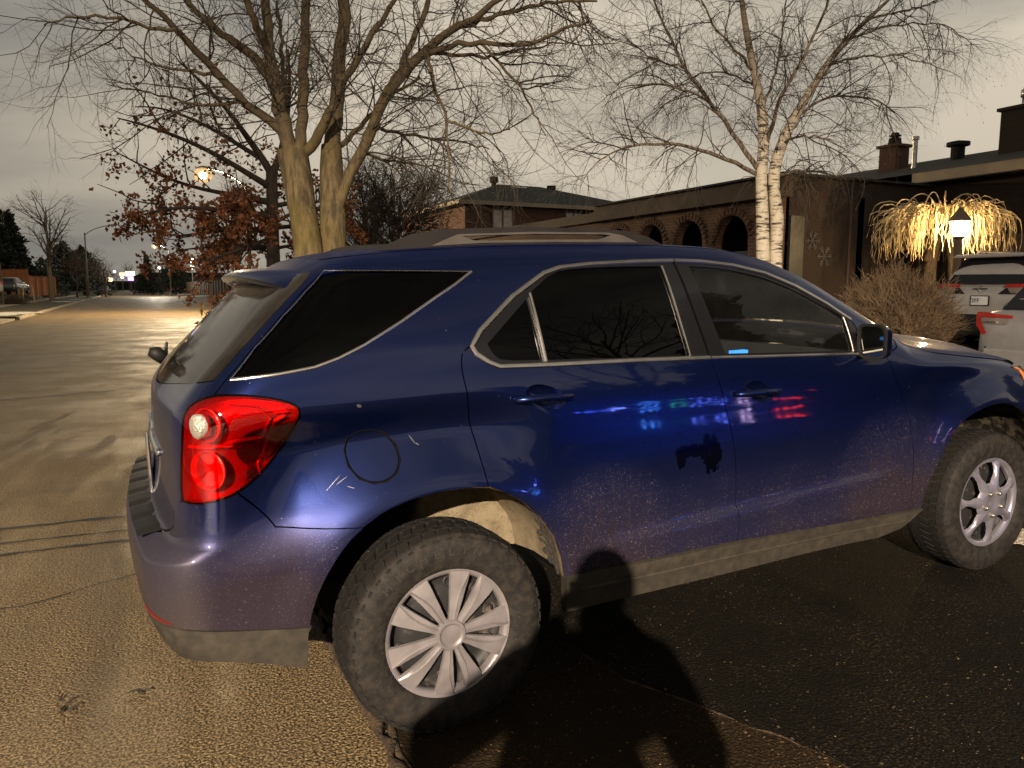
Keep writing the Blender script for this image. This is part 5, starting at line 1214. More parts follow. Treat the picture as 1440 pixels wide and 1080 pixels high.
# the big maple
rng = np.random.default_rng(11)
DM = 8.6; base = np.array(at(438, 403, DM)); base[2] = gz(base[0])
M = empty('bare_maple', tuple(base), label='big two-stemmed bare maple with yellowish bark behind the tail of the blue car', cat='tree')
TR = Branches(); TW = Branches()
gb = base.copy()
def stem_to_ground(pts, r, D0, gxy):
    S, R_ = limb(pts, r, D0, 18); g = np.array([gxy[0], gxy[1], gb[2]-.1]); k = 6
    lead = np.array([g+(S[0]-g)*t for t in np.linspace(0, 1, k)[:-1]]); rr = np.linspace(R_[0]*1.5, R_[0], k)[:-1]
    return np.concatenate([lead, S]), np.concatenate([rr, R_])
limbs = []
T1 = stem_to_ground([(434, 352), (427, 305), (418, 250), (411, 213)], [.160, .150, .165, .17], DM, base[:2]+np.array([-.10, -.05]))
T2 = stem_to_ground([(468, 352, .15), (468, 290, .15), (466, 235, .15), (466, 205, .15)], [.150, .142, .130, .113], DM, base[:2]+np.array([.12, .02]))
for S, R_ in (T1, T2): TR.tube(S, R_, 14)
px = 8.6/1079.
defs = [
 ([(411, 222), (398, 170), (388, 120), (381, 70), (374, 20, .2), (366, -60, .4)], [13, 12.5, 11, 9, 8, 6]),
 ([(386, 125), (370, 88), (345, 70, -.1), (320, 50, -.2), (290, 30, -.4), (255, -8, -.6), (225, -40, -.8)], [8, 7.5, 6.5, 6, 5, 4, 3]),
 ([(379, 75), (362, 40, -.3), (345, 0, -.5), (330, -50, -.8)], [7, 6, 5, 4]),
 ([(402, 190), (380, 172, -.1), (338, 142, -.4), (310, 110, -.6), (283, 78, -.9), (253, 42, -1.2), (213, 2, -1.5), (165, -30, -1.8)], [8, 7.5, 6.5, 6, 5.5, 4.5, 3.5, 2]),
 ([(420, 215), (425, 165), (426, 120), (429, 60, .3), (431, 0, .5), (432, -60, .6)], [9.5, 9, 8.5, 8, 7.5, 6]),
 ([(428, 215), (446, 196, -.1), (458, 175, -.2), (472, 135, -.3), (490, 105, -.4), (510, 68, -.5), (535, 30, -.6), (562, -10, -.8)], [9, 8.5, 7.5, 6.5, 6, 5, 4, 3]),
 ([(466, 210, .15), (468, 175, .2), (476, 121, .3), (480, 69, .4), (485, 0, .5), (488, -70, .5)], [14, 13, 12, 11, 10.5, 8]),
 ([(474, 300, .1), (488, 257, .1), (509, 203, 0), (534, 155, -.1), (557, 108, -.2), (584, 82, -.3), (620, 52, -.5), (662, 28, -.7), (700, 0, -.9), (740, -25, -1)], [9, 9.5, 9.5, 9, 8.5, 8, 6.5, 5.5, 4, 3]),
 ([(552, 118, -.2), (566, 92, 0), (582, 52, .2), (603, 0, .4), (615, -50, .5)], [6, 5.5, 5, 4.5, 3]),
 ([(478, 205, .2), (499, 187, .3), (516, 170, .5), (545, 135, .7), (590, 110, 1.)], [5, 4.5, 4, 3.5, 2]),
 ([(588, 80, -.3), (631, 66, -.6), (672, 58, -.9), (742, 66, -1.2), (794, 42, -1.5), (830, 30, -1.7)], [5, 4.2, 3.6, 3, 2.2, 1.2]),
 ([(598, 74, -.3), (650, 78, -.1), (700, 75, .2), (735, 70, .4), (790, 60, .6)], [3.5, 3, 2.5, 2, 1.2]),
 ([(603, 78, -.4), (608, 115, -.5), (627, 170, -.6), (631, 215, -.6), (634, 276, -.7)], [3.2, 2.8, 2.2, 1.4, .8]),
 ([(676, 60, -.5), (720, 110, -.8), (748, 150, -1.), (765, 190, -1.1)], [2.4, 2, 1.4, .8]),
 ([(640, 40, -.5), (700, 20, -.8), (770, 5, -1.), (840, 0, -1.3)], [4, 3.2, 2.4, 1.4]),
 ([(627, 168, -.6), (660, 182, -.7), (700, 190, -.9), (725, 160, -1.)], [2.2, 1.8, 1.2, .7]),
 ([(255, 44, -1.2), (215, 40, -1.4), (160, 25, -1.6), (100, 22, -1.8), (60, 35, -2)], [3, 2.5, 2, 1.4, .8]),
 ([(310, 112, -.6), (270, 100, -.5), (225, 95, -.3), (180, 75, 0), (150, 58, .1)], [3, 2.4, 1.8, 1.2, .8]),
 ([(338, 142, -.4), (290, 150, -.2), (240, 140, 0), (195, 125, .2), (150, 118, .3)], [3, 2.4, 1.8, 1.2, .8]),
 ([(400, 180, 0), (400, 120, .8), (395, 60, 1.4), (390, 0, 1.8)], [5, 4, 3.4, 2.5]),
 ([(520, 178, 0), (580, 190, .6), (640, 200, 1.), (690, 210, 1.2)], [3.4, 2.6, 1.8, 1]),
 ([(500, 215, 0), (545, 225, .4), (590, 232, .8), (640, 235, 1.)], [2.8, 2.2, 1.6, .9])]
cfgM = [dict(den=7.0, ang=(30, 75), len=(.7, 1.7), r=.0095, wob=.16, grav=(-.06, .10), seg=7, sides=4, t0=.12, bias=(0, -.05, .05)),
        dict(den=7.0, ang=(30, 70), len=(.35, .95), r=.0062, wob=.17, grav=(-.10, .14), seg=6, sides=3, t0=.15),
        dict(den=6.5, ang=(30, 65), len=(.14, .46), r=.0040, wob=.15, grav=(-.02, .16), seg=3, sides=3, t0=.2, tip=.6)]
LB = Branches()
for i, (p, r) in enumerate(defs):
    S, R_ = limb(p, np.array(r)*px*.86, DM, 16); S[1:] += rng.normal(0, .012, S[1:].shape)
    LB.tube(S, R_, 9); grow(TW, S, R_, 0, cfgM, rng)
under(M, TR.mesh().build('trunk', M_MAPLE, None, smooth=True, fixn=False)); under(M, LB.mesh().build('limbs', M_MAPLE, None, smooth=True, fixn=False)); under(M, TW.mesh().build('crown', M_MAPLETWIG, None, fixn=False))
# the birch
rng = np.random.default_rng(5); DB = 10.2; base = np.array(at(1084, 403, DB)); base[2] = gz(base[0])
Bt = empty('white_birch', tuple(base), label='white-barked birch with two stems and drooping bare twigs in front of the bungalow', cat='tree')
TR = Branches(); TW = Branches(); gb = base.copy(); px = DB/1079.
S, R_ = stem_to_ground([(1073, 362), (1072, 300), (1071, 262), (1069, 238), (1076, 215), (1074, 160), (1062, 105), (1053, 66), (1046, 25), (1038, -40)], [9.5*px, 9*px, 8*px, 8*px, 8*px, 7*px, 5.5*px, 5*px, 4*px, 3*px], DB, base[:2]+np.array([-.1, .03])); TR.tube(S, R_, 12); stems = [(S, R_)]
S, R_ = stem_to_ground([(1091, 362), (1092, 325), (1095, 298), (1086, 268), (1086, 232), (1108, 176), (1142, 124), (1162, 92), (1182, 62), (1222, 26), (1260, -10)], [9*px, 9*px, 10*px, 8.5*px, 8*px, 7*px, 5.6*px, 5*px, 4.2*px, 3*px, 2*px], DB, base[:2]+np.array([.1, -.04])); TR.tube(S, R_, 12); stems.append((S, R_))
defsB = [([(1066, 246), (1050, 238), (1028, 225, -.2), (986, 209, -.5), (950, 200, -.8), (918, 200, -1), (872, 206, -1.3), (835, 226, -1.5), (818, 262, -1.5)], [6, 5.6, 5, 4.2, 3.6, 3, 2.2, 1.4, .7]),
 ([(1066, 238), (1050, 215), (1028, 183, .2), (1000, 147, .4), (963, 96, .7), (936, 41, 1.), (918, 0, 1.1), (905, -40, 1.2)], [6.5, 6, 5.5, 4.8, 4, 3.2, 2.5, 2]),
 ([(1000, 147, .4), (975, 130, .2), (935, 118, 0), (890, 118, -.3), (850, 135, -.5)], [3.5, 3, 2.4, 1.6, .8]),
 ([(960, 95, .7), (930, 90, .9), (900, 70, 1.1), (870, 55, 1.2), (845, 60, 1.2)], [3, 2.4, 1.8, 1.2, .6]),
 ([(1078, 205), (1088, 165, -.3), (1097, 138, -.5), (1124, 92, -.8), (1147, 46, -1), (1166, 0, -1.2), (1180, -40, -1.3)], [5, 4.6, 4.2, 3.6, 3, 2.4, 1.8]),
 ([(1110, 172), (1140, 148, .2), (1170, 134, .5), (1220, 134, .8), (1262, 156, 1.), (1285, 190, 1.)], [4.2, 3.6, 3, 2.2, 1.3, .6]),
 ([(1162, 92), (1200, 80, -.3), (1245, 78, -.6), (1300, 85, -.8), (1350, 110, -.9)], [3.2, 2.6, 2, 1.3, .6]),
 ([(1184, 60), (1235, 40, .3), (1290, 30, .5), (1345, 40, .7), (1370, 70, .7)], [3, 2.4, 1.8, 1.2, .6]),
 ([(1060, 100), (1035, 70, -.4), (1005, 40, -.7), (985, 0, -.9), (975, -40, -1)], [3.5, 3, 2.4, 1.8, 1.2]),
 ([(1064, 120), (1030, 105, .5), (990, 100, .8), (950, 120, 1.), (920, 150, 1.)], [3, 2.4, 1.8, 1.2, .6]),
 ([(1090, 250, 0), (1112, 242, .2), (1136, 240, .5), (1165, 244, .7), (1190, 252, .8)], [4.5, 4, 3, 2, 1]),
 ([(1100, 200, 0), (1130, 190, -.5), (1165, 196, -.8), (1195, 215, -1)], [3, 2.4, 1.6, .8]),
 ([(1074, 150), (1095, 90, .5), (1100, 40, .8), (1108, -10, 1)], [3.6, 3, 2.4, 1.6]),
 ([(1222, 26), (1275, 15, .3), (1320, 0, .5)], [2.5, 1.8, 1])]
cfgB = [dict(den=9.5, ang=(30, 70), len=(.5, 1.35), r=.0085, wob=.14, grav=(.03, -.16), seg=7, sides=4, t0=.15),
        dict(den=9.0, ang=(25, 65), len=(.25, .8), r=.0048, wob=.15, grav=(-.02, -.26), seg=5, sides=3, t0=.12),
        dict(den=6.5, ang=(25, 60), len=(.12, .40), r=.0034, wob=.14, grav=(-.10, -.3), seg=3, sides=3, t0=.2, tip=.8)]
LB = Branches()
for i, (p, r) in enumerate(defsB):
    S, R_ = limb(p, np.array(r)*px*.58, DB, 16); S[1:] += rng.normal(0, .010, S[1:].shape); LB.tube(S, R_, 7)
    if i == 10:
        grow(TW, S, R_, 0, [dict(den=17, ang=(40, 90), len=(.5, .95), r=.010, wob=.2, grav=(-.25, -.45), seg=6, sides=4, t0=.1, bias=(0, 0, -.4)), dict(den=5, ang=(25, 60), len=(.12, .35), r=.006, wob=.2, grav=(-.2, -.2), seg=3, tip=.8)], rng)
    grow(TW, S, R_, 0, cfgB, rng)
for S, R_ in stems: grow(TW, S[8:], R_[8:], 0, cfgB, rng)
under(Bt, TR.mesh().build('trunk', M_BIRCH, None, smooth=True, fixn=False)); under(Bt, LB.mesh().build('limbs', M_BIRCHLIMB, None, smooth=True, fixn=False)); under(Bt, TW.mesh().build('crown', M_BIRCHTWIG, None, fixn=False))
buds = [p[-1] for l, p in TW.tips if l >= 1 and rng.random() < .10]
mb = MB()
for b in buds: mb.sphere(b, .0055, 4, 3, (1, 1, 1.6))
under(Bt, mb.build('bud', M_BIRCHTWIG, None, fixn=False, kind='stuff'))
# the oak that kept its brown leaves
rng = np.random.default_rng(21); DO = 15.5; base = np.array(at(384, 403, DO)); base[2] = gz(base[0]); gb = base.copy(); px = DO/1079.
O_ = empty('brown_leaved_oak', tuple(base), label='oak still carrying rust-brown leaves behind the big maple trunk', cat='tree')
TR = Branches(); TW = Branches()
S, R_ = stem_to_ground([(384, 350), (383, 300), (382, 243)], [9*px, 8*px, 8*px], DO, base[:2]); TR.tube(S, R_, 10); st = (S, R_)
defsO = [([(382, 245), (366, 218), (345, 190, -.5), (325, 160, -.8), (290, 120, -1.), (250, 85, -1.2)], [6, 5, 4, 3, 2, 1]),
 ([(383, 245), (396, 215), (402, 180, .5), (408, 130, .8), (405, 70, 1.)], [6, 5, 4, 3, 1.5]),
 ([(378, 262), (350, 245, -.5), (300, 214, -1), (250, 192, -1.5), (205, 176, -2), (165, 166, -2.2)], [5, 4, 3.2, 2.4, 1.6, .8]),
 ([(380, 285), (345, 276, .5), (300, 270, .8), (250, 258, 1.), (205, 236, 1.2), (160, 212, 1.2)], [5, 4, 3, 2.4, 1.6, .8]),
 ([(382, 305), (350, 298, -.5), (305, 295, -1), (260, 290, -1.4), (220, 295, -1.6), (182, 308, -1.8)], [4.5, 3.6, 3, 2.2, 1.4, .7]),
 ([(382, 325), (340, 322, .5), (290, 325, 1.), (250, 335, 1.2), (215, 322, 1.2)], [4, 3.2, 2.4, 1.6, .8]),
 ([(384, 290), (410, 285, .5), (440, 290, .8), (470, 300, 1)], [4, 3, 2, 1]),
 ([(384, 320), (415, 318, -.3), (440, 325, -.6)], [3.6, 2.6, 1.4]),
 ([(382, 335), (345, 348, -.6), (310, 360, -.9), (280, 368, -1.)], [3.6, 2.8, 1.8, .9]),
 ([(384, 345), (350, 352, .5), (320, 345, .9), (285, 348, 1.2), (250, 352, 1.4)], [3.6, 3, 2.4, 1.6, .8]),
 ([(383, 315), (410, 300, .4), (440, 290, .6), (455, 275, .8)], [3.4, 2.4, 1.6, .8]),
 ([(384, 350), (410, 345, .4), (430, 352, .6)], [3, 2, 1]),
 ([(370, 225), (330, 200, .8), (280, 170, 1.4), (225, 150, 1.8), (190, 150, 2)], [4, 3.2, 2.4, 1.5, .8])]
cfgO = [dict(den=3.4, ang=(30, 75), len=(.7, 1.9), r=.018, wob=.2, grav=(0, 0), seg=6, sides=4, t0=.1),
        dict(den=3.2, ang=(30, 75), len=(.3, .9), r=.008, wob=.22, grav=(0, 0), seg=4, sides=3), dict(den=2.6, ang=(30, 70), len=(.15, .4), r=.005, wob=.2, seg=2, sides=3)]
for p, r in defsO:
    S, R_ = limb(p, np.array(r)*px, DO, 12); TR.tube(S, R_, 7); grow(TW, S, R_, 0, cfgO, rng)
grow(TW, st[0][9:], st[1][9:], 0, cfgO, rng)
under(O_, TR.mesh().build('trunk', M_OAK, None, smooth=True, fixn=False)); under(O_, TW.mesh().build('crown', M_OAK, None, fixn=False))
lc = []
for l, p in TW.tips:
    z = p[-1][2]; k = (28 if p[0][0] > -.6 else 14) if z < 3.2 else (9 if z < 4.3 else (1.6 if z < 6 else .10))
    for _ in range(rng.poisson(k*.95)): lc.append(p[0]+(p[-1]-p[0])*rng.uniform(.25, 1.05)+rng.normal(0, .05, 3))
under(O_, leaf_cloud('leaves', lc, .105, M_OAKLEAF, None, rng))
# generic distant bare trees
def bare_tree(u, D, h, spread, label, cat='tree', m=M_FARTWIG, seed=0, forks=5, r0=None, zb=None, trunk_h=.28, mat_t=None, group=None, name='bare_tree', den=1., up=.25):
    rng = np.random.default_rng(seed); b = spot(u, D)
    if zb is not None: b[2] = zb
    t = empty(name, tuple(b), label=label, cat=cat, group=group); r0 = r0 or h*.016; TR = Branches(); TW = Branches()
    n = 8; P = np.array([(rng.normal(0, .01*h)*k/n, rng.normal(0, .01*h)*k/n, h*.75*k/n) for k in range(n+1)]); P[0] = (0, 0, -.1); TR.tube(P, r0*np.linspace(1.2, .25, n+1), 8)
    c = [dict(den=forks*1.5/h, ang=(25, 60), len=(spread*.55, spread*.95), r=r0*.5, wob=.12, grav=(.02, .06), seg=7, sides=5, t0=trunk_h/.75, fall=.35, bias=(0, 0, up)),
         dict(den=den*9/spread, ang=(25, 60), len=(spread*.22, spread*.5), r=r0*.2, wob=.16, grav=(0, .05), seg=5, sides=3, t0=.15),
         dict(den=den*16/spread, ang=(25, 60), len=(spread*.10, spread*.26), r=r0*.10, wob=.18, seg=3, sides=3, t0=.15, tip=.6)]
    grow(TW, P, r0*np.linspace(1.2, .25, n+1), 0, c, rng)
    TR.mesh().build('trunk', mat_t or m, t, smooth=True, fixn=False); TW.mesh().build('crown', m, t, fixn=False); return t
G1 = 'bare trees along the street'
bare_tree(72, 74, 11.5, 6.2, 'bare street tree with a pale straight trunk beside the cedar fence', seed=3, zb=.1, forks=11, r0=.21, group=G1, mat_t=bark('pale_bark', (.10, .08, .05), (.17, .13, .08)))
bare_tree(122, 92, 6.6, 4.6, 'low reddish bare tree in front of the unlit street lamp', m=M_REDTWIG, seed=4, zb=.1, forks=14, group=G1, trunk_h=.2)
bare_tree(108, 100, 6.2, 4.6, 'reddish bare tree left of the unlit lamp pole, behind a thin trunk', m=M_REDTWIG, seed=6, zb=.1, forks=13, group=G1, trunk_h=.2)
bare_tree(148, 112, 6.4, 4.8, 'spreading bare tree leaning over the street, rightmost on the left side', m=M_REDTWIG, seed=8, zb=.1, forks=14, group=G1, trunk_h=.18)
bare_tree(2, 60, 8.5, 4., 'thin bare tree at the left edge behind the light van', seed=9, zb=.1, forks=9, r0=.1, group=G1)
bare_tree(212, 175, 7, 5, 'small pale bare tree in front of the left conifer at the end of the street', seed=12, zb=.1, forks=10, group=G1)
bare_tree(296, 62, 6.6, 4.4, 'fine-twigged bare tree at the foot of the oak crown beside the grey fence', seed=13, zb=.3, forks=16, group=G1, trunk_h=.22, den=1.4)
bare_tree(335, 38, 7.5, 3.6, 'dark slim bare tree just left of the oak trunk', seed=14, zb=.2, forks=11, m=M_OAK, group=G1, r0=.14)
bare_tree(322, 85, 7.5, 4.4, 'twiggy bare tree behind the grey fence on the right of the street', seed=15, zb=.3, forks=15, group=G1, den=1.2)
bare_tree(182, 260, 9, 6, 'hazy bare tree far off left of the conifers', seed=16, zb=.2, forks=12, group=G1)
bare_tree(165, 280, 8, 6, 'hazy bare tree far off above the shop lights', seed=17, zb=.2, forks=12, group=G1)
bare_tree(562, 21, 4.9, 3.0, 'dense thorny bare tree behind the right maple stem and left of the hipped house', seed=18, zb=.2, forks=26, m=M_OAK, group=G1, den=2.4, r0=.09, trunk_h=.12, up=.1)
bare_tree(515, 24, 5.2, 3.2, 'dense dark bare tree seen between the maple stem and the roof rail', seed=19, zb=.2, forks=24, m=M_OAK, group=G1, den=2.0, r0=.09, trunk_h=.12, up=.1)
# conifers: whorled drooping boughs carrying needle tufts
def conifer(u, D, h, w, label, seed, zb=.1, m=M_NEEDLE, shape=1., bare=.12, dens=1.):
    rng = np.random.default_rng(seed); b = spot(u, D); b[2] = zb; t = empty('conifer', tuple(b), label=label, cat='tree', group='conifers')
    TR = Branches(); TR.tube(np.array([(0, 0, -.1), (0, 0, h*.5), (0, 0, h*.97)]), [h*.022, h*.014, .01], 7); C = []
    nl = int(h*5*dens)
    for k in range(nl):
        q = bare+(1-bare)*(k+rng.random())/nl; rad = w*(1-((q-bare)/(1-bare))**shape)*rng.uniform(.55, 1.1)+.12
        for a in rng.random(6)*6.283:
            e = np.array([math.cos(a)*rad, math.sin(a)*rad, h*q-rad*.22]); s0 = np.array([0, 0, h*q]); TR.tube(np.array([s0, (s0+e)/2+[0, 0, rad*.06], e]), [.03, .02, .006], 3)
            n = int(26*rad/w*dens)+6; f = rng.random(n)**.6; pts = s0+(e-s0)*f[:, None]+rng.normal(0, 1, (n, 3))*(.05+.10*rad*f)[:, None]; C.append(pts)
    TR.mesh().build('trunk', M_OAK, t, fixn=False); C = np.concatenate(C); leaf_cloud('needles', C, h*.055, m, t, rng); return t
conifer(208, 150, 7.4, 2.9, 'pointed dark conifer at the end of the street, left of the pair', 1, shape=.9)
conifer(247, 140, 7.2, 3.6, 'broad dark conifer at the end of the street, right of the pair', 2, shape=1.8, bare=.2)
conifer(20, 96, 10.2, 3.6, 'tall dark spruce above the cedar fence at the left edge', 3, zb=.3)
conifer(-8, 92, 12.5, 4.0, 'large dark spruce cut by the left edge of the picture', 4, zb=.3)
conifer(92, 118, 8.2, 4.6, 'wide dark pine behind the bare street tree and left of the lamp pole', 5, shape=2.4, bare=.2)
conifer(118, 122, 7.6, 4.2, 'dark pine crown right behind the unlit street lamp', 6, shape=2.4, bare=.22)
conifer(60, 100, 5.0, 3.0, 'greenish round shrub lit from behind beyond the cedar fence', 7, shape=3, bare=.05, m=M_NEEDLEB)
# weeping tree by the lantern
rng = np.random.default_rng(31); DW = 16.9; c = at(1327, 300, DW); base = np.array([c[0], c[1], gz(c[0])])
Wp = empty('weeping_tree', tuple(base), label='small weeping tree with an umbrella of bare tan canes lit by the lantern', cat='tree')
top = c[2]-base[2]; TR = Branches()
for du, rr in ((-.24, .13), (.28, .075)):
    P = np.array([(du*1.1, 0, -.1), (du, .03, top*.35), (du*.9, 0, top*.6), (du*.5, 0, top*.85), (0, 0, top)]); P = P @ np.array([[_rt[0], _rt[1], 0], [_rt[1], -_rt[0], 0], [0, 0, 1]]); TR.tube(P, [rr*1.2, rr, rr, rr*.9, rr*.8], 10)
mbk = TR.mesh()
for k in range(12): mbk.sphere((rng.normal(-.24*_rt[0], .05), rng.normal(-.24*_rt[1], .05), top*rng.uniform(.45, .85)), rng.uniform(.06, .11), 8, 6, (1, 1, 1.3))
mbk.build('trunk', M_KNOB, Wp, smooth=True, fixn=False)
TW = Branches()
for k in range(430):
    a = rng.uniform(0, 6.283); R1 = 1.16*math.sqrt(rng.uniform(.12, 1)); dr = np.array([math.cos(a), math.sin(a), 0]); rise = rng.uniform(.05, .42)*(1.2 if rng.random() < .15 else .8)
    s0 = dr*rng.uniform(.0, .35)+np.array([0, 0, top-.12+rng.uniform(-.12, .1)]); P = []
    drop = rng.uniform(.55, 1.25)*(.40+.60*R1/1.16)
    for q in np.linspace(0, 1, 11):
        rr = R1*(1-(1-min(q*1.6, 1))**2.0); z = rise*math.sin(min(q*2.2, 1)*math.pi*.5)-drop*max(0, q-.28)**1.35*1.45
        P.append(s0+dr*rr+np.array([0, 0, z])+rng.normal(0, .018, 3))
    TW.tube(np.array(P), np.linspace(.015, .006, 11), 4)
    if rng.random() < .6: grow(TW, np.array(P)[4:], np.linspace(.01, .006, 7), 0, [dict(n=2, ang=(20, 50), len=(.15, .4), r=.006, grav=(-.2, -.4), seg=3, wob=.15, tip=.7)], rng)
for k in range(7):
    a = rng.uniform(0, 6.283); dr = np.array([math.cos(a), math.sin(a), 0]); P = [np.array([0, 0, top-.05])+dr*q*1.1+np.array([0, 0, .62*math.sin(q*math.pi)-.3*q]) for q in np.linspace(0, 1, 12)]; TW.tube(np.array(P), np.linspace(.014, .007, 12), 4)
TW.mesh().build('crown', M_CANE, Wp, fixn=False)
# clipped dry hedge bush beside the garage
def twig_bush(name, u, D, w, h, label, seed, m, n=2600, cat='bush'):
    rng = np.random.default_rng(seed); b = on_ground(u, D); t = empty(name, tuple(b), label=label, cat=cat); TW = Branches()
    for k in range(n):
        a = rng.uniform(0, 6.283); el = math.asin(rng.uniform(0, 1)); rr = rng.uniform(.62, 1.0)
        d = np.array([math.cos(a)*math.cos(el), math.sin(a)*math.cos(el), math.sin(el)]); lump = 1+.10*math.sin(3*a+seed)+.07*math.sin(5*el+2*a)
        q = d*np.array([w, w, h])*rr*lump; q[2] = max(q[2], .02); g = d+rng.normal(0, .55, 3); g[2] += .35; g /= np.linalg.norm(g); L = rng.uniform(.10, .30)
        q2 = q+g*L*.5+rng.normal(0, .015, 3); TW.tube(np.array([q-g*L*.6, q, q2, q+g*L+rng.normal(0, .03, 3)]), [.005, .0048, .004, .0025], 3)
    for k in range(60):
        a = rng.uniform(0, 6.283); TW.tube(np.array([(0, 0, 0), (math.cos(a)*w*.3, math.sin(a)*w*.3, h*.35), (math.cos(a)*w*.7, math.sin(a)*w*.7, h*rng.uniform(.4, .8))]), [.018, .012, .006], 4)
    TW.mesh().build('twigs', m, t, fixn=False)
    C = rng.normal(0, 1, (900, 3)); C /= np.linalg.norm(C, axis=1)[:, None]; C = C*np.array([w, w, h])*rng.uniform(.3, .8, (900, 1)); C = C[C[:, 2] > 0]
    leaf_cloud('inner_leaves', C, .16, m, t, rng); return t
twig_bush('hedge_bush', 1262, 13.2, .98, 1.38, 'clipped bare brown hedge bush in front of the dark garage wall', 41, M_HEDGE, 5200)
twig_bush('small_bush', 1330, 16.0, .45, .95, 'small dry bush at the foot of the weeping tree beside the white car', 42, M_HEDGE, 900)
twig_bush('low_hedge', 205, 165, 2.6, 1.1, 'low dark hedge under the left conifer at the end of the street', 43, M_OAK, 700, 'hedge')
twig_bush('round_shrub', 18, 61, 1.0, .8, 'dark round shrub in front of the dark parked car at the left edge', 44, M_OAK, 900)
def tall_grass(u, v, label):
    p = toground(u, v); rng = np.random.default_rng(9); t = empty('dry_grass_tuft', (p[0], p[1], .05), label=label, cat='plant'); TW = Branches()
    for k in range(40):
        a = rng.uniform(0, 6.28); d = np.array([math.cos(a)*.12, math.sin(a)*.12, rng.uniform(.4, .9)]); TW.tube(np.array([d*0, d*.5, d+[math.cos(a)*.1, math.sin(a)*.1, 0]]), [.008, .006, .002], 3)
    TW.mesh().build('blades', M_CANE, t, fixn=False)
tall_grass(284, 447, 'dry tuft of tan grass at the kerb seen over the car tailgate')
# ------------------------------------------------------------------ other vehicles
def simple_car(name, loc, rz, label, cat, P, paint, group=None):
    """hatchback or wagon: P gives stations along x (0 = tail)"""
    t = empty(name, tuple(loc), (0, 0, rz), label=label, cat=cat, group=group)
    def secs(st, e=.32):
        V = []; n = 32; th = np.arange(n)*2*math.pi/n
        for x, hw, zb, zt, tw in st:
            cy = np.sign(np.cos(th))*np.abs(np.cos(th))**e; cz = np.sign(np.sin(th))*np.abs(np.sin(th))**e
            k = (cz+1)/2; V.append(np.stack([np.full(n, x), hw*cy*(1+(tw-1)*k), zb+(zt-zb)*k], 1))
        m = len(st); return MB().add(np.concatenate(V), [(i*n+j, i*n+(j+1) % n, (i+1)*n+(j+1) % n, (i+1)*n+j) for i in range(m-1) for j in range(n)]+[tuple(range(n)), tuple((m-1)*n+j for j in range(n))])
    secs(P['body']).build('body', paint, t, smooth=True)
    secs(P['cabin'], .40).build('roof', paint, t, smooth=True)
    def quad_glass(nm, pts, m=M_WINDARK): return MB().add(pts, [tuple(range(len(pts)))]).build(nm, m, t)
    for nm, pts in P['glass']:
        a = np.array(pts); c = a.mean(0); 
        nrm = np.cross(a[1]-a[0], a[2]-a[0]); nrm /= np.linalg.norm(nrm)
        MB().add(np.concatenate([a+nrm*.012, a-nrm*.012]), [tuple(range(len(a))), tuple(range(2*len(a)-1, len(a)-1, -1))]+[(i, (i+1) % len(a), len(a)+(i+1) % len(a), len(a)+i) for i in range(len(a))]).build(nm, M_WINDARK, t)
    for x in P['wheels']:
        for s in (-1, 1):
            w = MB().lathe([(.20, -.1), (.33, -.11), (.345, -.08), (.345, .08), (.33, .11), (.20, .1)], 36, 'y').build('tyre', M_TYRE, None, smooth=True); w.parent = t; w.location = (x, s*P['track'], .345)
            r = MB().lathe([(.21, .09*s), (.205, .07*s), (.08, .085*s), (0, .085*s)], 24, 'y').build('rim', M_HUB, None, smooth=True); r.parent = w
    return t
M_WHITEP = mat('white_car_paint', (.34, .325, .305), .32, .1, coat=.8, var=.06)
M_SILVERP = mat('silver_car_paint', (.30, .285, .275), .34, .3, coat=.8, var=.06)
M_NAVYP = mat('dark_car_paint', (.012, .013, .016), .25, coat=.9)
M_TAILRED = mat('tail_lamp_red', (.34, .014, .010), .22, coat=.7, emit=(1, .03, .02), estr=.02)
M_TAILCLR = mat('tail_lamp_clear', (.35, .30, .28), .15, .5)
SUV = dict(body=[(.02, .70, .42, .78, .98), (.05, .85, .36, 1.0, .985), (.14, .905, .30, 1.12, .96), (.6, .925, .26, 1.16, .95), (1.6, .925, .24, 1.13, .95), (2.9, .92, .24, 1.08, .94), (3.6, .91, .26, 1.05, .92), (4.2, .86, .30, .95, .92), (4.5, .74, .36, .82, .92), (4.58, .5, .42, .72, .92)],
  cabin=[(.20, .80, .95, 1.36, .86), (.42, .80, .95, 1.62, .80), (.70, .80, .95, 1.685, .78), (1.6, .80, .95, 1.70, .78), (2.4, .80, .95, 1.66, .77), (2.9, .80, .95, 1.42, .80), (3.35, .80, .95, 1.10, .86)],
  glass=[('rear_window', [(.125, -.68, 1.14), (.125, .68, 1.14), (.30, .60, 1.46), (.37, .55, 1.565), (.37, -.55, 1.565), (.30, -.60, 1.46)])]+[('side_window', [(.55, s*.79, 1.17), (2.95, s*.79, 1.14), (2.55, s*.685, 1.52), (1.6, s*.66, 1.58), (.8, s*.66, 1.56), (.5, s*.72, 1.38)]) for s in (-1, 1)],
  wheels=(.85, 3.53), track=.80)
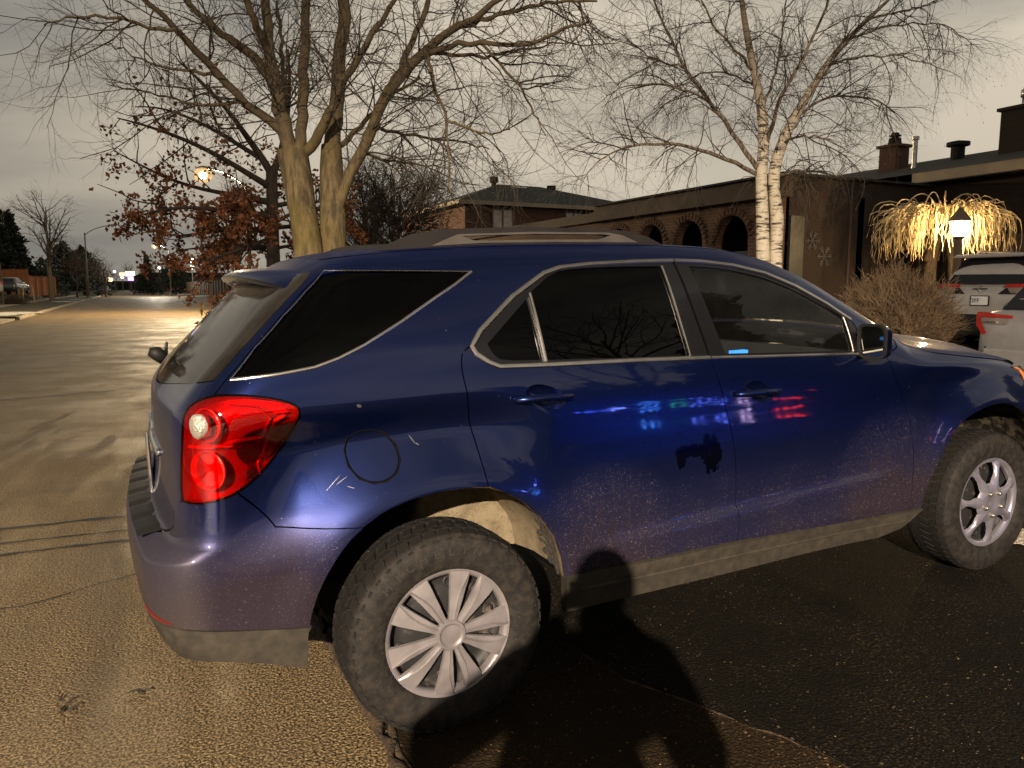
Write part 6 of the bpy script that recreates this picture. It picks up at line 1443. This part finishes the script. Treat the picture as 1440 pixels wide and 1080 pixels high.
def lamp(name, poly, x0, bow, m, parent, th=.02, y0=.45):
    """a lamp outlined in (y, z), wrapped round the curved tail corner"""
    O = np.array(poly); sg = np.sign(O[:, 0].mean()); V, T, loops = sheet(O, (), .04); n = len(V)
    fx = lambda Y: x0+bow*np.clip((np.abs(Y)-y0)/.45, 0, 1.2)**2.6
    mb = MB(); mb.add(np.concatenate([np.c_[fx(V[:, 0]), V], np.c_[fx(V[:, 0])+th, V]]), [tuple(t) for t in T]+[tuple(t[::-1]+n) for t in T])
    for l in loops:
        k = len(l); mb.add(np.concatenate([np.c_[fx(l[:, 0]), l], np.c_[fx(l[:, 0])+th, l]]), [(i, (i+1) % k, k+(i+1) % k, k+i) for i in range(k)])
    return mb.build(name, m, parent, angle=35)
p = at(1313, 427, 14.4); loc = (12.45, at(1313, 427, 14.4)[1]-.93, gz(12.45))
S1 = simple_car('parked_suv', loc, 0, 'white hatch-backed car parked by the garage with its rear number plate showing', 'car', SUV, M_WHITEP)
MB().prism([(-.69, 1.595), (-.60, 1.66), (.60, 1.66), (.69, 1.595)], .16, .48, 'yz').build('spoiler', M_WHITEP, S1, bevel=.02)
MB().prism([(-.90, .20), (-.86, .60), (.86, .60), (.90, .20)], -.012, .3, 'yz').build('rear_bumper', M_RUBBER, S1, bevel=.03)
for s in (-1, 1):
    tl = lamp('tail_light', [(s*.42, 1.075), (s*.42, 1.125), (s*.90, 1.14), (s*.915, 1.12), (s*.915, 1.0), (s*.87, 1.0), (s*.87, 1.075)], .022, .15, M_TAILRED, S1, .06)
    lamp('reverse_lens', [(s*.47, .985), (s*.44, 1.07), (s*.865, 1.07), (s*.865, .995)], .030, .15, M_TAILCLR, tl, .06)
    lamp('lamp_shadow_line', [(s*.30, .96), (s*.43, 1.06), (s*.46, 1.06), (s*.50, .975), (s*.86, .975), (s*.86, .955)], .026, .15, M_RUBBER, tl, .05)
pl = MB().box((.010, .0, .84), (.012, .34, .18)).build('plate_frame', M_RUBBER, S1); MB().box((.002, .0, .84), (.01, .30, .15)).build('number_plate', M_PLATE, pl)
def text(body, size, parent, loc, rot, m, name='lettering'):
    c = bpy.data.curves.new(name, 'FONT'); c.body = body; c.size = size; c.extrude = .002; c.align_x = 'CENTER'; c.align_y = 'CENTER'; c.materials.append(m)
    tmp = bpy.data.objects.new('tmp', c); COL.objects.link(tmp); dg = bpy.context.evaluated_depsgraph_get(); me = bpy.data.meshes.new_from_object(tmp.evaluated_get(dg)); bpy.data.objects.remove(tmp)
    o = bpy.data.objects.new(name, me); COL.objects.link(o); o.parent = parent; o.location = loc; o.rotation_euler = rot; return o
text('2FF', .105, pl, (-.006, .07, .84), (R(90), 0, R(-90)), M_PLATETXT)
MB().tube([(.012, .13, 1.055), (.012, -.13, 1.055)], .012, 6).lathe([(.045, .0), (.05, .01), (.03, .015)], 20, 'x', (.012, 0, 1.045)).build('badge', M_CHROME2, S1)
mb = MB()
for s in (-1, 1): mb.tube([(.75, s*.60, 1.69), (.85, s*.60, 1.73), (2.1, s*.60, 1.735), (2.25, s*.60, 1.68)], .018, 8)
mb.build('roof_rail', M_METAL, S1, smooth=True)
HAT = dict(body=[(.02, .66, .40, .86, .98), (.06, .82, .34, 1.02, .97), (.16, .89, .28, 1.08, .96), (.6, .91, .24, 1.08, .94), (1.6, .91, .22, 1.03, .94), (2.9, .90, .22, .98, .94), (3.6, .88, .24, .93, .92), (4.1, .80, .28, .82, .92), (4.28, .55, .36, .70, .92)],
  cabin=[(.30, .76, .90, 1.22, .86), (.62, .77, .90, 1.44, .80), (1.0, .77, .90, 1.50, .78), (1.8, .77, .90, 1.51, .77), (2.3, .77, .90, 1.42, .78), (3.1, .77, .90, 1.0, .86)],
  glass=[('rear_window', [(.20, -.62, 1.09), (.20, .62, 1.09), (.52, .52, 1.42), (.52, -.52, 1.42)])]+[('side_window', [(.70, s*.745, 1.10), (2.75, s*.745, 1.06), (2.25, s*.64, 1.38), (1.4, s*.63, 1.43), (.85, s*.65, 1.38)]) for s in (-1, 1)],
  wheels=(.78, 3.35), track=.78)
q = at(1390, 455, 9.3); loc = (8.75, at(1388, 460, 9.25)[1]-.40, gz(8.75)-.16)
S2 = simple_car('parked_hatchback', loc, 0, 'silver car at the right edge with a large red wrap-around tail light', 'car', HAT, M_SILVERP)
for s in (-1, 1):
    tl = lamp('tail_light', [(s*.40, .985), (s*.40, 1.015), (s*.86, 1.05), (s*.885, 1.03), (s*.885, .88), (s*.76, .76), (s*.71, .79), (s*.80, .90), (s*.82, .985)], .010, .085, M_TAILRED, S2, .10)
    lamp('reverse_lens', [(s*.46, .90), (s*.42, .98), (s*.81, .98), (s*.79, .90)], .016, .085, M_TAILCLR, tl, .08)
    lamp('chrome_bar', [(s*.55, .915), (s*.55, .935), (s*.79, .935), (s*.785, .915)], .009, .085, M_CHROME2, tl, .01)
MB().box((.03, 0, .45), (.08, 1.5, .30), taper=.96).build('rear_bumper', M_SILVERP, S2, bevel=.03)
MB().box((.05, .62, .60), (.04, .20, .03)).box((.05, -.62, .60), (.04, .20, .03)).build('bumper_slot', M_RUBBER, S2)
# raised maker's lettering on the rear tyre wall
wh = [o for o in BLUE.children if o.name.startswith('wheel') and o.location.x < 1 and o.location.y < 0][0]
mbl = MB()
for k, ch in enumerate('MICHELIN'):
    o = text(ch, .042, wh, (0, 0, 0), (0, 0, 0), M_TYRE); me = o.data; a = R(136-k*9.6); v = np.array([tuple(q.co) for q in me.vertices]); rot = a-math.pi/2
    x = v[:, 0]*math.cos(rot)-v[:, 1]*math.sin(rot)+.291*math.cos(a); z = v[:, 0]*math.sin(rot)+v[:, 1]*math.cos(rot)+.291*math.sin(a)
    mbl.add(np.c_[x, -.1212-v[:, 2]*.8, z], [tuple(p.vertices) for p in me.polygons]); bpy.data.objects.remove(o)
mbl.build('sidewall_lettering', mat('raised_rubber_letters', (.024, .020, .017), .7), wh)
# far left: dark car and a light van on the side driveway
p = on_ground(6, 67); q = on_ground(66, 78)
S3 = simple_car('parked_sedan', (p[0], p[1], .80), math.atan2(q[1]-p[1], q[0]-p[0]), 'dark parked car below the orange cedar fence at the left edge', 'car', HAT, M_NAVYP)
VAN = dict(SUV); 
p = at(-7, 395, 58)
S4 = simple_car('parked_van', (p[0]-.3, p[1]+.5, .75), R(125), 'light grey van cut off by the left edge beside the dark car', 'van', SUV, M_SILVERP)
for s in (-1, 1): MB().box((.08, s*.80, 1.0), (.10, .10, .30)).build('tail_light', M_TAILRED, S4)
p = on_ground(144, 118)
S5 = simple_car('parked_sedan', (p[0], p[1], .1), R(85), 'tiny dark car parked far off on the left under the bare trees', 'car', HAT, M_NAVYP)
p = on_ground(246, 150)
S6 = simple_car('distant_car', (p[0], p[1], .1), R(60), 'distant car with red tail lights below the right conifer', 'car', HAT, M_NAVYP)
M_REDGLOW = mat('lit_red_tail_lamp', (1, .05, .03), .4, emit=(1, .04, .02), estr=3)
for s in (-1, 1): MB().box((-.02, s*.70, .90), (.06, .34, .16)).build('tail_light', M_REDGLOW, S6)
# lights and signs at the far end of the street
def glow(name, u, v, D, size, col, st, label, cat, group=None, shape='ball'):
    p = at(u, v, D); z0 = gz(p[0]); t = empty(name, (p[0], p[1], z0), label=label, cat=cat, group=group)
    MB().tube([(0, 0, 0), (0, 0, max(.3, p[2]-z0))], .09, 6).build('pole', M_POLE, t)
    m = mat(name+'_glow', col, .4, emit=col, estr=st)
    b = (MB().sphere((0, 0, 0), size, 12, 8) if shape == 'ball' else MB().box((0, 0, 0), (.3, size*2.2, size*1.2))).build('lamp', m, t, smooth=shape == 'ball'); b.location = (0, 0, p[2]-z0)
    if shape != 'ball': b.rotation_euler = (0, 0, math.atan2(p[1]+3.2, p[0]+.9))
    return t
GL = 'far lights at the end of the street'
glow('area_lamp', 155, 393, 190, .55, (1, .62, .25), 7, 'warm amber lamp low among the far shop lights', 'lamp', GL)
glow('area_lamp', 172, 390, 230, .42, (.75, .95, 1), 5, 'cool white lamp right of the amber lamp far down the street', 'lamp', GL)
glow('area_lamp', 113, 391, 150, .42, (.9, .95, 1), 4, 'white oval light behind the reddish bare trees', 'lamp', GL)
glow('area_lamp', 224, 377, 200, .36, (1, .85, .65), 6, 'small lamp between the two far conifers', 'lamp', GL)
glow('area_lamp', 270, 367, 130, .42, (1, .95, .8), 7, 'upper of the stacked bright floodlights right of the broad conifer', 'lamp', GL)
glow('area_lamp', 270, 376, 130, .34, (1, .95, .75), 6, 'lower of the stacked bright floodlights right of the broad conifer', 'lamp', GL)
glow('area_lamp', 161, 382, 260, .5, (.8, .9, 1), 2, 'faint bluish lamp above the far shop lights', 'lamp', GL)
glow('lit_sign', 183, 385, 220, 1.1, (1, .70, .35), 4, 'white and amber lit shop sign far down the street', 'sign', None, 'box')
glow('lit_sign', 185, 392, 215, .85, (.50, .25, 1), 4, 'purple lit sign panel under the amber shop sign', 'sign', None, 'box')
glow('lit_sign', 172, 385.5, 250, .8, (1, .62, .30), 2.5, 'long dim amber sign strip left of the purple sign', 'sign', None, 'box')
glow('lit_sign', 118, 397, 130, .75, (.5, .65, .9), .9, 'pale blue lit board behind the left bare trees', 'sign', None, 'box')
glow('lit_window', 93, 391, 135, .8, (.55, .62, .5), .8, 'greenish white lit window strip left of the reddish trees', 'window', None, 'box')
glow('lit_window', 131, 396, 150, 1.0, (.75, .78, .6), .8, 'pale lit shop front behind the leaning bare tree', 'window', None, 'box')
GB = 'small coloured lights beyond the oak'
glow('coloured_bulb', 327, 388, 60, .13, (1, .05, .03), 4, 'small red light beyond the oak beside the blue one', 'light', GB)
glow('coloured_bulb', 331, 391, 60, .15, (.05, .15, 1), 6, 'small blue light beyond the oak beside the red one', 'light', GB)
glow('coloured_bulb', 330, 383, 60, .10, (.1, .7, .15), 1.2, 'faint green light above the red and blue ones beyond the oak', 'light', GB)
# far dark rooflines on the horizon
M_FAR = mat('far_dark_building', (.010, .009, .008), .9, var=.3, vscale=.2)
for i, (u, D, w, h, lab) in enumerate(((165, 330, 60, 2.6, 'long low dark building behind the far shop lights'), (268, 210, 26, 3.6, 'pale low building behind the floodlights right of the conifers'))):
    p = on_ground(u, D); t = empty('far_building', tuple(p), (0, 0, -YAW), label=lab, cat='building')
    MB().box((0, 0, h/2), (w, 10, h)).build('wall', M_FAR if i != 1 else M_GREYFENCE, t); MB().prism([(-w/2-.5, h), (w/2+.5, h), (w/2-3, h+1.2), (-w/2+3, h+1.2)], -5.5, 5.5).build('roof', M_ROOF, t)
# ------------------------------------------------------------------ unseen next lot mirrored in the car's flank, partly added to block low sky
def added_hedge_row(x0, x1, y, h, label, seed):
    rng = np.random.default_rng(seed); t = empty('sky_block_hedge', ((x0+x1)/2, y, gz((x0+x1)/2)), label=label, cat='hedge'); n = 9000; L = x1-x0
    C = np.c_[rng.uniform(-L/2, L/2, n), rng.normal(0, .32, n), rng.uniform(.05, 1, n)]; C[:, 2] *= h*(.88+.12*np.sin(C[:, 0]*3.1)); leaf_cloud('foliage', C, .34, M_NEEDLE, t, rng)
    TR = Branches()
    for x in np.arange(-L/2+.3, L/2, .7): TR.tube(np.array([(x, 0, -.05), (x, 0, h*.5), (x, 0, h*.85)]), [.05, .04, .015], 6)
    TR.mesh().build('stems', M_OAK, t, fixn=False); return t
added_hedge_row(3.2, 13.5, -7.2, 2.6, 'unseen tall dark cedar hedge added to block sky along the far side of the driveway, behind the camera', 61)  # hedge added to block low sky and darken door reflections
bare_tree((8.2, -11.), 0, 9., 5., 'bare tree behind the added cedar hedge, mirrored in the rear side window', seed=23, forks=12, r0=.15)
conifer((14.5, -14.), 0, 11., 3.6, 'tall dark spruce behind the cedar hedge, out of the picture', 24, zb=.4, shape=1.2)
NH = empty('dark_neighbour_house', (20, -16, gz(20)), label='dark brick bungalow on the next lot, behind the camera', cat='house')
under(NH, MB().box((22, -16, 2.0), (8, 13, 3.4)).build('wall', M_BRICK2, None)); under(NH, MB().prism([(-23.2, 3.6), (-8.8, 3.6), (-16, 5.6)], 17.5, 26.5, 'yz').build('roof', M_ROOF, None))
wf = under(NH, MB().box((17.97, -13, 2.0), (.08, 1.6, 1.2)).build('window', M_WHITEFR, None)); q = MB().box((17.92, -13, 2.0), (.03, 1.4, 1.0)).build('pane', mat('warm_lit_pane', (1, .6, .25), .4, emit=(1, .6, .25), estr=1.5), None); q.parent = wf
def reflection_light_net(x, y, z, w, h, nx, nz, col, st, label):  # unseen coloured lights added to give the doors their reflections
    t = empty('reflection_lights', (x, y, z), label=label, cat='added lights', group='coloured lights added for reflections on the added cedar hedge'); rng = np.random.default_rng(int(x*100)); mb = MB(); wire = []
    for i in range(nx):
        for k in range(nz):
            p = ((i/(max(nx-1, 1))-.5)*w+rng.normal(0, .012), rng.normal(0, .015), (k/(max(nz-1, 1))-.5)*h+rng.normal(0, .012)); wire.append(p); mb.sphere(p, .030, 8, 6, (1, 1, 1.3))
    m = bpy.data.materials.get('bulb_'+label[:12].replace(' ', '_')) or mat('bulb_'+label[:12].replace(' ', '_'), col, .4, emit=col, estr=st)
    mb.build('bulbs', m, t, smooth=True); MB().tube(wire, .004, 4).build('wire', M_RUBBER, t)
HY = -6.6
reflection_light_net(4.10, HY, 1.02, .50, .02, 7, 1, (.04, .10, 1), 22, 'short level row of blue holiday bulbs at the near end of the cedar hedge')  # unseen bulbs added for the door reflections
reflection_light_net(4.42, HY, 1.05, .14, .10, 3, 3, (.18, .25, 1), 30, 'bright violet cluster of holiday bulbs beside the level blue row')  # unseen bulbs added for the door reflections
reflection_light_net(4.90, HY, 1.12, .20, .55, 3, 7, (.05, .22, 1), 18, 'upright blue net of holiday bulbs on the cedar hedge')  # unseen bulbs added for the door reflections
reflection_light_net(5.35, HY, 1.15, .14, .45, 2, 6, (.05, .75, .30), 6, 'narrow green strip of holiday bulbs on the cedar hedge')  # unseen bulbs added for the door reflections
reflection_light_net(5.85, HY, 1.15, .50, .50, 5, 6, (.10, .16, 1), 16, 'wide indigo net of holiday bulbs in the middle of the cedar hedge')  # unseen bulbs added for the door reflections
reflection_light_net(6.45, HY, 1.25, .12, .75, 2, 8, (.75, .55, 1), 12, 'tall pinkish white strip of holiday bulbs on the cedar hedge')  # unseen bulbs added for the door reflections
reflection_light_net(7.25, HY, .98, .40, .02, 6, 1, (1, .03, .02), 11, 'lower red row of holiday bulbs at the far end of the cedar hedge')  # unseen bulbs added for the door reflections
reflection_light_net(7.65, HY, 1.40, .22, .02, 4, 1, (1, .03, .02), 11, 'upper red row of holiday bulbs at the far end of the cedar hedge')  # unseen bulbs added for the door reflections
# ------------------------------------------------------------------ the photographer behind the camera, whose shadow falls on the driveway
def photographer():
    fwd = np.array([math.sin(YAW), math.cos(YAW), 0]); rt = np.array([fwd[1], -fwd[0], 0]); c = np.array([CAM[0], CAM[1], 0])-fwd*.52-rt*.01
    t = empty('person', (c[0], c[1], 0), (0, 0, -YAW), label='person in a dark coat holding up a phone, casting the long driveway shadow', cat='person')
    M_COAT = mat('dark_coat', (.02, .02, .022), .85, var=.3, vscale=8); M_SKIN = mat('skin', (.45, .27, .19), .55, var=.08); M_TROUS = mat('dark_trousers', (.02, .022, .03), .85); M_HAIR = mat('dark_hair', (.015, .011, .009), .7, bump=.5, bscale=90); M_SHOE = mat('black_shoe', (.012, .012, .012), .5)
    def skin(name, verts, edges, radii, m, parent, sub=2, root=0):
        me = bpy.data.meshes.new(name); me.from_pydata(verts, edges, []); o = bpy.data.objects.new(name, me); COL.objects.link(o); o.parent = parent
        md = o.modifiers.new('skin', 'SKIN'); 
        for i, r in enumerate(radii):
            sv = me.skin_vertices[0].data[i]; sv.radius = (r, r) if not isinstance(r, tuple) else r
        me.skin_vertices[0].data[root].use_root = True; md.use_smooth_shade = True
        s = o.modifiers.new('sub', 'SUBSURF'); s.levels = sub; s.render_levels = sub; me.materials.append(m); return o
    # local frame: x right, y forward; pelvis, spine, neck, head; arms raised to the phone 0.45 m ahead
    v = [(-.10, 0, .95), (-.10, .0, 1.12), (-.07, 0, 1.30), (-.03, 0, 1.44), (0, .02, 1.53), (0, .03, 1.60), (0, .035, 1.68), (0, .03, 1.76),
         (.17, 0, 1.42), (.28, .06, 1.18), (.16, .36, 1.32), (.11, .44, 1.42), (-.24, 0, 1.42), (-.52, .06, 1.20), (-.17, .36, 1.32), (-.11, .44, 1.42),
         (-.02, 0, .86), (.0, .02, .48), (.05, -.02, .10), (-.18, 0, .86), (-.17, .02, .48), (-.14, -.02, .10)]
    e = [(0, 1), (1, 2), (2, 3), (3, 4), (4, 5), (5, 6), (6, 7), (3, 8), (8, 9), (9, 10), (10, 11), (3, 12), (12, 13), (13, 14), (14, 15), (0, 16), (16, 17), (17, 18), (0, 19), (19, 20), (20, 21)]
    r = [(.21, .16), (.22, .17), (.235, .17), (.17, .13), .06, .075, .098, .07, .105, .085, .062, .036, .105, .085, .062, .036, .15, .12, .06, .15, .12, .06]
    body = skin('person_body', v, e, r, M_COAT, t)
    hd = MB().sphere((0, .055, 1.665), .103, 20, 14, (.80, .95, 1.18)); hd.sphere((0, .158, 1.655), .018, 8, 6, (.8, 1, 1.5)); hd.sphere((.088, .045, 1.66), .028, 8, 6, (.4, .8, 1.2)); hd.sphere((-.088, .045, 1.66), .028, 8, 6, (.4, .8, 1.2)); hd.sphere((0, .142, 1.605), .026, 10, 6, (1.1, .5, .4))
    h = hd.build('face', M_SKIN, body, smooth=True)
    for s in (-1, 1): MB().sphere((s*.034, .146, 1.685), .012, 8, 6).build('eye', M_HAIR, h, smooth=True)
    MB().sphere((0, .03, 1.70), .112, 20, 14, (.86, .95, 1.02)).build('hair', M_HAIR, body, smooth=True)
    for s in (-1, 1):
        vs = [(s*.11, .435, 1.42), (s*.085, .475, 1.45)]; es = [(0, 1)]; rs = [.028, .034]
        for k, (dx, dz, ln) in enumerate(((-.012, .028, .072), (-.016, .010, .078), (-.016, -.008, .074), (-.012, -.024, .060))):
            b = len(vs); vs += [(s*(.085+dx), .495, 1.455+dz), (s*(.085+dx-.018), .515, 1.456+dz), (s*(.085+dx-.05), .512, 1.455+dz)]; es += [(1, b), (b, b+1), (b+1, b+2)]; rs += [.010, .009, .008]
        b = len(vs); vs += [(s*.085, .462, 1.478), (s*.062, .462, 1.50)]; es += [(1, b), (b, b+1)]; rs += [.012, .009]
        skin('hand', vs, es, rs, M_SKIN, body, 1)
        MB().sphere((s*.095-.045, .05, .05), 1, 14, 8, (.055, .14, .05)).build('shoe', M_SHOE, body, smooth=True)
    return t
photographer()
PH = MB().box((0, 0, 0), (.152, .008, .074)).build('mobile_phone', M_TRIM, bevel=.004, label='black mobile phone held up sideways by the person behind the camera', cat='phone')
PH.location = tuple(CAM-_fw*.030+np.array([0, 0, -.012])); PH.rotation_euler = (0, 0, -YAW)
